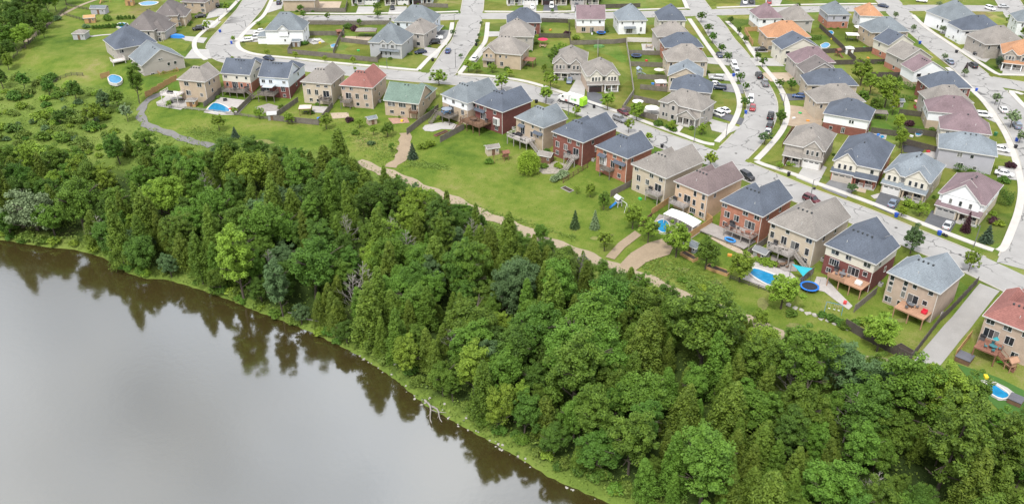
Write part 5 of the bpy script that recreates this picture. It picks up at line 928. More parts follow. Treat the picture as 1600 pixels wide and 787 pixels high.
# wood in the far top-left corner and scrub bushes on the left bank
CORNER = [(8, 66, 11, 'mid'), (40, 62, 10, 'light'), (20, 28, 12, 'dark'), (60, 20, 12, 'mid'), (78, 10, 11, 'dark'), (36, 5, 12, 'mid'), (5, -8, 12, 'dark'), (62, -10, 12, 'mid'), (90, -14, 11, 'mid'), (30, 42, 11, 'dark'), (0, 90, 9, 'mid'), (52, 42, 9, 'dark'), (-18, 40, 12, 'mid'), (-10, 10, 12, 'mid'), (100, -20, 10, 'dark'), (16, 84, 8, 'dark'), (74, 34, 8, 'mid'), (88, 6, 9, 'light'), (70, 52, 6, 'mid'), (14, 100, 7, 'light'), (48, 8, 12, 'mid'), (22, 0, 12, 'dark'), (58, 30, 10, 'mid'), (40, 24, 11, 'dark'), (8, 48, 11, 'mid'), (26, 66, 9, 'mid'), (-6, 70, 10, 'dark'), (45, 56, 8, 'light'), (104, -4, 9, 'mid'), (115, -18, 10, 'mid')]
for x, y, h, lf in CORNER: p = gat(x, y + h * 1.4); tree('B', p, h, {'mid': 'mid', 'dark': 'dark', 'light': 'bright'}[lf] + ' green broadleaf tree in the wood beyond the left meadow', 'trees beyond the left meadow, ' + lf, lf)
rs5 = random.Random(3)
for i in range(270):
    x, y = rs5.uniform(-20, 330), rs5.uniform(118, 245)
    p = gat(x, y); t = float(np.interp(p.x / p.y, *T_LAWN))
    if p.y > t - 2 or (x > 195 and y < 236 and x + y > 330): continue
    lf = rs5.choice(['mid', 'light', 'light', 'cool', 'scrub', 'scrub', 'dark']); shrub(p, rs5.uniform(0.7, 1.2) * rs5.choice([1, 1, 1.4, 1.9]), {'mid': 'mid green', 'light': 'fresh green', 'dark': 'dark green', 'cool': 'blue-green', 'scrub': 'yellow-green'}[lf] + ' bush in the scrub below the left meadow', 'scrub bushes, ' + lf, lf, 'bush')
for x, y, h, lf in [(5, 138, 7, 'dark'), (40, 142, 7, 'dark'), (78, 150, 6, 'dark'), (120, 158, 7, 'dark'), (165, 172, 7, 'cool'), (150, 195, 7, 'light'), (200, 190, 6, 'silver'), (185, 170, 7, 'mid'), (95, 195, 5, 'dark')]:
    tree('Y', gat(x, y), h, 'small ' + lf + ' leafed tree in the scrub below the left meadow', 'small trees in the scrub, ' + lf, lf)
rs6 = random.Random(8)
for i in range(75):
    x = rs6.uniform(-30, 1000); k = 0
    for (x0, y0), (x1, y1) in zip(BANK_PX[:-1], BANK_PX[1:]):
        if x0 <= x <= x1: k = y0 + (y1 - y0) * (x - x0) / (x1 - x0)
    p = at(x, k, ZW); p.y += rs6.uniform(.6, 1.8) if x < 560 else rs6.uniform(2.4, 5); p.z = gz(p.x, p.y); lf = rs6.choice(['mid', 'dark', 'scrub', 'light']); shrub(p, rs6.uniform(.8, 1.5), {'mid': 'mid green', 'light': 'fresh green', 'dark': 'dark green', 'scrub': 'yellow-green'}[lf] + ' bush overhanging the river edge', 'river edge bushes, ' + lf, lf, 'bush')
# undergrowth: leafy ground cover under the wood, on the bank and in the scrub
def undergrowth():
    rs = np.random.RandomState(17); m = 260000; x = rs.uniform(-175, 150, m); y = rs.uniform(78, 300, m); th = x / y; b = np.interp(th, *T_BANK); t = np.interp(th, *T_LAWN)
    px = 800 + CAM_F * x / (y * math.cos(CAM_T) + CAM_H * math.sin(CAM_T)); clump = np.sin(x * .55 + 2 * np.sin(y * .23)) * np.cos(y * .6 + 1.5 * np.sin(x * .31))
    ok = (y > b + .3) & (y < t - .3 + clump) & (px > -60) & (px < 1660) & ((rs.random(m) < 0.45 + 0.4 * clump) | (y < b + 6)); x, y = x[ok], y[ok]; c = clump[ok]; nearb = y < b[ok] + 5
    z = gz_np(x, y) + rs.random(len(x)) * np.where(nearb, 0.8, 0.35 + 1.0 * np.clip(c, 0, 1)); v = leaf_arrays(np.stack([x, y, z], 1), np.full(len(x), .3), 1, 0.55, rs, up=0.5, out=.3, aspect=.5)
    return stuff(add('undergrowth', quads_mesh('undergrowth', v, LEAF['scrub'])))
ug = undergrowth(); tag(ug, 'leafy green undergrowth on the wooded riverbank and scrub', 'undergrowth')
def weeds():
    """coarser tufts along the trail and on the uncut parts of the meadow"""
    rs = np.random.RandomState(23); P = []
    for (x0, y0, x1, y1, sp, n) in [(600, 272, 700, 318, 5, 900), (640, 255, 700, 262, 5, 500), (540, 200, 630, 250, 22, 900), (700, 325, 960, 425, 6, 1500), (1010, 405, 1130, 460, 18, 1500), (300, 205, 370, 215, 9, 900), (1000, 445, 1200, 520, 8, 1300), (690, 305, 900, 372, 4, 500)]:
        k = rs.random(n); X = x0 + (x1 - x0) * k + rs.normal(0, sp * .8, n); Y = y0 + (y1 - y0) * k + rs.normal(0, sp * .5, n)
        for a, b_ in zip(X, Y): P.append(at(a, b_, -0.6))
    tracks = [(g_line([(560, 252), (588, 264), (650, 288), (700, 310), (760, 336), (820, 361), (880, 386), (930, 406), (990, 428), (1050, 456), (1090, 472), (1180, 506), (1260, 536)], 3), 1.55), (g_line([(632, 208), (634, 226), (628, 243), (612, 262)], 2), 1.8)]
    A = np.array([(p.x, p.y) for p in P]); keep = np.ones(len(A), bool)
    for ln, hw in tracks:
        for q in ln: keep &= np.hypot(A[:, 0] - q.x, A[:, 1] - q.y) > hw + .1
    for poly in ([(1040, 372), (1052, 386), (1046, 398), (1010, 410), (992, 424), (972, 424), (968, 414), (985, 396), (1012, 380)], [(992, 361), (1002, 368), (976, 388), (960, 406), (946, 402), (966, 380)]): keep &= ~pip([gat(*q) for q in poly], A[:, 0], A[:, 1])
    P = [p for p, k in zip(P, keep) if k]
    A = np.array([(p.x, p.y, 0) for p in P]); A[:, 2] = gz_np(A[:, 0], A[:, 1]) + .12; v = leaf_arrays(A, np.full(len(A), .35), 3, .42, rs, up=.5, aspect=.5)
    return stuff(add('meadow_weeds', quads_mesh('meadow_weeds', v, LEAF['scrub'])))
tag(weeds(), 'tall green weeds growing beside the gravel trail', 'weeds')
# ------------------------------------------------------------------ yard and street trees  (base x, base y, top y in the photo)
def px_h(base, ytop):
    """height of a tree whose top is seen at ytop"""
    lo, hi = 0.3, 30.0
    for _ in range(30):
        m = (lo + hi) / 2; z = base.z + m - CAM_H; zc = base.y * math.cos(CAM_T) - z * math.sin(CAM_T); yy = 393.5 - CAM_F * (base.y * math.sin(CAM_T) + z * math.cos(CAM_T)) / zc
        lo, hi = (m, hi) if yy > ytop else (lo, m)
    return lo
def ytree(kind, x, y, yt, label, group=None, leaf='mid', wide=1.0):
    p = gat(x, y); tree(kind, p, px_h(p, yt), label, group, leaf, None, wide)
YT = [('Y', 1012, 380, 336, 'leafy tree between the pool yard fence and the dirt track', 'mid', 1), ('Y', 1056, 402, 345, 'tall leafy tree beside the round pool', 'mid', 1), ('Y', 1102, 420, 370, 'dense green tree between the two raised wooden planters', 'dark', 1), ('Y', 988, 358, 320, 'leafy tree beside the white plastic playset', 'mid', 1), ('Y', 1155, 440, 396, 'airy tree at the corner of the long blue pool', 'light', 1.1), ('Y', 1220, 482, 432, 'broad tree in front of the long blue pool', 'light', 1.25),
      ('Y', 1186, 512, 482, 'small bushy tree beside the gravel trail', 'mid', 1), ('Y', 1370, 548, 488, 'round bright tree inside the dark wooden fence', 'light', 1.0), ('Y', 922, 308, 285, 'small tree behind the wooden sandbox', 'mid', 1), ('Y', 943, 328, 300, 'round tree between spruces and grey fence', 'dark', 1), ('T', 901, 303, 290, 'sapling next to the wooden sandbox', 'mid', 1), ('S', 898, 356, 326, 'dark spruce on the meadow, nearer the trail', 'cool', .8), ('S', 929, 357, 326, 'pale grey-green spruce on the meadow', 'silver', .8), ('T', 944, 392, 360, 'thin young tree at the meadow corner by the dirt track', 'light', 1.2),
      ('W', 826, 270, 236, 'weeping willow beside the brown garden shed', 'lime', 1), ('S', 645, 248, 224, 'small spruce beside the brown dirt track', 'spruce', 1), ('S', 368, 216, 196, 'lone spruce on the meadow above the path', 'spruce', 1), ('Y', 343, 204, 178, 'bushy tree beside the curved path', 'mid', 1.1), ('Y', 265, 170, 156, 'small tree at the white patio fence', 'light', 1), ('T', 367, 180, 166, 'small round tree by the pool fence', 'light', 1.2), ('Y', 406, 186, 168, 'bushy tree by the white shed', 'light', 1.1), ('Y', 452, 194, 175, 'bushy tree at the grey garden fence', 'light', 1.1), ('Y', 510, 202, 178, 'bushy tree at the end of the grey garden fence', 'light', 1.1), ('Y', 562, 200, 184, 'small tree left of the beige garden shed', 'mid', 1.1), ('Y', 606, 214, 190, 'bushy tree below the green-roofed house', 'dark', 1.1), ('T', 584, 212, 196, 'thin sapling below the beige garden shed', 'mid', 1),
      ('T', 612, 238, 222, 'dark shrubby tree left of the dirt track', 'dark', 1), ('Y', 1344, 134, 92, 'tall yard tree behind the navy-roofed houses', 'light', 1), ('Y', 1358, 150, 112, 'second tall yard tree among the back fences', 'light', 1), ('Y', 1382, 168, 118, 'tallest bright yard tree among the back fences', 'light', 1), ('Y', 1394, 180, 150, 'bright yard tree beside the small grey shed', 'lime', .8), ('Y', 1402, 206, 176, 'bright yard tree above the dark pool yard', 'lime', .8), ('Y', 1405, 232, 200, 'light leafy tree by the dark fenced yard', 'light', .8), ('Y', 1345, 170, 138, 'shady green tree behind the white-sided house', 'dark', 1), ('Y', 1366, 180, 150, 'dark leafy tree beside the wooden shed roof', 'dark', 1), ('Y', 866, 110, 70, 'dark conifer-like yard tree beside the stone-fronted house', 'dark', .8), ('Y', 878, 92, 66, 'leafy tree behind the stone-fronted house', 'mid', .8), ('Y', 1422, 396, 350, 'grey-green street tree behind the navy-roofed house', 'cool', .85), ('Y', 1513, 424, 390, 'street tree behind the grey-roofed house', 'light', .8), ('S', 1508, 362, 330, 'dark purple-brown ornamental tree in the corner garden', 'plum', .8), ('S', 1540, 378, 350, 'dark spruce in the corner garden', 'spruce', 1.1), ('Y', 1436, 338, 316, 'round garden tree by the blue car driveway', 'light', 1.2), ('Y', 1408, 338, 322, 'low yellow-green garden tree by the sidewalk', 'lime', 1.3), ('Y', 1558, 108, 88, 'blue spruce on the corner lawn', 'spruce', .8), ('S', 1508, 112, 98, 'maroon ornamental tree beside the black SUV', 'plum', .9),
      ('T', 1194, 226, 206, 'round street tree at the bend near parked pickup', 'cool', 1.5), ('Y', 994, 188, 160, 'leafy tree inside the corner yard fence', 'mid', 1.1), ('Y', 1096, 210, 192, 'round shrubby tree on the corner lawn', 'light', 1.1), ('T', 1048, 205, 188, 'small yellow-green tree by the corner house steps', 'lime', 1.2), ('T', 1109, 263, 236, 'bright street tree behind the brown-roofed house', 'lime', 1.1), ('T', 1013, 224, 206, 'bright young tree behind the orange brick house', 'lime', 1.1), ('T', 982, 208, 184, 'slim street tree beside the black SUV', 'light', 1), ('T', 901, 184, 164, 'bright slim street tree behind the garbage truck', 'lime', 1),
      ('Y', 949, 172, 143, 'round street tree in front of the dark garage house', 'light', 1.1), ('Y', 853, 162, 133, 'round street tree left of the garbage truck', 'mid', 1.15), ('Y', 860, 140, 112, 'light street tree beside the stone-fronted house', 'light', 1.15), ('Y', 784, 143, 114, 'round street tree between slate and navy roofs', 'mid', 1.15), ('Y', 686, 134, 108, 'round street tree beside the side street corner', 'mid', 1.15), ('T', 732, 113, 93, 'yellow-green street tree on the corner lawn', 'lime', 1.3), ('Y', 745, 114, 97, 'small tree in front of the tan corner house', 'light', 1.1), ('Y', 769, 114, 97, 'second small tree in front of the tan corner house', 'light', 1.1), ('T', 796, 121, 107, 'yellow-green sapling below the cedar pergola', 'lime', 1.3), ('Y', 850, 114, 100, 'shrubby tree at the lawn end beside the hedge', 'light', 1), ('T', 1218, 265, 253, 'low round bush-like tree on the bend lawn', 'mid', 1.5), ('Y', 1588, 52, 30, 'leafy tree behind the stone house on the far right', 'mid', 1), ('Y', 1576, 40, 22, 'tree between the navy and taupe roofs on the far right', 'light', 1), ('Y', 1600, 60, 38, 'round tree behind the orange roof on the far right', 'mid', 1), ('T', 1330, 304, 286, 'thin street tree by the worn driveway', 'cool', 1.3)]
for k, x, y, yt, lb, lf, w in YT: ytree(k, x, y, yt, lb, None, {'mid': 'light', 'dark': 'mid'}.get(lf, lf), w)
for gname, lb, lf, pts in [('street trees along the tree-lined street', 'small dark green street tree along the tree-lined street', 'dark', [(1095, 36, 18), (1106, 53, 35), (1113, 68, 49), (1127, 85, 68), (1136, 98, 80), (1156, 129, 112), (1165, 144, 129), (1163, 170, 152), (1141, 39, 25), (1154, 56, 42), (1164, 69, 55), (1183, 96, 80), (1191, 106, 88), (1217, 139, 122), (1236, 143, 122), (1219, 196, 172)]),
                           ('street trees along the right-hand street', 'sparse pale street tree along the right-hand street', 'silver', [(1398, 31, 18), (1426, 51, 38), (1475, 96, 83), (1506, 121, 107), (1554, 164, 143), (1578, 200, 172), (1592, 224, 204), (1472, 53, 39), (1466, 14, 2)]),
                           ('saplings along the curving street', 'small yellow-green sapling beside the long grey fence', 'lime', [(418, 88, 76), (462, 92, 80), (508, 97, 86), (552, 101, 88), (555, 112, 104), (588, 112, 100), (364, 98, 87)]),
                           ('street trees by the curve', 'light green street tree on the boulevard near the curve', 'light', [(355, 20, 3), (324, 50, 32), (365, 66, 56), (405, 44, 33), (371, 4, -6)]),
                           ('street trees of the side street', 'thin street tree on the side street boulevard', 'cool', [(752, 42, 33), (748, 60, 52), (746, 72, 60), (708, 58, 46), (720, 92, 83)]),
                           ('street trees of the cross street', 'small street tree along the cross street', 'mid', [(512, 33, 20), (474, 30, 16), (470, 22, 6), (591, 30, 16), (590, 20, 2), (562, 42, 28), (610, 34, 28), (1246, 16, 4), (863, 22, 14)])]:
    for x, y, yt in pts: ytree('T', x, y, yt, lb, gname, lf, 1.15)
for i, (x, y, s, lf, lb) in enumerate([(546, 190, 1.2, 'plum', 'dark purple shrub at the meadow edge'), (440, 170, .9, 'scrub', 'rounded shrub beside the brown garden gazebo'), (486, 178, .9, 'dark', 'dark clipped shrub behind the wooden gazebo'), (556, 210, .9, 'mid', 'lone meadow shrub below the purple shrub'), (580, 226, .9, 'cool', 'grey-green meadow shrub near the dirt track'), (660, 232, 1.4, 'light', 'pale flowering shrub at the end of the long fence'), (672, 228, 1.4, 'light', 'leafy shrub below the stone firepit patio'), (868, 282, 1.5, 'silver', 'white-flowering shrub by the garden fence'), (880, 276, 1.3, 'silver', 'pale flowering shrub beside the wooden stairs'), (872, 262, 1.2, 'lime', 'bright shrub in the fenced rock garden'), (850, 262, 1.0, 'mid', 'shrub next to the rock garden shed'), (764, 255, 1.0, 'mid', 'small shrub beside the beige meadow shed'),
        (1028, 196, 1.2, 'dark', 'dark round shrub against the corner house wall'), (1044, 200, 1.1, 'dark', 'second dark round shrub at the corner house wall'), (1052, 205, 1.1, 'dark', 'dark shrub beside the corner house porch'), (1080, 202, .9, 'mid', 'low shrub before the columned porch'), (1498, 66, 1.2, 'mid', 'shrub on the front lawn beside the white house'), (1486, 60, 1.3, 'light', 'light shrub bed on the front lawn'), (1573, 104, 1.5, 'dark', 'dark round shrub before the orange-roofed house'), (1560, 352, 1.2, 'lime', 'yellow shrub at the purple-roofed house corner'), (1552, 348, 1.3, 'plum', 'plum-coloured shrub at the purple-roofed house corner'), (1420, 322, 1.3, 'light', 'bright shrub before the twin-gabled house'), (1248, 410, 1.0, 'mid', 'shrub behind the turquoise sail'), (1195, 412, 1.1, 'light', 'shrub bed above the long blue pool'), (1208, 416, 1.1, 'light', 'second shrub in the bed above the long blue pool'), (1182, 408, .9, 'light', 'shrub beside the grey plastic shed'),
        (1334, 510, 1.3, 'mid', 'leafy shrub in the dark-fenced yard corner'), (1348, 505, 1.2, 'light', 'light shrub in the dark-fenced yard corner'), (1322, 512, 1.1, 'mid', 'shrub growing at the dark fence post'), (1300, 500, 1.0, 'dark', 'dark low shrub on the boulder wall'), (1284, 494, 1.0, 'dark', 'second dark low shrub on the boulder wall'), (1312, 506, 1.0, 'dark', 'third dark low shrub on the boulder wall'), (1066, 440, 1.0, 'mid', 'round weedy shrub on the grassy mound'), (1098, 452, .8, 'lime', 'yellow-flowering weed patch on the grassy mound'), (1086, 448, .8, 'lime', 'second yellow-flowering weed patch on the mound'), (1236, 492, 1.1, 'mid', 'shrub shading the boulder wall end'), (720, 165, 1.2, 'light', 'shrubs between green-roofed house and long fence'), (668, 158, 1.2, 'light', 'bushes at the green-roofed house side'), (678, 172, 1.1, 'dark', 'dark bushes along the green-roofed house wall'),
        (1408, 126, 1.6, 'dark', 'dark bush against the back fence'), (1440, 160, 1.2, 'plum', 'plum shrub in the shaded back yard'), (1420, 196, 1.2, 'plum', 'plum-leaved bush in the terraced back yard'), (886, 55, 1.3, 'plum', 'dark plum bush at the fenced lawn corner'), (900, 62, 1.4, 'light', 'round bush below the purple-roofed house'), (912, 34, 1.2, 'dark', 'dark bush beside the purple-roofed house'), (544, 45, 1.7, 'dark', 'dark evergreen bush by the garden pavilion'), (553, 48, 1.7, 'plum', 'plum bush by the garden pavilion'), (476, 70, 1.2, 'dark', 'dark bush at the white corner house'), (1568, 285, 1.4, 'dark', 'dark shrub at the hedge end near the white car'), (1578, 262, 1.3, 'plum', 'plum shrub beside the lavender house'), (168, 32, 2.0, 'mid', 'round bush by the orange garden cabin'), (135, 44, 1.2, 'cool', 'grey bush near the hedge row'), (90, 32, 1.6, 'cool', 'bush at the far meadow edge'), (52, 46, 1.2, 'plum', 'dark bush at the far meadow fence')]):
    shrub(gat(x, y), s, lb, None, lf)
for i in range(11): shrub(gat(146 + i * 5.2, 46 - i * .35), .62, 'small clipped cypress in the hedge row before the round pool', 'cypress row by the round pool', 'dark', 'cypress', 2.2)
for i in range(5): shrub(gat(185 + i * 6, 31 - i * .3), .6, 'small clipped cypress in the short row beyond the round pool', 'short cypress row', 'dark', 'cypress', 2.2)
def hedge(px, label, w=1.0, h=1.8, leaf='dark'):
    Ln = smooth_line([gat(*q) for q in px], .9); rs = np.random.RandomState(len(label)); C = []
    for p in Ln:
        for z in np.arange(.3, h, .45): C.append((p.x, p.y, gz(p.x, p.y) + z))
    v = leaf_arrays(np.array(C), np.full(len(C), w * .62), 26, .3, rs); o = add('hedge', quads_mesh('hedge', v, LEAF[leaf])); tag(o, label, 'hedge')
hedge([(1492, 268), (1530, 282), (1560, 300), (1572, 312)], 'long dark hedge between lavender house and purple-roofed house', 1.3, 2.2)
hedge([(1560, 318), (1574, 322), (1580, 312)], 'dark hedge curving round the corner yard by the sidewalk', 1.5, 2.2)
hedge([(1396, 136), (1436, 142)], 'clipped dark hedge behind the white gabled house', 1.1, 2.2); hedge([(1400, 156), (1440, 160)], 'clipped hedge behind the small grey shed', 1.0, 2.0)
hedge([(1362, 100), (1384, 101)], 'low hedge on the far fenced lawn', .8, 1.0, 'mid'); hedge([(868, 116), (870, 96), (874, 78)], 'tall dark hedge beside the stone-fronted house', .9, 2.6)
hedge([(1262, 64), (1282, 62)], 'dark hedge between orange and navy roofs', .9, 2.0)
rs7 = random.Random(12)
for k, h in HOUSES.items():
    for i in range(3 if k[0] != 'h' else 2):
        f = rs7.uniform(.08, .92); y = h['o'] - rs7.uniform(.7, 1.5) if rs7.random() < .7 else h['D'] + .6; q = h['a'] + h['u'] * (h['W'] * f) + h['v'] * y
        if rs7.random() < .35: q = h['a'] + h['u'] * (h['W'] + .7) + h['v'] * (h['D'] * f)
        if on_road(Vector((q.x, q.y, 0)), -1, 1.5) or any(pip(dq, np.array([q.x]), np.array([q.y]))[0] for dq in DRV_POLY): continue
        q.z = gz(q.x, q.y); lf = rs7.choice(['mid', 'dark', 'light', 'mid']); shrub(q, rs7.uniform(.45, .85), 'small ' + {'mid': 'mid green', 'dark': 'dark green', 'light': 'fresh green'}[lf] + ' foundation shrub against a house wall', 'foundation shrubs, ' + lf, lf)
def meadow_grass():
    rs = np.random.RandomState(31); m = 150000; x = rs.uniform(-130, 110, m); y = rs.uniform(130, 300, m); th = x / y; t = np.interp(th, *T_LAWN); r = np.interp(th, *T_REAR)
    cl = np.sin(x * .31 + 2.2 * np.sin(y * .17)) * np.cos(y * .37 + 1.8 * np.sin(x * .13)) + .6 * np.sin(x * .9 + y * .7)
    ok = (y > t + 2.2) & (y < r - 5) & (rs.random(m) < .28 + .3 * cl); x, y = x[ok], y[ok]; keep = np.ones(len(x), bool)
    for ln, hw in ((g_line([(262, 143), (243, 150), (226, 163), (219, 176), (222, 188), (236, 198), (256, 206), (285, 216), (330, 229)], 2), 1.6), (g_line([(632, 208), (634, 226), (628, 243), (612, 262)], 2), 1.9)):
        for q in ln: keep &= np.hypot(x - q.x, y - q.y) > hw
    for poly in ([(1040, 372), (1052, 386), (1046, 398), (1010, 410), (992, 424), (972, 424), (968, 414), (985, 396), (1012, 380)], [(992, 361), (1002, 368), (976, 388), (960, 406), (946, 402), (966, 380)], [(1531, 443), (1562, 455), (1470, 570), (1448, 584), (1414, 580)], [(1130, 430), (1168, 405), (1250, 430), (1232, 460), (1200, 460)]): keep &= ~pip([gat(*q) for q in poly], x, y)
    x, y = x[keep], y[keep]; A = np.stack([x, y, gz_np(x, y) + .06], 1); return stuff(add('meadow_grass', quads_mesh('meadow_grass', leaf_arrays(A, np.full(len(A), .12), 1, .3, rs, up=.7, aspect=.45), LEAF['mid'])))
tag(meadow_grass(), 'uneven tufts of green grass across the meadow', 'grass')
# ------------------------------------------------------------------ fences: every run is a thing of posts and panels
def panel_mesh(mat, h, kind):
    k = ('panel', mat, h, kind)
    if k in MESH: return MESH[k]
    mb = MB(); rg = random.Random(4)
    if kind == 'board':
        for i in range(14):
            a = -0.5 + i / 14; dz = rg.uniform(-.03, .03); mb.box(a + .004, a + 1 / 14 - .004, -.02 + rg.uniform(-.006, .006), .015, .06, h + dz)
        mb.box(-.5, .5, .016, .06, .35, .45); mb.box(-.5, .5, .016, .06, h - .35, h - .25); mb.box(-.5, .5, -.05, .05, h + .035, h + .07)
    else:
        for z in (.25, h * .55, h - .1): mb.box(-.5, .5, -.03, .03, z, z + .13)
    MESH[k] = mb.mesh('panel', WOOD[mat] if mat in WOOD else mat); return MESH[k]
def fence(px, label, mat='grey', h=1.8, kind='board', z=None, group=None, step=2.4):
    P = [gat(*q) if z is None else at(*q, z) for q in px]; root = thing('fence', P[0], 0, label, 'fence', group); k = ('fpost', mat, h)
    if k not in MESH: MESH[k] = MB().box(-.065, .065, -.065, .065, -.35, h + .12).mesh('post', WOOD[mat])
    o = P[0]; pm = panel_mesh(mat, h, kind); first = True
    for a, b in zip(P[:-1], P[1:]):
        d = b - a; d.z = 0; n = max(1, round(d.length / step)); rz = math.atan2(d.y, d.x)
        for i in range(n + 1):
            q = a + d * (i / n); q.z = gz(q.x, q.y)
            if i > 0 or first: add('post', MESH[k], root, q - o, rz)
            if i < n:
                r = a + d * ((i + 1) / n); r.z = gz(r.x, r.y); m = (q + r) / 2; m.z = min(q.z, r.z) + (.05 if abs(q.z - r.z) < .05 else abs(q.z - r.z) * .4); pn = add('panel', pm, root, m - o, rz); pn.scale = (d.length / n - .14, 1, 1)
        first = False
DG = M('x', (0, 0, 0)) if False else None
WOOD['dark'] = M('dark_stained_wood', (0.085, 0.072, 0.062), .9, .25, .8, 5)
for px, lb, mt, h, kd in [([(228, 153), (277, 126)], 'new cedar board fence beside the curved path', 'new', 1.9, 'board'), ([(247, 166), (300, 172), (366, 180)], 'low pale rail fence along the meadow below the small pool', 'pale', .9, 'rail'), ([(319, 168), (347, 143)], 'grey fence between the white deck yard and pool yard', 'grey', 1.7, 'board'), ([(371, 178), (393, 156)], 'grey fence between pool yard and long stairs', 'grey', 1.7, 'board'), ([(433, 183), (466, 160)], 'grey fence between white shed and wooden gazebo', 'grey', 1.7, 'board'), ([(428, 189), (458, 192), (498, 196)], 'grey garden fence facing the meadow below the gazebo', 'grey', 1.8, 'board'), ([(498, 194), (520, 168)], 'grey fence between the gazebo yard and red-roofed house', 'grey', 1.7, 'board'), ([(366, 180), (400, 185), (428, 188)], 'low weathered fence between pool yard and white shed', 'grey', .9, 'rail'),
                      ([(636, 211), (660, 192), (685, 172)], 'long grey fence beside the green-roofed house', 'grey', 2.0, 'board'), ([(688, 223), (725, 203)], 'grey fence beside the kidney-shaped patio', 'grey', 1.9, 'board'), ([(880, 286), (918, 262)], 'dark rail fence below the steep garden stairs', 'brown', 1.4, 'rail'), ([(954, 308), (985, 292)], 'grey fence behind the white plastic playset', 'grey', 1.8, 'board'), ([(1018, 336), (1046, 317)], 'cedar fence left of the white pergola', 'new', 1.7, 'board'), ([(1072, 377), (1112, 350), (1104, 344)], 'orange cedar fence right of the round pool', 'new', 1.9, 'board'), ([(1166, 401), (1200, 379)], 'grey fence beside the plastic shed', 'grey', 1.7, 'board'), ([(1236, 456), (1270, 428)], 'grey fence between the shade sail and trampoline', 'grey', 1.8, 'board'), ([(1140, 436), (1170, 446), (1200, 456)], 'low dark fence on the meadow side of the long pool', 'dark', 1.0, 'rail'),
                      ([(1334, 488), (1368, 460)], 'grey fence between the tan decks', 'grey', 1.8, 'board'), ([(1320, 512), (1346, 528), (1420, 566)], 'dark wooden fence around the bright round tree', 'dark', 2.1, 'board'), ([(1420, 566), (1468, 503), (1526, 444)], 'long dark fence along the concrete lane', 'dark', 1.8, 'board'), ([(1492, 558), (1516, 527)], 'new cedar fence beside the hot tub', 'new', 1.6, 'board'), ([(1018, 340), (998, 358)], 'weathered fence running down to the dirt track', 'brown', 1.4, 'board'),
                      ([(158, 124), (172, 119)], 'cedar fence beside the round pool of the grey bungalow', 'new', 1.8, 'board'), ([(82, 132), (95, 124), (112, 118), (130, 119)], 'thin dark rail fence across the left meadow', 'dark', 1.1, 'rail'), ([(10, 100), (45, 70), (75, 42), (105, 14)], 'far rail fence along the left wood edge', 'dark', 1.0, 'rail'), ([(106, 10), (148, 18)], 'far rail fence crossing the upper left meadow', 'dark', 1.0, 'rail'), ([(100, 24), (135, 34)], 'second far rail fence on the upper left meadow', 'dark', 1.0, 'rail')]:
    fence(px, lb, mt, h, kd)
for px, lb, mt in [([(450, 84), (520, 91), (590, 98)], 'long grey fence beside the curving street sidewalk', 'grey'), ([(450, 84), (457, 72)], 'short grey fence by the white corner house', 'grey'), ([(521, 86), (529, 66), (538, 50)], 'grey fence dividing the two lawns by the blue paddling pool', 'grey'), ([(482, 39), (550, 39.5), (610, 39)], 'grey fence along the cross street', 'grey'), ([(484, 56), (538, 56)], 'grey fence behind the white patio yard', 'grey'), ([(474, 19), (540, 19.5), (543, 6)], 'grey fence round the far corner yard', 'grey'), ([(533, 66), (576, 71)], 'grey fence in front of the garden pavilion', 'grey'), ([(588, 97), (596, 90)], 'short fence by the grey-sided house', 'grey'),
                   ([(846, 35), (887, 36.5)], 'dark fence at the top of the fenced lawn', 'dark'), ([(842, 59.5), (890, 60)], 'dark fence at the bottom of the fenced lawn', 'dark'), ([(889, 36), (889, 54), (891, 71)], 'dark fence left of the purple-roofed house yard', 'dark'), ([(891, 71), (960, 69), (978, 67)], 'grey fence below the blue trampoline', 'grey'), ([(934, 90), (934, 68)], 'thin fence between the two taupe-roofed houses lawns', 'pale'), ([(978, 66), (984, 104), (990, 148), (974, 171)], 'long fence down the middle of the block', 'pale'), ([(980, 66), (1022, 67)], 'white fence below the awning house', 'white'), ([(982, 86), (1034, 87)], 'grey fence below the pale patio', 'grey'), ([(984, 104), (1040, 106)], 'grey fence below the dark trampoline', 'grey'), ([(996, 124), (1042, 126)], 'grey fence above the pink tent yard', 'grey'), ([(1000, 140), (1042, 144)], 'grey fence below the pink tent', 'grey'), ([(990, 157), (1030, 166)], 'grey fence behind the white patio tent', 'grey'), ([(972, 173), (1000, 182), (1026, 189)], 'grey fence along the corner yard sidewalk', 'grey'),
                   ([(1284, 84), (1366, 81)], 'dark fence below the patio canopy yards', 'dark'), ([(1300, 102), (1388, 100)], 'dark fence above the tall yard trees', 'dark'), ([(1360, 121), (1410, 121)], 'dark fence above the clipped hedge', 'dark'), ([(1280, 44), (1308, 70), (1336, 97)], 'long dark fence between the back yards', 'dark'), ([(1360, 208), (1404, 214)], 'dark fence beside the pale patio', 'dark'), ([(1412, 207), (1462, 215)], 'dark fence above the blue paddling pool yard', 'dark'), ([(1410, 225), (1464, 239)], 'dark fence above the yellow toy yard', 'dark'), ([(1404, 179), (1444, 184)], 'dark fence below the pink umbrella', 'dark'), ([(1222, 231), (1236, 207), (1258, 208)], 'brown fence beside the stone porch house', 'brown'), ([(1163, 50), (1184, 49)], 'cedar fence by the purple-roofed corner house', 'new'), ([(1163, 50), (1176, 72)], 'cedar fence facing the tree-lined street', 'new'), ([(1412, 206), (1410, 225), (1407, 246)], 'dark fence down the leafy back yards', 'dark'), ([(1224, 262), (1232, 250)], 'short rail by the stone porch steps', 'brown'), ([(655, 12), (680, 12), (700, 13)], 'grey fence at the far street crossing', 'grey'), ([(936, 14), (1000, 12)], 'dark fence behind the far cross street', 'dark')]:
    fence(px, lb, mt, 1.7, 'board', ZS)
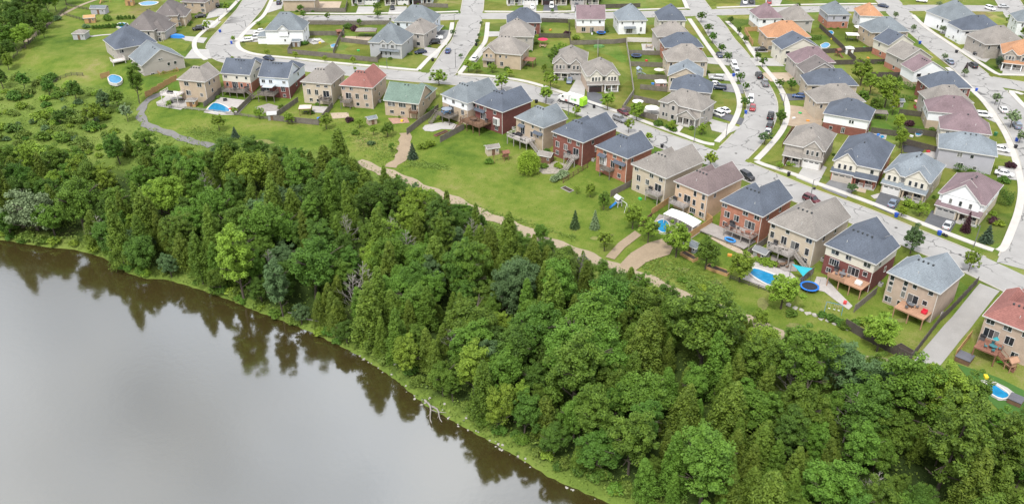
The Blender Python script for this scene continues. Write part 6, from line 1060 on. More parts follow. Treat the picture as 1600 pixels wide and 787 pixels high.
# ------------------------------------------------------------------ cars
def loft(mb, rings):
    n = len(rings[0]); i0 = len(mb.v)
    for r in rings: mb.v += [tuple(p) for p in r]
    for i in range(len(rings) - 1):
        for k in range(n): mb.f.append((i0 + i * n + k, i0 + i * n + (k + 1) % n, i0 + (i + 1) * n + (k + 1) % n, i0 + (i + 1) * n + k)); mb.m.append(mb.mi)
    mb.f.append(tuple(i0 + k for k in reversed(range(n)))); mb.m.append(mb.mi); mb.f.append(tuple(i0 + (len(rings) - 1) * n + k for k in range(n))); mb.m.append(mb.mi)
def ring(x, hw, z0, z1): return [(x, -hw * .92, z0), (x, -hw, z0 + (z1 - z0) * .35), (x, -hw, z0 + (z1 - z0) * .75), (x, -hw * .9, z1), (x, hw * .9, z1), (x, hw, z0 + (z1 - z0) * .75), (x, hw, z0 + (z1 - z0) * .35), (x, hw * .92, z0)]
CT = dict(sedan=dict(L=4.6, hood=.92, belt=.98, roof=1.44, cab=(-1.75, -1.05, .35, 1.15), hw=.9), suv=dict(L=4.7, hood=1.08, belt=1.12, roof=1.72, cab=(-2.2, -1.95, .45, 1.2), hw=.93), van=dict(L=5.0, hood=1.05, belt=1.1, roof=1.82, cab=(-2.4, -2.2, .85, 1.7), hw=.96), pickup=dict(L=5.5, hood=1.15, belt=1.2, roof=1.82, cab=(-.75, -.6, .7, 1.35), hw=.97))
CARM = {}
PAINT = {k: M('car_paint_' + k, c, .25, .03, .5, spec=.6) for k, c in dict(white=(.72, .72, .71), black=(.018, .018, .022), silver=(.42, .43, .44), grey=(.17, .175, .185), blue=(.035, .075, .19), navy=(.02, .03, .065), red=(.28, .025, .03), maroon=(.10, .018, .025), steel=(.16, .20, .27)).items()}
TYRE = M('tyre_rubber', (.02, .02, .02), .9, .1); RIM = M('wheel_rim', (.35, .35, .36), .4, .05, metal=.6); LAMPG = M('lamp_glass', (.7, .7, .68), .2, .05); TAILG = M('tail_lamp', (.3, .01, .01), .3, .05)
def car_meshes(t):
    if t in CARM: return CARM[t]
    c = CT[t]; L2 = c['L'] / 2; hw = c['hw']; b = MB()
    rings = [ring(-L2, hw * .82, .42, c['belt'] * .82), ring(-L2 + .12, hw * .93, .28, c['belt'] * .95), ring(-L2 + .7, hw, .24, c['belt']), ring(0, hw, .22, c['belt']), ring(c['cab'][3], hw, .22, c['hood']), ring(L2 - .5, hw * .96, .24, c['hood'] * .93), ring(L2 - .1, hw * .88, .3, c['hood'] * .78), ring(L2, hw * .75, .4, c['hood'] * .62)]
    loft(b, rings)
    if t == 'pickup':
        b.box(-L2 + .08, -.8, -hw * .94, -hw * .86, c['belt'] - .02, c['belt'] + .18); b.box(-L2 + .08, -.8, hw * .86, hw * .94, c['belt'] - .02, c['belt'] + .18); b.box(-L2 + .05, -L2 + .13, -hw * .9, hw * .9, c['belt'] - .02, c['belt'] + .18)
    x0, x1, x2, x3 = c['cab']; g = MB(); zb, zr = c['belt'] - .03, c['roof']; w0, w1 = hw * .9, hw * .72
    i = len(g.v); g.v += [(x0, -w0, zb), (x3, -w0, zb), (x3, w0, zb), (x0, w0, zb), (x1, -w1, zr), (x2, -w1, zr), (x2, w1, zr), (x1, w1, zr)]
    for q in ((4, 5, 6, 7), (0, 1, 5, 4), (1, 2, 6, 5), (2, 3, 7, 6), (3, 0, 4, 7)): g.f.append(q); g.m.append(0)
    r = MB(); r.prism([(x1 - .06, -w1 - .04), (x2 + .05, -w1 - .04), (x2 + .05, w1 + .04), (x1 - .06, w1 + .04)], zr - .02, zr + .05)
    for s in (-1, 1):
        for (xa, xb) in ((x3, x2), (x0, x1), ((x0 + x3) / 2, (x1 + x2) / 2)): r.beam((xa, s * (w0 + .01), zb), (xb, s * (w1 + .015), zr), .09, .05)
    w = MB(); w.tube((0, -.11, 0), (0, .11, 0), .33, .33, 14); rm = MB(); rm.tube((0, -.125, 0), (0, .125, 0), .2, .2, 10); hl = MB().box(-.05, .03, -.17, .17, -.08, .08)
    CARM[t] = dict(body=b.mesh('body', PAINT['white'], True), glass=g.mesh('windows', GLASS), roof=r.mesh('roof_panel', PAINT['white']), wheel=w.mesh('wheel', TYRE), rim=rm.mesh('rim', RIM), head=hl.mesh('headlight', LAMPG), tail=hl.copy().mesh('tail_light', TAILG) if False else MB().box(-.03, .05, -.15, .15, -.09, .09).mesh('tail_light', TAILG), c=c)
    return CARM[t]
def car(px, py, dx, dy, t, col, label, group=None, z=None):
    p = at(px, py, ZS + .5); q = at(px + dx, py + dy, ZS + .5); d = q - p; rz = math.atan2(d.y, d.x); m = car_meshes(t); c = m['c']; zz = ZS + (.06 if z is None else z)
    o = thing('parked_car' if t in ('sedan', 'suv') else {'van': 'minivan', 'pickup': 'pickup_truck'}[t], (p.x, p.y, zz), rz, label, 'pickup' if t == 'pickup' else 'car', group)
    for nm, k in (('body', 'body'), ('windows', 'glass'), ('roof_panel', 'roof')):
        w = add(nm, m[k], o)
        if k != 'glass': recolor(w, PAINT[col])
    L2 = c['L'] / 2
    for sx in (-1, 1):
        for sy in (-1, 1): w = add('wheel', m['wheel'], o, (sx * L2 * .62, sy * (c['hw'] - .08), .33)); add('rim', m['rim'], w)
    for sy in (-1, 1): add('headlight', m['head'], o, (L2 - .06, sy * c['hw'] * .6, c['hood'] * .62)); add('tail_light', m['tail'], o, (-L2 + .0, sy * c['hw'] * .66, c['belt'] * .72))
    return o
for a in [(1147, 103, 4, 7, 'van', 'white', 'white van parked nose to tail by the tree-lined street'), (1151, 113, 4, 7, 'suv', 'silver', 'pale SUV parked behind the white van'), (1124, 87, 5, 7, 'sedan', 'navy', 'dark blue car half on the boulevard of the tree-lined street'), (1120, 123, -10, -1, 'suv', 'silver', 'silver SUV in the driveway by the pale grey gable roof'), (1115, 132, -10, -2, 'sedan', 'white', 'white car beside the black SUV driveway'), (1124, 138, -10, -1, 'suv', 'navy', 'black SUV on the dark driveway near the bend'),
          (1186, 119, -4, -7, 'pickup', 'black', 'black pickup parked opposite the silver SUV'), (1195, 131, -4, -7, 'pickup', 'grey', 'grey pickup parked behind the black pickup'), (1189, 78, -10, 0, 'sedan', 'black', 'black car in the driveway below the orange roof'), (1249, 151, -10, -1, 'sedan', 'blue', 'blue car in the driveway near the dug-up yard'), (1173, 156, -1, 8, 'suv', 'white', 'white SUV on the street bend'), (1176, 169, -1, 8, 'sedan', 'red', 'red car just behind the white SUV on the bend'), (1204, 182, 2, -8, 'pickup', 'black', 'black truck at the bend opposite the red car'), (1203, 196, 3, -8, 'suv', 'black', 'black SUV parked behind the bend truck'), (1200, 206, 3, -7, 'sedan', 'silver', 'silver car partly behind the round street tree'), (1121, 178, -10, -4, 'suv', 'white', 'white SUV in the corner house driveway, nearer the street'), (1131, 173, -10, -4, 'sedan', 'white', 'second white car in the corner house driveway'),
          (968, 187, 10, 4, 'suv', 'grey', 'dark grey SUV at the kerb below the corner yard'), (974, 176, 6, 3, 'sedan', 'maroon', 'maroon car beside the corner yard fence'), (1167, 276, 9, 5, 'suv', 'black', 'black SUV behind the brown-roofed house'), (700, 80, 4, -9, 'sedan', 'blue', 'bright blue car parked on the side street'), (678, 67, -10, 1, 'suv', 'black', 'black SUV in the driveway by the beige-roofed house'), (681, 61, -10, 1, 'pickup', 'white', 'white pickup beside the black SUV'), (657, 82, -10, 1, 'sedan', 'navy', 'dark car before the grey-sided house garage'), (890, 127, -3, 9, 'sedan', 'steel', 'blue-grey car on the concrete drive above the garbage truck'), (832, 11.5, 0, 8, 'sedan', 'white', 'white car before the white porch house'), (862, 10, 0, 8, 'van', 'white', 'white van before the open dark garage'), (901, 9, 0, 8, 'sedan', 'grey', 'grey car before the greige house garage'), (742, 92, 6, -8, 'sedan', 'white', 'white car beside the tan corner house'),
          (386, 63.5, -10, 1, 'sedan', 'white', 'white car nearest the sidewalk of the white corner house'), (406, 50, -10, 1, 'sedan', 'white', 'white car at the upper driveway of the white corner house'), (399, 60, -10, 1, 'suv', 'white', 'white SUV beside the low garage of the white corner house'), (334, 11, -10, 2, 'suv', 'black', 'black SUV by the far brick house at the curve'), (436, 5, 4, -8, 'suv', 'navy', 'navy SUV beside the far tan brick house'), (613, 13, 0, 8, 'sedan', 'black', 'black car on the brown stone house driveway'), (310, 45.5, -10, 1, 'suv', 'black', 'black SUV beside the grey-brown roofed house'), (313, 26, -10, 1, 'sedan', 'black', 'black car beside the brick turret'), (420, 92, 9, 2, 'sedan', 'navy', 'dark car behind the two navy-roofed houses'),
          (1380, 10, 10, 2, 'sedan', 'navy', 'dark blue car on the upper cross street'), (1440, 2, 10, 1, 'suv', 'white', 'white SUV at the far edge of the cross street'), (1464, 37, -10, 0, 'sedan', 'white', 'white car beside the corner slate-roofed house'), (1523, 77, -10, -1, 'suv', 'silver', 'silver SUV in the taupe-roofed house driveway'), (1531, 85, -10, -1, 'suv', 'black', 'black SUV beside the silver SUV on the right'), (1484, 97, -7, -6, 'sedan', 'steel', 'steel blue car on the left kerb of the right-hand street'), (1520, 103, -8, -6, 'suv', 'black', 'black SUV on the right kerb opposite the steel blue car'), (1567, 172, -6, -7, 'sedan', 'white', 'white car parked by the sparse street trees'), (1589, 197, -5, -8, 'suv', 'steel', 'blue-grey SUV parked below the white car'), (1537, 181, 10, 1, 'suv', 'white', 'white SUV in the driveway of the purple-roofed house'), (1564, 234, 10, 2, 'sedan', 'white', 'white car in the driveway by the lavender house'), (1569, 272, 10, 2, 'sedan', 'white', 'white car at the end of the long hedge'),
          (1568, 11, 10, 0, 'sedan', 'silver', 'silver car on the far upper right street'), (1547, 14, 10, 3, 'suv', 'white', 'white SUV behind the navy-roofed white house'), (1164, 4, 2, 8, 'suv', 'white', 'white SUV before the far greige house'), (1174, 3, 2, 8, 'suv', 'black', 'black SUV beside the far white SUV'), (1202, 4, 0, 8, 'van', 'red', 'red minivan before the far tan house'), (1395, 318, 6, -9, 'sedan', 'steel', 'steel blue car on the dark driveway below the twin gables'), (1481, 352, 6, -9, 'sedan', 'silver', 'silver car on the purple-roofed house driveway'), (1268, 313, 9, 4, 'suv', 'maroon', 'maroon SUV behind the mottled roof by the lamp post'), (638, 4, 0, 8, 'sedan', 'navy', 'navy car in the far dark garage opening')]:
    car(*a, z=(.14 if abs(a[3]) < 3 and a[0] not in (1380, 1568) else .08))
# garbage truck
def garbage_truck():
    p = at(893, 157, ZS + 1.2); q = at(893 - 40, 157 - 12, ZS + 1.2); d = q - p; rz = math.atan2(d.y, d.x); o = thing('garbage_truck', (p.x, p.y, ZS + .06), rz, 'white and lime green garbage truck on the street', 'truck')
    WP = PAINT['white']; G = M('lime_green_paint', (.28, .55, .03), .4, .06); b = MB(); b.prism([(-4.0, -1.2), (1.9, -1.2), (1.9, 1.2), (-4.0, 1.2)], .95, 3.25); b.build('box_body', WP, o)
    h = MB(); loft(h, [[(x, -w, z0), (x, w, z0), (x, w, z1), (x, -w, z1)] for x, w, z0, z1 in ((-5.4, 1.1, .9, 2.6), (-5.0, 1.2, .75, 3.2), (-4.02, 1.2, .75, 3.28))]); h.build('rear_hopper', G, o)
    MB().box(-4.0, 4.4, -.9, .9, .55, .9).build('chassis', DARKMETAL, o)
    c = MB(); loft(c, [[(x, -w, .75), (x, w, .75), (x, w, z1), (x, -w, z1)] for x, w, z1 in ((2.0, 1.15, 2.6), (2.9, 1.15, 2.75), (3.5, 1.1, 1.9), (4.8, .95, 1.7), (5.0, .85, 1.35))]); cab = c.build('cab', WP, o)
    MB().box(2.3, 3.05, -1.17, 1.17, 1.85, 2.5).build('side_window', GLASS, cab); ws = MB(); ws.quad((2.98, -1.0, 2.62), (3.46, -1.0, 1.95), (3.46, 1.0, 1.95), (2.98, 1.0, 2.62)); ws.v = [(x + .03, y, z + .03) for x, y, z in ws.v]; ws.build('windshield', GLASS, cab)
    MB().box(1.96, 1.99, -1.0, 1.0, 1.2, 3.0).build('front_bulkhead', DARKMETAL, o)
    lg = MB().box(-2.8, -1.95, 1.205, 1.22, 1.8, 2.5); lg.build('logo_panel', M('green_logo', (.18, .42, .08), .5, .25, 2.5), o); MB().box(-1.75, -.6, 1.205, 1.22, 1.8, 2.4).build('logo_panel', M('pale_green_logo', (.42, .62, .40), .5, .3, 3), o)
    MB().box(-2.9, -1.9, -1.22, -1.205, 1.7, 2.7).build('logo_panel', M('green_logo', (.18, .42, .08)), o); MB().box(.6, 1.7, 1.205, 1.22, 1.0, 1.5).build('lettering_panel', M('red_lettering', (.35, .12, .12), .5, .3, 3), o)
    w = MB(); w.tube((0, -.17, 0), (0, .17, 0), .5, .5, 14); wm = w.mesh('wheel', TYRE); r = MB(); r.tube((0, -.18, 0), (0, .18, 0), .25, .25, 10); rm = r.mesh('rim', RIM)
    for x in (3.9, -1.7, -3.0):
        for y in (-1.02, 1.02): k = add('wheel', wm, o, (x, y, .5)); add('rim', rm, k)
    for y in (-.6, .6): add('headlight', MB().box(-.04, .04, -.15, .15, -.12, .12).mesh('headlight', LAMPG), o, (4.98, y, 1.05))
garbage_truck()
# ------------------------------------------------------------------ lamp posts, bins
STEEL = M('galvanised_steel', (.13, .13, .135), .6, .1)
def lamp(px, py, yt, label, arm=1):
    p = gat(px, py); h = min(9, px_h(p, yt)); o = thing('street_lamp', p, rnd.uniform(0, 6.28) if arm == 0 else (R(20) if arm > 0 else R(200)), label, 'lamp'); MB().tube((0, 0, -.2), (0, 0, h), .11, .07, 8).build('pole', STEEL, o)
    a = MB(); a.tube((0, 0, h - .1), (1.6, 0, h + .25), .05, .04, 6); a.build('arm', STEEL, o); MB().box(1.5, 2.2, -.14, .14, h + .2, h + .34).build('lamp_head', M('lamp_housing', (.3, .3, .31), .5, .05), o)
for a in [(1263, 326, 281, 'street lamp behind the mottled taupe roof', 1), (888, 180, 150, 'street lamp rising before the garbage truck', 1), (712, 106, 77, 'street lamp on the side street corner', 1), (1084, 223, 187, 'street lamp on the corner lawn edge', 1), (1134, 215, 192, 'street lamp beside the corner sidewalk', -1), (1143, 99, 82, 'street lamp with long arm on the tree-lined street', 1), (1521, 387, 352, 'street lamp at the corner garden', -1), (710, 39, 23, 'street lamp at the far street crossing', 1), (605, 108, 89, 'street lamp by the grey-sided house lawn', 1), (1224, 165, 147, 'street lamp beside the dug-up yard', -1), (1434, 66, 57, 'street lamp with arm on the right-hand street', 1), (1559, 171, 144, 'street lamp among the sparse street trees', 1), (342, 34, 24, 'street lamp on the curve boulevard', 1), (384, 42, 32, 'street lamp opposite the curve boulevard', -1)]: lamp(*a)
def bin_(px, py, col, label, group=None):
    p = gat(px, py); o = thing('recycling_bin', p + Vector((0, 0, .02)), rnd.uniform(0, 6), label, 'bin', group); b = MB(); loft(b, [[(-w, -w, z), (w, -w, z), (w, w, z), (-w, w, z)] for z, w in ((0, .3), (.95, .38))]); m = M('bin_' + col, dict(blue=(.02, .07, .38), black=(.02, .02, .025), green=(.03, .14, .06))[col], .5, .08); b.build('body', m, o); MB().box(-.42, .42, -.42, .46, .95, 1.03).build('lid', m, o)
for a in [(1400, 339, 'blue', 'blue bin at the kerb by the dark driveway'), (1467, 367, 'blue', 'blue bin at the kerb beside black garbage bags'), (362, 69, 'blue', 'blue bin at the white corner house kerb'), (344, 51, 'blue', 'blue bin on the curve boulevard'), (676, 96, 'black', 'black bin at the side street kerb'), (744, 72, 'black', 'black bin by the thin street trees'), (1165, 178, 'blue', 'blue bin at the bend kerb'), (1232, 275, 'black', 'black bin at the concrete drive kerb'), (1146, 120, 'blue', 'blue bin beside the parked pale SUV'), (1437, 69, 'blue', 'blue bin on the right-hand street'), (1494, 83, 'black', 'black bin by the silver SUV boulevard'), (1588, 221, 'blue', 'blue bin below the blue-grey SUV'), (1586, 232, 'black', 'black bin by the curved sidewalk'), (1034, 231, 'black', 'black bin behind the orange brick house'), (838, 161, 'black', 'black bin left of the round street tree'), (928, 169, 'black', 'black bin behind the garbage truck'), (1525, 143, 'blue', 'blue bin beside the navy-roofed brick house'), (1555, 212, 'green', 'green bin by the purple-roofed house drive')]: bin_(*a)
def bags(px, py, label):
    p = gat(px, py); bm = bmesh.new(); bmesh.ops.create_icosphere(bm, subdivisions=2, radius=.4)
    for v in bm.verts: v.co.z = max(-.25, v.co.z * .8) + .25; v.co += Vector((math.sin(v.co.y * 9), math.cos(v.co.x * 8), 0)) * .05
    me = bpy.data.meshes.new('garbage_bag'); bm.to_mesh(me); bm.free(); me.materials.append(M('black_plastic', (.02, .02, .022), .35, .1))
    tag(add('garbage_bag', me, None, p + Vector((0, 0, .1))), label, 'bag')
bags(1474, 368, 'black garbage bag beside the blue bin'); bags(1478, 370, 'black garbage bag farther from the blue bin'); bags(1272, 296, 'black garbage bag at the lamp post boulevard')
mh = MB(); mh.tube((0, 0, 0), (0, 0, .012), .36, .36, 14); mh_me = mh.mesh('manhole_cover', M('cast_iron', (.06, .058, .055), .8, .15))
for i, (x, y) in enumerate([(1150, 240), (1186, 150), (1160, 100), (1000, 205), (880, 162), (740, 130), (712, 84), (560, 110), (352, 70), (1300, 322), (1400, 356), (1500, 398), (1470, 78), (1540, 132), (1104, 24), (860, 26), (378, 28)]): p = at(x, y, ZS); tag(add('manhole_cover', mh_me, None, (p.x, p.y, ZS + .07)), 'dark round manhole cover set in the street', 'manhole', 'manhole covers in the streets')
# ------------------------------------------------------------------ pools, patios and back-yard things
POOLW = {}
def pool_water(name, c):
    if name in POOLW: return POOLW[name]
    m, t, b = new_mat(name); n = t.nodes.new; l = t.links.new; g = n('ShaderNodeNewGeometry'); q = n('ShaderNodeTexNoise'); q.inputs['Scale'].default_value = 1.3; q.inputs['Detail'].default_value = 3; l(g.outputs['Position'], q.inputs['Vector'])
    r = n('ShaderNodeValToRGB'); r.color_ramp.elements[0].position = .35; r.color_ramp.elements[1].position = .7; r.color_ramp.elements[0].color = (*[v * .62 for v in c], 1); r.color_ramp.elements[1].color = (*[min(1, v * .85) for v in c], 1); l(q.outputs[0], r.inputs[0]); l(r.outputs[0], b.inputs['Base Color'])
    b.inputs['Roughness'].default_value = .12; b.inputs['IOR'].default_value = 1.33; b.inputs['Specular IOR Level'].default_value = .25; bp = n('ShaderNodeBump'); bp.inputs['Strength'].default_value = .08; l(q.outputs[0], bp.inputs['Height']); l(bp.outputs[0], b.inputs['Normal']); POOLW[name] = m; return m
COPE = M('pool_coping', (.50, .48, .45), .8, .06)
def expand(P, e):
    c = sum((Vector((p[0], p[1], 0)) for p in P), Vector()) / len(P); return [Vector((p[0], p[1], 0)) + (Vector((p[0], p[1], 0)) - c).normalized() * e for p in P]
def pool(px, label, c=(.03, .30, .52), rim=.35, raised=.0, name='pool_water', smooth=True, z=None):
    P = [gat(*q) if z is None else at(*q, z) for q in px]; zz = max(p.z for p in P) if z is None else z
    if smooth: P = smooth_line(P + [P[0]], 1.0)[:-1]
    P = ccw(P); ctr = sum((Vector((p.x, p.y, 0)) for p in P), Vector()) / len(P); o = thing('swimming_pool', (ctr.x, ctr.y, zz), 0, label, 'pool'); I = [p - ctr for p in P]; I = [Vector((p.x, p.y, 0)) for p in I]; O = expand(I, rim)
    w = MB(); w.quad(*[(p.x, p.y, .10 + raised) for p in I]); w.build('water', pool_water(name, c), o); r = MB(); n = len(I); zt = .2 + raised
    for i in range(n):
        a, b, c2, d = I[i], I[(i + 1) % n], O[(i + 1) % n], O[i]; r.quad((d.x, d.y, zt), (c2.x, c2.y, zt), (b.x, b.y, zt), (a.x, a.y, zt)); r.quad((a.x, a.y, zt), (b.x, b.y, zt), (b.x, b.y, -.2), (a.x, a.y, -.2)); r.quad((d.x, d.y, -.4), (c2.x, c2.y, -.4), (c2.x, c2.y, zt), (d.x, d.y, zt))
    r.build('coping', COPE, o)
def patio(px, mat, z=None, name='patio', dz=.07): struct(drape_poly(name, [gat(*q) if z is None else at(*q, z) for q in px], mat, dz, 1.5))
PAVE = M('patio_pavers', (.36, .335, .315), .9, .14, .8, 5); PAVED = M('patio_dark_pavers', (.25, .225, .205), .9, .18, .8, 5); PAVEL = M('patio_light_concrete', (.35, .335, .315), .9, .08, .6); SAND = M('sandy_patio', (.36, .29, .215), .9, .15, .6)
patio([(244, 160), (262, 148), (296, 153), (300, 163), (282, 172), (246, 166)], PAVEL); patio([(318, 176), (342, 152), (392, 158), (371, 180), (340, 180)], PAVE, dz=.08); patio([(398, 168), (420, 162), (446, 170), (436, 176), (410, 178)], PAVED); patio([(488, 166), (512, 167), (506, 177), (488, 176)], PAVE); patio([(516, 177), (544, 176), (546, 184), (520, 186)], SAND); patio([(606, 185), (636, 184), (640, 192), (614, 194)], M('brick_patio', (.33, .2, .15), .9, .2, 1))
patio([(660, 201), (664, 196), (680, 193), (700, 190), (722, 198), (716, 203), (690, 202), (676, 206), (664, 205)], PAVEL); patio([(838, 264), (868, 252), (888, 258), (872, 272), (848, 272)], M('rock_garden', (.27, .24, .2), .95, .3, 1.2)); patio([(1018, 352), (1030, 335), (1090, 348), (1102, 358), (1076, 376), (1044, 370)], PAVED, dz=.09); patio([(1108, 358), (1130, 362), (1160, 392), (1186, 402), (1170, 404), (1130, 384), (1106, 370)], SAND, dz=.06); patio([(1168, 410), (1180, 406), (1236, 426), (1246, 436), (1232, 452), (1200, 452), (1158, 436)], PAVE, dz=.07); patio([(1206, 398), (1240, 408), (1246, 424), (1226, 424), (1202, 412)], PAVED, dz=.1)
patio([(1276, 432), (1290, 434), (1310, 456), (1332, 478), (1326, 484), (1306, 470), (1288, 456), (1268, 452)], PAVE, dz=.08); patio([(1494, 568), (1560, 590), (1600, 610), (1600, 660), (1560, 640), (1520, 600)], M('artificial_turf', (.045, .11, .02), .95, .1, 2), dz=.08); patio([(1532, 594), (1550, 594), (1574, 606), (1590, 618), (1584, 626), (1560, 626), (1540, 612)], PAVEL, dz=.12)
patio([(482, 61), (500, 60), (508, 66), (490, 70), (480, 66)], PAVEL, ZS); patio([(540, 57), (582, 58), (574, 66), (536, 63)], SAND, ZS); patio([(1002, 69), (1022, 69), (1022, 80), (1004, 80)], PAVEL, ZS); patio([(1006, 170), (1032, 168), (1028, 186), (1006, 182)], PAVEL, ZS); patio([(1356, 206), (1386, 210), (1384, 218), (1356, 216)], PAVEL, ZS); patio([(1440, 240), (1466, 234), (1464, 248), (1440, 246)], PAVEL, ZS); patio([(1410, 226), (1446, 232), (1438, 242), (1412, 238)], M('dark_paving', (.05, .05, .055), .8, .1), ZS, dz=.09); patio([(140, 56.5), (160, 54.5), (182, 53), (182, 54.6), (160, 56), (142, 58.4)], PAVEL, ZS, 'garden_path')
patio([(1360, 306), (1374, 302), (1378, 308), (1366, 311)], PAVE, ZS); patio([(1054, 201), (1062, 196), (1068, 199), (1060, 209)], CONC, ZS, 'garden_path', dz=.1)
patio([(1340, 286), (1356, 290), (1352, 302), (1334, 298)], SAND, ZS, 'bare_front_yard'); patio([(1190, 116), (1230, 116), (1236, 126), (1204, 128)], SAND, ZS, 'dug_up_yard', dz=.16); patio([(470, 14), (530, 14), (534, 3), (474, 3)], SAND, ZS, 'bare_yard')
pool([(1025, 350), (1034, 345), (1043, 349), (1045, 360), (1038, 366), (1028, 362)], 'round blue above-ground pool on the grey deck below the white pergola', (.02, .24, .46), .3, .25)
pool([(1169, 426), (1178, 420), (1196, 425), (1217, 434), (1214, 442), (1204, 447), (1184, 437)], 'long bright blue inground pool beside the turquoise shade sail', (.015, .27, .60), .5)
pool([(324, 173), (334, 162), (346, 164), (358, 172), (356, 177), (340, 177)], 'pale turquoise pool in the paved yard below the grey deck', (.13, .40, .46), .5)
pool([(170, 126), (176, 121), (187, 122), (191, 130), (184, 136), (174, 135)], 'round blue pool with white rim beside the grey bungalow', (.02, .16, .62), .35, .4); pool([(1541, 602), (1552, 600), (1566, 608), (1576, 618), (1566, 624), (1550, 618)], 'dark blue pool with white surround below the red deck', (.02, .13, .42), .3)
pool([(182, 43), (188, 38.5), (197, 39), (199, 43), (192, 46)], 'round pale pool behind the cypress row', (.12, .38, .55), .5, .5, z=ZS); pool([(218, 6), (230, 3), (246, 4), (240, 8), (224, 9)], 'pale blue far pool at the top of the left meadow', (.18, .42, .58), .5, z=ZS)
pool([(1282, 73), (1290, 69), (1296, 72), (1291, 77), (1284, 77)], 'small round light blue pool behind the orange roof', (.12, .42, .55), .3, .4, z=ZS); pool([(517, 72), (523, 70), (527, 72), (523, 75), (518, 75)], 'small blue paddling pool on the fenced lawn', (.03, .22, .6), .15, .2, z=ZS); pool([(1430, 209), (1437, 206), (1442, 209), (1438, 213), (1431, 213)], 'light blue paddling pool in the dark-fenced yard', (.05, .3, .6), .15, .25, z=ZS); pool([(1374, 214), (1379, 213), (1382, 216), (1377, 218)], 'tiny bright blue paddling pool on the pale patio', (.03, .25, .55), .12, .2, z=ZS); pool([(1292, 51), (1299, 50), (1302, 54), (1296, 56)], 'small blue pool behind the lavender and brick house', (.03, .2, .6), .2, .3, z=ZS)
# furniture and play things
def shed(px, py, rz, w, d, h, wall, roof, label, rtyp='gx', base=None):
    p = gat(px, py) if base is None else at(px, py, base); o = thing('garden_shed', p, rz, label, 'shed'); wl, rb, tb = MB(), MB(), MB(); r = (-w / 2, w / 2, -d / 2, d / 2); roof_block(rb, tb, wl, r, h, .5, rtyp, .18, 0, wl); wall_ring(wl, r, -.4, h + .06); wl.build('wall', wall, o); rb.build('roof', roof, o); tb.build('fascia', TRIM, o)
    dm = MB().box(-.45, .45, -d / 2 - .05, -d / 2 + .02, .05, min(1.9, h - .15)); dr = dm.build('door', WOOD['brown'], o); MB().box(.3, .36, -d / 2 - .09, -d / 2 - .05, .9, 1.05).build('handle', DARKMETAL, dr)
    if w > 2.6: window(o, w * .32, -d / 2, h * .62, 0, .5, .5, 1)
ROWR = lambda k: HOUSES[k]['rz']
GREYP = M('grey_plastic', (.28, .28, .27), .6, .08); shed(769, 240, R(20), 3.4, 2.4, 2.2, WM['beige'], RM['taupe'], 'beige garden shed with taupe roof on the meadow'); shed(853, 252, R(-25), 3.6, 2.8, 2.2, WOOD['brown'], RM['taupe'], 'brown wooden shed in the rock garden'); shed(1189, 401, ROWR('h15'), 3.0, 2.2, 1.7, GREYP, M('dark_grey_plastic', (.16, .165, .17), .6, .08), 'grey plastic shed beside the long pool'); shed(1082, 390, ROWR('h14'), 3.2, 2.4, 1.5, M('blue_grey_boards', (.2, .215, .235), .7, .1), RM['slate'], 'blue-grey shed behind the raised planter'); shed(301, 165, R(0), 2.8, 2.4, 2.0, WOOD['new'], RM['taupe'], 'cedar garden shed beside the low rail fence', 'hip'); shed(426, 186, R(10), 2.4, 2.2, 1.9, GREYP, M('pale_shed_roof', (.4, .4, .4), .7, .06), 'pale grey shed at the garden fence'); shed(581, 193, R(30), 2.6, 2.2, 1.9, WM['tan'], RM['slate'], 'tan garden shed with slate roof by the meadow')
shed(128, 60, R(0), 4.6, 4.2, 2.4, WM['grey'], RM['taupe'], 'grey garden shed at the end of the curved garden path', 'hip', ZS); shed(157, 21, R(0), 6.0, 3.6, 2.4, WM['lavender'], RM['slate'], 'grey shed with white door on the far meadow', 'gx', ZS); shed(142, 35, R(15), 4.0, 3.0, 2.2, WOOD['new'], WOOD['new'], 'orange cedar cabin on the upper left meadow', 'gx', ZS); shed(204, 8, R(5), 3.2, 3.0, 3.2, WOOD['new'], RM['orange'], 'cedar play cabin by the far pool', 'hip', ZS); shed(464, 72, R(0), 2.6, 2.4, 2.0, WM['grey'], RM['slate'], 'grey shed beside the white corner house', 'gx', ZS); shed(1326, 84, R(-10), 2.6, 2.2, 2.2, PAINT['white'], TRIM, 'white plastic shed behind the dark fences', 'hip', ZS); shed(1401, 166, R(0), 3.0, 2.2, 1.9, WM['grey'], RM['slate'], 'small grey shed behind the clipped hedge', 'gx', ZS); shed(1032, 136, R(0), 3.4, 2.6, 1.9, M('pink_tent', (.55, .3, .3), .8, .1), TRIM, 'pink and white play tent behind the pale gable house', 'hip', ZS)
def gazebo(px, py, rz, w, d, h, post, roof, label, base=None, flat=False):
    p = gat(px, py) if base is None else at(px, py, base); o = thing('gazebo', p, rz, label, 'gazebo'); pm = MB().box(-.07, .07, -.07, .07, -.3, h).mesh('post', post)
    for x in (-1, 1):
        for y in (-1, 1): add('post', pm, o, (x * (w / 2 - .1), y * (d / 2 - .1), 0))
    if flat: MB().box(-w / 2 - .15, w / 2 + .15, -d / 2 - .15, d / 2 + .15, h, h + .14).build('roof', roof, o)
    else: rb, tb = MB(), MB(); roof_block(rb, tb, rb, (-w / 2, w / 2, -d / 2, d / 2), h, .4, 'hip', .2, 0, rb); rb.build('roof', roof, o); tb.build('fascia', post, o)
    tbm = MB(); tbm.box(-.6, .6, -.4, .4, .68, .74); [tbm.box(x - .04, x + .04, y - .04, y + .04, 0, .68) for x in (-.5, .5) for y in (-.3, .3)]; tag(tbm.build('patio_table', DARKMETAL), 'dark table under the ' + label, 'table'); bpy.context.scene.collection.objects[-1]; t = bpy.data.objects[-1] if False else None
    return o

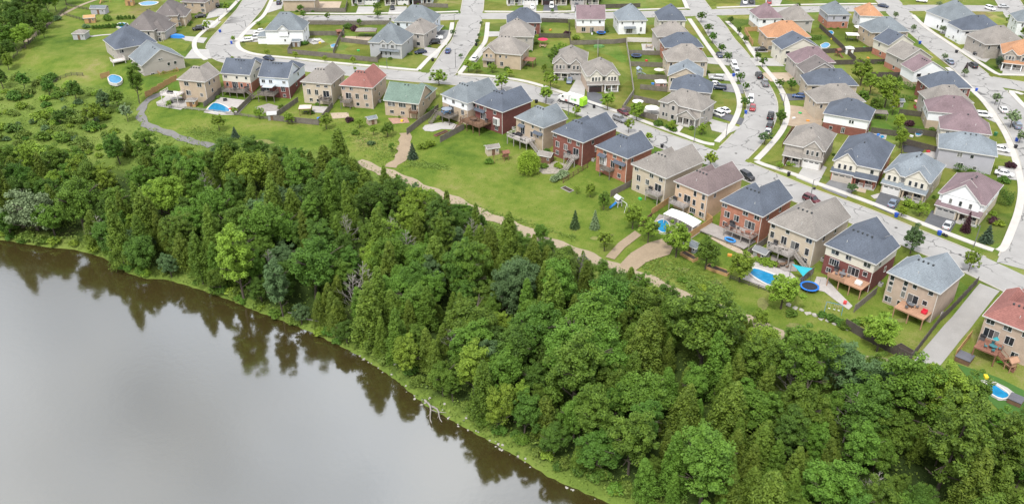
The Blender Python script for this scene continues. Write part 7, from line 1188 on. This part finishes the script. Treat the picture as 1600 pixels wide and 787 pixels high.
def gazebo2(*a, **k):
    before = set(bpy.data.objects); o = gazebo(*a, **k)
    for q in set(bpy.data.objects) - before:
        if q.name.startswith('patio_table'): q.location = o.location; q.rotation_euler = o.rotation_euler
gazebo2(478, 178, R(5), 3.4, 3.0, 2.3, WOOD['brown'], M('cream_canopy', (.52, .46, .38), .8, .06), 'cream-roofed wooden gazebo in the fenced yard'); gazebo2(573, 57, R(0), 7.5, 4.2, 2.5, WOOD['brown'], RM['taupe'], 'taupe-roofed garden pavilion by the plum bush', base=ZS); gazebo2(1330, 64, R(-8), 4.2, 3.4, 2.5, DARKMETAL, M('white_canopy', (.66, .64, .6), .8, .05), 'white patio canopy behind the slate-roofed house', base=ZS, flat=True); gazebo2(1341, 52, R(0), 3.2, 2.6, 2.4, WOOD['brown'], M('white_canopy', (.66, .64, .6)), 'white-topped brown gazebo behind the orange-roofed house', base=ZS, flat=True); gazebo2(825, 104, ROWR('n3'), 4.6, 3.8, 2.6, WOOD['red'], WOOD['red'], 'red-brown slatted pergola beside the tan corner house', base=ZS, flat=True); gazebo2(1373, 186, R(-12), 4.0, 3.0, 2.2, WOOD['grey'], WOOD['grey'], 'grey wooden lean-to beside the white-sided house', base=ZS, flat=True)
def pergola():
    h = HOUSES['h13']; p = at(1066, 340, 2.6); q = h['a'] + h['u'] * 0; o = thing('pergola', (p.x, p.y, 0), h['rz'], 'white curved-roof pergola over the grey patio beside the round pool', 'pergola'); b = MB(); n = 12; w, d = 9.0, 3.2
    for i in range(n):
        x0, x1 = -w / 2 + w * i / n, -w / 2 + w * (i + 1) / n; z0, z1 = 2.45 + .35 * math.sin(math.pi * i / n), 2.45 + .35 * math.sin(math.pi * (i + 1) / n); b.quad((x0, -d / 2, z0), (x1, -d / 2, z1), (x1, d / 2, z1 + .35), (x0, d / 2, z0 + .35)); b.quad((x0, -d / 2, z0 - .07), (x0, d / 2, z0 + .28), (x1, d / 2, z1 + .28), (x1, -d / 2, z1 - .07)); b.quad((x0, -d / 2, z0 - .07), (x1, -d / 2, z1 - .07), (x1, -d / 2, z1), (x0, -d / 2, z0))
    b.build('roof', M('white_canopy', (.66, .64, .6)), o); pm = MB().box(-.08, .08, -.08, .08, -.2, 2.5).mesh('post', WOOD['white'])
    for x in (-4.2, 0, 4.2):
        for y in (-1.45, 1.45): add('post', pm, o, (x, y, 0))
pergola()
def trampoline(px, py, r, label, col='blue', base=None):
    p = gat(px, py) if base is None else at(px, py, base); o = thing('trampoline', p, 0, label, 'trampoline'); m = MB(); m.prism([(math.cos(a) * r * .82, math.sin(a) * r * .82) for a in np.linspace(0, 6.283, 25)[:-1]], .80, .83); m.build('mat', M('trampoline_mat', (.02, .022, .03), .8, .1), o); k = MB(); n = 24
    for i in range(n):
        a, b = 2 * math.pi * i / n, 2 * math.pi * (i + 1) / n; i0, i1, o0, o1 = [(math.cos(t) * q, math.sin(t) * q) for t, q in ((a, r * .8), (b, r * .8), (a, r), (b, r))]; k.quad((*o0, .88), (*o1, .88), (*i1, .88), (*i0, .88)); k.quad((*o0, .8), (*o1, .8), (*o1, .88), (*o0, .88)); k.quad((*i0, .88), (*i1, .88), (*i1, .8), (*i0, .8))
    k.build('pad', M('trampoline_pad_' + col, dict(blue=(.02, .16, .55), navy=(.05, .09, .2))[col], .6, .06), o); lg = MB().tube((0, 0, -.1), (0, 0, .82), .04, .04, 6).mesh('leg', STEEL); pl = MB().tube((0, 0, .85), (0, 0, 2.5), .025, .025, 6).mesh('net_pole', M('net_pole_dark', (.05, .06, .1), .6, .05))
    for i in range(6): a = i * math.pi / 3; add('leg', lg, o, (math.cos(a) * r * .93, math.sin(a) * r * .93, 0)); add('net_pole', pl, o, (math.cos(a) * r, math.sin(a) * r, 0))
trampoline(1264, 452, 2.0, 'blue-rimmed trampoline on the lawn beside the patio'); trampoline(994, 90, 1.9, 'dark trampoline in the small fenced yard', 'navy', ZS); trampoline(939, 54, 1.8, 'blue trampoline behind the purple-roofed house', 'blue', ZS)
def sail():
    A, B, C = at(1237, 412, 3.2), at(1270, 419, 3.0), at(1255, 432, 1.9); o = thing('shade_sail', ((A + B + C) / 3).xy.to_3d(), 0, 'turquoise triangular shade sail above the trampoline fence', 'shade sail'); b = MB(); n = 7; c0 = o.location
    def pt(i, j): a, q = i / n, j / n; w = A * (1 - a - q) + B * a + C * q; s = 27 * a * q * (1 - a - q); ctr = (A + B + C) / 3; w = w.lerp(ctr, .12 * (4 * (a * q + q * (1 - a - q) + a * (1 - a - q)) - s * 2)); return (w.x - c0.x, w.y - c0.y, w.z - .25 * s)
    for i in range(n):
        for j in range(n - i):
            b.quad(pt(i, j), pt(i + 1, j), pt(i, j + 1))
            if i + j < n - 1: b.quad(pt(i + 1, j), pt(i + 1, j + 1), pt(i, j + 1))
    b.build('canopy', M('turquoise_cloth', (.02, .30, .36), .7, .06), o)
    for P in (A, B, C): MB().tube((P.x - c0.x, P.y - c0.y, gz(P.x, P.y) - .3), (P.x - c0.x, P.y - c0.y, P.z + .1), .06, .05, 6).build('pole', STEEL, o)
sail()
def umbrella(pos, col, label, r=1.4):
    o = thing('patio_umbrella', pos, 0, label, 'umbrella'); b = MB(); n = 8; top = (0, 0, 2.6)
    for i in range(n): a, c = 2 * math.pi * i / n, 2 * math.pi * (i + 1) / n; b.quad((math.cos(a) * r, math.sin(a) * r, 2.05), (math.cos(c) * r, math.sin(c) * r, 2.05), top); b.quad((math.cos(c) * r, math.sin(c) * r, 2.03), (math.cos(a) * r, math.sin(a) * r, 2.03), (0, 0, 2.55))
    b.build('canopy', M('umbrella_' + str(col), col, .8, .06), o); MB().tube((0, 0, 0), (0, 0, 2.7), .03, .025, 6).build('pole', STEEL, o); MB().tube((0, 0, 0), (0, 0, .1), .28, .25, 10).build('base', DARKMETAL, o)
def deckpos(k, f, y, z): h = HOUSES[k]; W = h['W'] - 2 * h['o']; q = h['a'] + h['u'] * (h['o'] + W * f) + h['v'] * (h['o'] - y); return Vector((q.x, q.y, h['base'] + z))
def table_set(pos, rz, col, label, chairs=4, seat=None):
    m = M('furn_' + str(col), col, .7, .1); t = thing('patio_table', pos, rz, label, 'table'); MB().prism([(math.cos(a) * .75, math.sin(a) * .55) for a in np.linspace(0, 6.283, 13)[:-1]], .68, .74).build('table_top', m, t); lg = MB().box(-.03, .03, -.03, .03, 0, .68).mesh('leg', DARKMETAL)
    for x in (-.4, .4):
        for y in (-.3, .3): add('leg', lg, t, (x, y, 0))
    for i in range(chairs):
        a = i * 2 * math.pi / chairs + .4; c = thing('patio_chair', Vector(pos) + Vector((math.cos(a + rz) * 1.25, math.sin(a + rz) * 1.05, 0)), a + rz + R(90), 'chair around the ' + label, 'chair', 'chairs around the ' + label); MB().box(-.25, .25, -.25, .25, .4, .47).build('seat', m, c); MB().box(-.25, .25, -.28, -.22, .47, .95).build('backrest', m, c); l2 = MB().box(-.02, .02, -.02, .02, 0, .4).mesh('leg', DARKMETAL)
        for x in (-.2, .2):
            for y in (-.2, .2): add('leg', l2, c, (x, y, 0))
def sofa(pos, rz, w, col, label):
    m = M('furn_' + str(col), col, .8, .1); o = thing('outdoor_sofa', pos, rz, label, 'sofa'); MB().box(-w / 2, w / 2, -.4, .4, .05, .42).build('seat', m, o); MB().box(-w / 2, w / 2, .25, .45, .42, .82).build('backrest', m, o)
    for s in (-1, 1): MB().box(s * w / 2 - (.0 if s < 0 else .16), s * w / 2 + (.16 if s < 0 else 0), -.4, .24, .42, .62).build('armrest', m, o)
DK = (.035, .035, .04)
table_set(deckpos('h07', .35, 2.2, 2.4), ROWR('h07'), (.1, .25, .45), 'blue patio set on the umbrella deck'); umbrella(deckpos('h07', .42, 2.6, 2.4), (.2, .23, .27), 'grey umbrella on the deck of the white-sided house', 1.7)
sofa(deckpos('h09', .2, 1.0, 2.5), ROWR('h09'), 2.0, DK, 'dark sofa against the wall of the white-railed deck'); sofa(deckpos('h09', .12, 2.6, 2.5), ROWR('h09') + R(90), 1.8, DK, 'dark sofa at the end of the white-railed deck'); sofa(deckpos('h09', .5, 2.8, 2.5), ROWR('h09') + R(180), 1.8, DK, 'dark sofa at the front rail of the white-railed deck')
table_set(deckpos('h14', .45, 2.0, 2.4), ROWR('h14'), DK, 'black patio set on the two-tier deck'); table_set(deckpos('h14', .82, 2.0, 2.4), ROWR('h14'), (.22, .09, .06), 'red-brown table set on the two-tier deck', 2); table_set(deckpos('h15', .4, 1.8, 2.5), ROWR('h15'), (.3, .27, .24), 'pale patio set on the deck with stairs'); table_set(gat(1222, 416), .3, (.14, .09, .06), 'brown patio set under the deck by the long pool')
table_set(deckpos('h16', .5, 1.8, 2.4), ROWR('h16'), (.15, .15, .16), 'grey patio set on the tan deck', 4); sofa(deckpos('h16', .86, 2.4, 2.4), ROWR('h16'), 1.4, (.6, .58, .55), 'white lounge frame on the tan deck'); table_set(deckpos('h17', .6, 1.3, 2.3), ROWR('h17'), (.12, .125, .135), 'dark grey set on the tan deck by the lane', 3); sofa(deckpos('h17', .88, 1.4, 2.3), ROWR('h17'), 1.0, (.5, .02, .04), 'bright red cushioned chair on the tan deck')
table_set(deckpos('h18', .36, 2.6, 2.5), ROWR('h18'), (.05, .17, .19), 'teal patio set on the red deck'); umbrella(deckpos('h18', .36, 2.2, 2.5), (.03, .24, .27), 'closed-looking teal umbrella on the red deck', .55); table_set(deckpos('h08', .2, 2.6, 2.6), ROWR('h08'), (.12, .08, .06), 'brown patio set on the big wooden deck'); table_set(deckpos('h02', .5, 2.0, 2.3), ROWR('h02'), DK, 'dark patio set on the deck above the pool'); table_set(deckpos('h04', .8, 1.2, 2.3), ROWR('h04'), DK, 'dark balcony table set', 2); sofa(deckpos('h01', -.25, 2.4, 3.0), ROWR('h01'), 2.0, DK, 'black sofa on the white raised deck'); sofa(gat(266, 162), .2, 1.6, DK, 'black lounge on the white patio'); table_set(gat(284, 158), 0, DK, 'black table set under the white raised deck', 2)
sofa(gat(352, 158), .3, 1.2, DK, 'dark lounge chair beside the turquoise pool'); table_set(gat(493, 64), 0, (.6, .6, .6), 'white patio set beside the white corner house', 4) if False else None
def tset_z(px, py, col, label, n=4): table_set(at(px, py, ZS + .1), .2, col, label, n)
tset_z(494, 65, (.6, .6, .58), 'white patio set on the pale patio'); tset_z(1014, 75, (.36, .27, .2), 'tan patio set on the pale fenced patio'); tset_z(1434, 170, (.35, .05, .07), 'red patio set under the pink umbrella'); umbrella(at(1434, 168, ZS), (.6, .33, .3), 'pink umbrella behind the purple-roofed house', 1.5); umbrella(at(848, 70, ZS), (.5, .03, .09), 'red umbrella beside the greige house', 2.0); umbrella(at(1029, 118, ZS), (.5, .45, .4), 'cream umbrella in the narrow yard', 1.8); tset_z(848, 74, (.4, .25, .2), 'patio set under the red umbrella'); umbrella(at(1018, 178, ZS), (.62, .6, .57), 'white patio umbrella in the corner yard', 2.2); umbrella(at(996, 168, ZS), (.6, .6, .58), 'white garden parasol against the corner yard fence', 1.8)
def playset(px, py, rz, woodm, label, slide=None, base=None, swing=True, s=1.0):
    p = gat(px, py) if base is None else at(px, py, base); o = thing('playset', p, rz, label, 'playset'); o.scale = (s, s, s); m = woodm; b = MB()
    for x in (-.6, .6):
        for y in (-.6, .6): b.box(x - .06, x + .06, y - .06, y + .06, -.2, 2.4)
    b.box(-.66, .66, -.66, .66, 1.2, 1.3); b.box(-.66, -.6, -.66, .66, 1.3, 1.9); b.box(-.66, .66, .6, .66, 1.3, 1.9); b.build('tower', m, o); r = MB(); roof_block(r, r, r, (-.7, .7, -.7, .7), 2.35, .8, 'gx', .1, 0, r); r.build('roof', m, o)
    sl = MB(); sl.beam((0, -.6, 1.25), (0, -2.6, .1), .5, .06); [sl.beam((x, -.6, 1.35), (x, -2.6, .2), .04, .2) for x in (-.26, .26)]; sl.build('slide', slide or m, o)
    if swing: w = MB(); w.tube((.6, 0, 2.2), (3.4, 0, 2.2), .06, .06, 6); w.beam((3.4, 0, 2.2), (3.6, -.8, -.1), .08, .08); w.beam((3.4, 0, 2.2), (3.6, .8, -.1), .08, .08); w.build('swing_beam', m, o); k = MB(); [(k.beam((x, 0, 2.2), (x, 0, .5), .02, .02), k.box(x - .2, x + .2, -.1, .1, .45, .5)) for x in (1.4, 2.5)]; k.build('swing', DARKMETAL, o)
WHITEP = M('white_plastic', (.6, .6, .6), .5, .06); playset(790, 250, R(200), WOOD['red'], 'red-brown wooden playset on the meadow beside the beige shed'); playset(966, 322, R(-60), WHITEP, 'white and blue plastic playset by the grey fence', M('blue_plastic', (.03, .2, .5), .5, .05)); playset(1576, 578, R(200), WOOD['tan'], 'wooden play fort with lime green slide on the turf', M('green_plastic', (.10, .55, .04), .4, .05), None, False); playset(530, 58, R(30), WOOD['red'], 'red wooden playset in the fenced lawn corner', None, ZS, False); playset(1308, 88, R(30), WOOD['red'], 'brown play frame behind the dark fences', None, ZS, False); playset(998, 118, R(100), M('grey_blue_plastic', (.3, .36, .42), .5, .06), 'grey-blue plastic slide in the narrow yard', None, ZS, False); playset(160, 4, R(0), WOOD['new'], 'far wooden playset at the top of the left meadow', None, ZS)
def swing_set(px, py, rz, label):
    o = thing('swing_set', gat(px, py), rz, label, 'swing set'); m = M('blue_steel', (.03, .22, .45), .5, .06); b = MB(); b.tube((-1.6, 0, 1.9), (1.6, 0, 1.9), .04, .04, 6)
    for x in (-1.6, 1.6):
        for y in (-.8, .8): b.tube((x, 0, 1.9), (x * 1.05, y, -.05), .035, .035, 6)
    b.build('frame', m, o); seat = MB().box(-.2, .2, -.1, .1, .45, .5); [seat.beam((x, 0, .5), (x, 0, 1.9), .015, .015) for x in (-.18, .18)]; me = seat.mesh('swing', WHITEP)
    for x in (-.9, .1, 1.0): add('swing', me, o, (x, 0, 0))
swing_set(1302, 486, R(-25), 'small blue metal swing set on the lawn')
SOIL = M('dark_soil', (.045, .033, .025), .95, .3, 1.5, 6)
def planter(px0, px1, d, h, label, mat='new', name='raised_planter'):
    a, b = gat(*px0), gat(*px1); u = b - a; u.z = 0; w = u.length; o = thing(name, a, math.atan2(u.y, u.x), label, 'planter'); t = .12; f = MB(); f.box(0, w, 0, t, -.3, h); f.box(0, w, d - t, d, -.3, h); f.box(0, t, t, d - t, -.3, h); f.box(w - t, w, t, d - t, -.3, h); f.build('frame', WOOD[mat], o); MB().box(t, w - t, t, d - t, -.3, h - .12).build('soil', SOIL, o)
planter((1062, 398), (1083, 410), 1.6, .7, 'long cedar planter in front of the blue-grey shed'); planter((1102, 420), (1136, 432), 1.6, .7, 'long cedar planter farther from the shed'); planter((876, 294), (890, 301), 1.6, .18, 'low wooden sandbox frame on the meadow', 'pale', 'sandbox'); planter((1398, 542), (1420, 556), 1.8, .35, 'low empty garden bed frame in the fence corner', 'dark', 'garden_bed'); planter((682, 214), (700, 206), 1.2, .4, 'red-brown garden bed by the kidney-shaped patio', 'red', 'garden_bed')
def rocks(pts, label, group, s0, s1, mat, name='boulder'):
    bm = bmesh.new(); bmesh.ops.create_icosphere(bm, subdivisions=2, radius=1)
    for v in bm.verts: v.co *= 1 + .22 * math.sin(v.co.x * 3.1 + 1) * math.cos(v.co.y * 2.7 + v.co.z * 3.3); v.co.z *= .62
    me = bpy.data.meshes.new(name); bm.to_mesh(me); bm.free(); me.materials.append(mat)
    for p in pts: o = add(name, me, None, p, rnd.uniform(0, 6)); s = rnd.uniform(s0, s1); o.scale = (s * rnd.uniform(.8, 1.5), s, s * rnd.uniform(.7, 1)); tag(o, label, 'rock', group)
ROCK = M('pale_rock', (.33, .31, .28), .9, .2, 1.5, 6); rocks([gat(1232 + i * 10.2, 476 + i * 4.1 + (i % 2)) for i in range(10)], 'pale boulder in the low wall below the swing set lawn', 'boulders of the low garden wall', .45, .75, ROCK); rg9 = random.Random(9); BL = [q for q in BANK_PX if 560 <= q[0] <= 940]
def bank_pt(px, off):
    for (x0, y0), (x1, y1) in zip(BANK_PX[:-1], BANK_PX[1:]):
        if x0 <= px <= x1: p = at(px, y0 + (y1 - y0) * (px - x0) / (x1 - x0), ZW); q = Vector((p.x, p.y + off, 0)); q.z = max(gz(q.x, q.y), ZW - .05); return q
rocks([bank_pt(rg9.uniform(560, 930), rg9.uniform(-.4, .9)) for _ in range(40)], 'small pale stone at the water edge', 'stones along the river edge', .1, .27, ROCK, 'stone'); rocks([bank_pt(rg9.uniform(600, 760), rg9.uniform(1, 4)) + Vector((0, 0, .2)) for _ in range(12)], 'pale stone up on the grassy bank', 'stones on the grassy bank', .12, .28, ROCK, 'stone')
def drift(px, off, label, L_, rz):
    p = bank_pt(px, off); o = thing('driftwood_log', p + Vector((0, 0, .12)), rz, label, 'log'); b = MB(); pts = [Vector((L_ * t, .5 * math.sin(t * 5), .25 * math.sin(t * 3.1))) for t in np.linspace(0, 1, 7)]
    for i in range(6): b.tube(pts[i], pts[i + 1], .22 - .025 * i, .22 - .025 * (i + 1), 7)
    b.build('trunk', DEADW, o); c = MB(); c.tube(pts[3], pts[3] + Vector((1.2, .9, .2)), .09, .03, 6); c.tube(pts[4], pts[4] + Vector((.8, -.8, .3)), .07, .03, 6); c.build('branch', DEADW, o)
drift(663, 1.0, 'pale driftwood log lying into the water at the bend', 6.5, R(-70)); drift(672, .5, 'second driftwood log beside the bend log', 5.0, R(-55)); drift(495, 3.5, 'fallen pale trunk leaning out of the wood', 8, R(160))
def hot_tub(px, py, rz, label, w=2.6):
    o = thing('hot_tub', gat(px, py), rz, label, 'hot tub'); MB().box(-w / 2, w / 2, -w / 2, w / 2, -.1, .85).build('tub', WOOD['brown'], o); MB().box(-w / 2 - .06, w / 2 + .06, -w / 2 - .06, -.01, .86, 1.0).build('cover', M('tub_cover', (.1, .1, .115), .5, .1), o); MB().box(-w / 2 - .06, w / 2 + .06, .01, w / 2 + .06, .86, 1.0).build('cover', M('tub_cover', (.1, .1, .115)), o)
hot_tub(1506, 562, ROWR('h18'), 'grey-covered hot tub beside the red deck'); hot_tub(1586, 628, ROWR('h18'), 'black-covered spa box beside the dark blue pool', 2.2)
def spa():
    o = thing('inflatable_pool', deckpos('h14', .55, 4.3, .45), ROWR('h14'), 'small inflatable blue and white pool under the two-tier deck', 'pool'); n = 16; b = MB()
    for i in range(n):
        a, c = 2 * math.pi * i / n, 2 * math.pi * (i + 1) / n; b.tube((math.cos(a) * 1.3, math.sin(a) * .8, .25), (math.cos(c) * 1.3, math.sin(c) * .8, .25), .2, .2, 8, False)
    b.build('rim', M('blue_vinyl', (.05, .25, .6), .4, .1), o); MB().prism([(math.cos(a) * 1.3, math.sin(a) * .8) for a in np.linspace(0, 6.283, 17)[:-1]], .05, .22).build('water', M('dark_water', (.03, .05, .08), .1, .1), o)
spa()
def cover(px, py, rz, l, w, h, c, label, base=None):
    p = gat(px, py) if base is None else at(px, py, base); o = thing('covered_boat', p, rz, label, 'boat cover'); b = MB(); loft(b, [[(x, -w * k, 0), (x, w * k, 0), (x, w * k * .8, h * q), (x, -w * k * .8, h * q)] for x, k, q in ((-l / 2, .35, .6), (-l / 4, .5, 1), (l / 4, .45, .95), (l / 2, .12, .6))]); b.build('tarp', M('tarp_' + label[:5], c, .5, .1), o)
cover(278, 59, R(-10), 5.5, 2.2, 1.2, (.03, .2, .6), 'blue tarp-covered boat on the driveway of the grey-brown roofed house', ZS); cover(936, 73.5, 0, 4.0, 2.6, .7, (.08, .2, .05), 'green covered frame on the lawn below the trampoline', ZS)
# barbecues, air conditioners and scattered yard toys
bq = MB(); bq.box(-.5, .5, -.28, .28, .75, .95); bq.prism([(-.5, -.28), (.5, -.28), (.5, .28), (-.5, .28)], .96, 1.12); bq_me = bq.mesh('firebox', DARKMETAL); bl_me = MB().box(-.42, .42, -.24, .24, 0, .75).mesh('cart', M('barbecue_cart', (.09, .09, .095), .5, .1))
for k, f, y, z, nm in [('h02', .85, 1.0, 2.3, 'the deck above the turquoise pool'), ('h03', .1, 1.0, 2.5, 'the canopy deck'), ('h07', .1, 1.0, 2.4, 'the umbrella deck'), ('h08', .5, 1.0, 2.6, 'the big brown deck'), ('h10', .6, .8, 2.4, 'the small deck over the rock garden'), ('h14', .35, .8, 2.4, 'the two-tier deck'), ('h15', .22, .8, 2.5, 'the deck beside the plastic shed'), ('h16', .33, .9, 2.4, 'the tan deck with privacy panel'), ('h18', .1, 1.0, 2.5, 'the red-stained deck'), ('h12', .64, .8, 2.4, 'the beige house balcony'), ('h13', .1, .9, 2.4, 'the deck above the pergola')]:
    o = thing('barbecue_grill', deckpos(k, f, y, z), ROWR(k), 'black barbecue grill on ' + nm, 'barbecue'); add('firebox', bq_me, o); add('cart', bl_me, o)
ac = MB().box(-.4, .4, -.4, .4, 0, .8).mesh('casing', M('air_conditioner_casing', (.38, .37, .35), .6, .08)); fan = MB().tube((0, 0, .8), (0, 0, .84), .3, .3, 12).mesh('fan_grille', DARKMETAL)
for k, nm in [('h04', 'beige house between blue-white and red roofs'), ('h05', 'red-roofed beige house'), ('h08', 'dark red brick house'), ('h10', 'red brick house with steep stairs'), ('h11', 'orange brick house with awnings'), ('h12', 'mottled-roof beige house'), ('h14', 'orange brick house with two-tier deck'), ('h15', 'shade sail house'), ('h16', 'cream and brick navy-roofed house'), ('h17', 'grey-roofed house by the lane')]:
    h = HOUSES[k]; q = h['a'] + h['u'] * (h['W'] + .25) + h['v'] * 4.5; o = thing('air_conditioner', (q.x, q.y, gz(q.x, q.y)), h['rz'], 'pale air conditioner unit beside the ' + nm, 'air conditioner'); add('casing', ac, o); add('fan_grille', fan, o)
toyc = [(.5, .05, .05), (.05, .2, .6), (.65, .5, .03), (.04, .4, .1), (.6, .25, .05), (.6, .6, .6)]
for i, (x, y, wh) in enumerate([(360, 172, 'by the turquoise pool'), (498, 186, 'below the beige house balcony'), (628, 190, 'on the brick patio'), (1000, 312, 'by the mottled-roof house'), (1140, 400, 'beside the two-tier deck'), (1160, 410, 'by the plastic shed'), (1320, 474, 'on the patio below the tan deck'), (1390, 500, 'on the dark-fenced lawn'), (500, 68, 'on the white patio yard'), (560, 80, 'on the fenced lawn by the grey house'), (860, 48, 'on the fenced lawn by the brick house'), (925, 54, 'below the purple-roofed house'), (1010, 96, 'near the dark trampoline'), (1020, 132, 'by the pink tent'), (1300, 62, 'behind the lavender house'), (1350, 76, 'by the patio canopy'), (1356, 92, 'near the far low hedge'), (1424, 214, 'beside the light blue paddling pool'), (1450, 238, 'on the yellow toy patio'), (1372, 212, 'on the pale patio'), (1540, 590, 'on the artificial turf'), (1250, 178, 'on the dug-up yard'), (1262, 190, 'by the dug-up yard wall'), (1240, 186, 'beside the street bend yard')]):
    c = toyc[i % 6]; m = M('toy_%d' % (i % 6), c, .5, .06); o = thing('toy_box', gat(x, y), i * .7, ['red', 'blue', 'yellow', 'green', 'orange', 'white'][i % 6] + ' plastic yard box ' + wh, 'toy'); MB().box(-.45, .45, -.3, .3, 0, .4).build('box', m, o); MB().box(-.48, .48, -.33, .33, .41, .5).build('lid', m, o)
print("OK houses", len(bpy.data.objects))
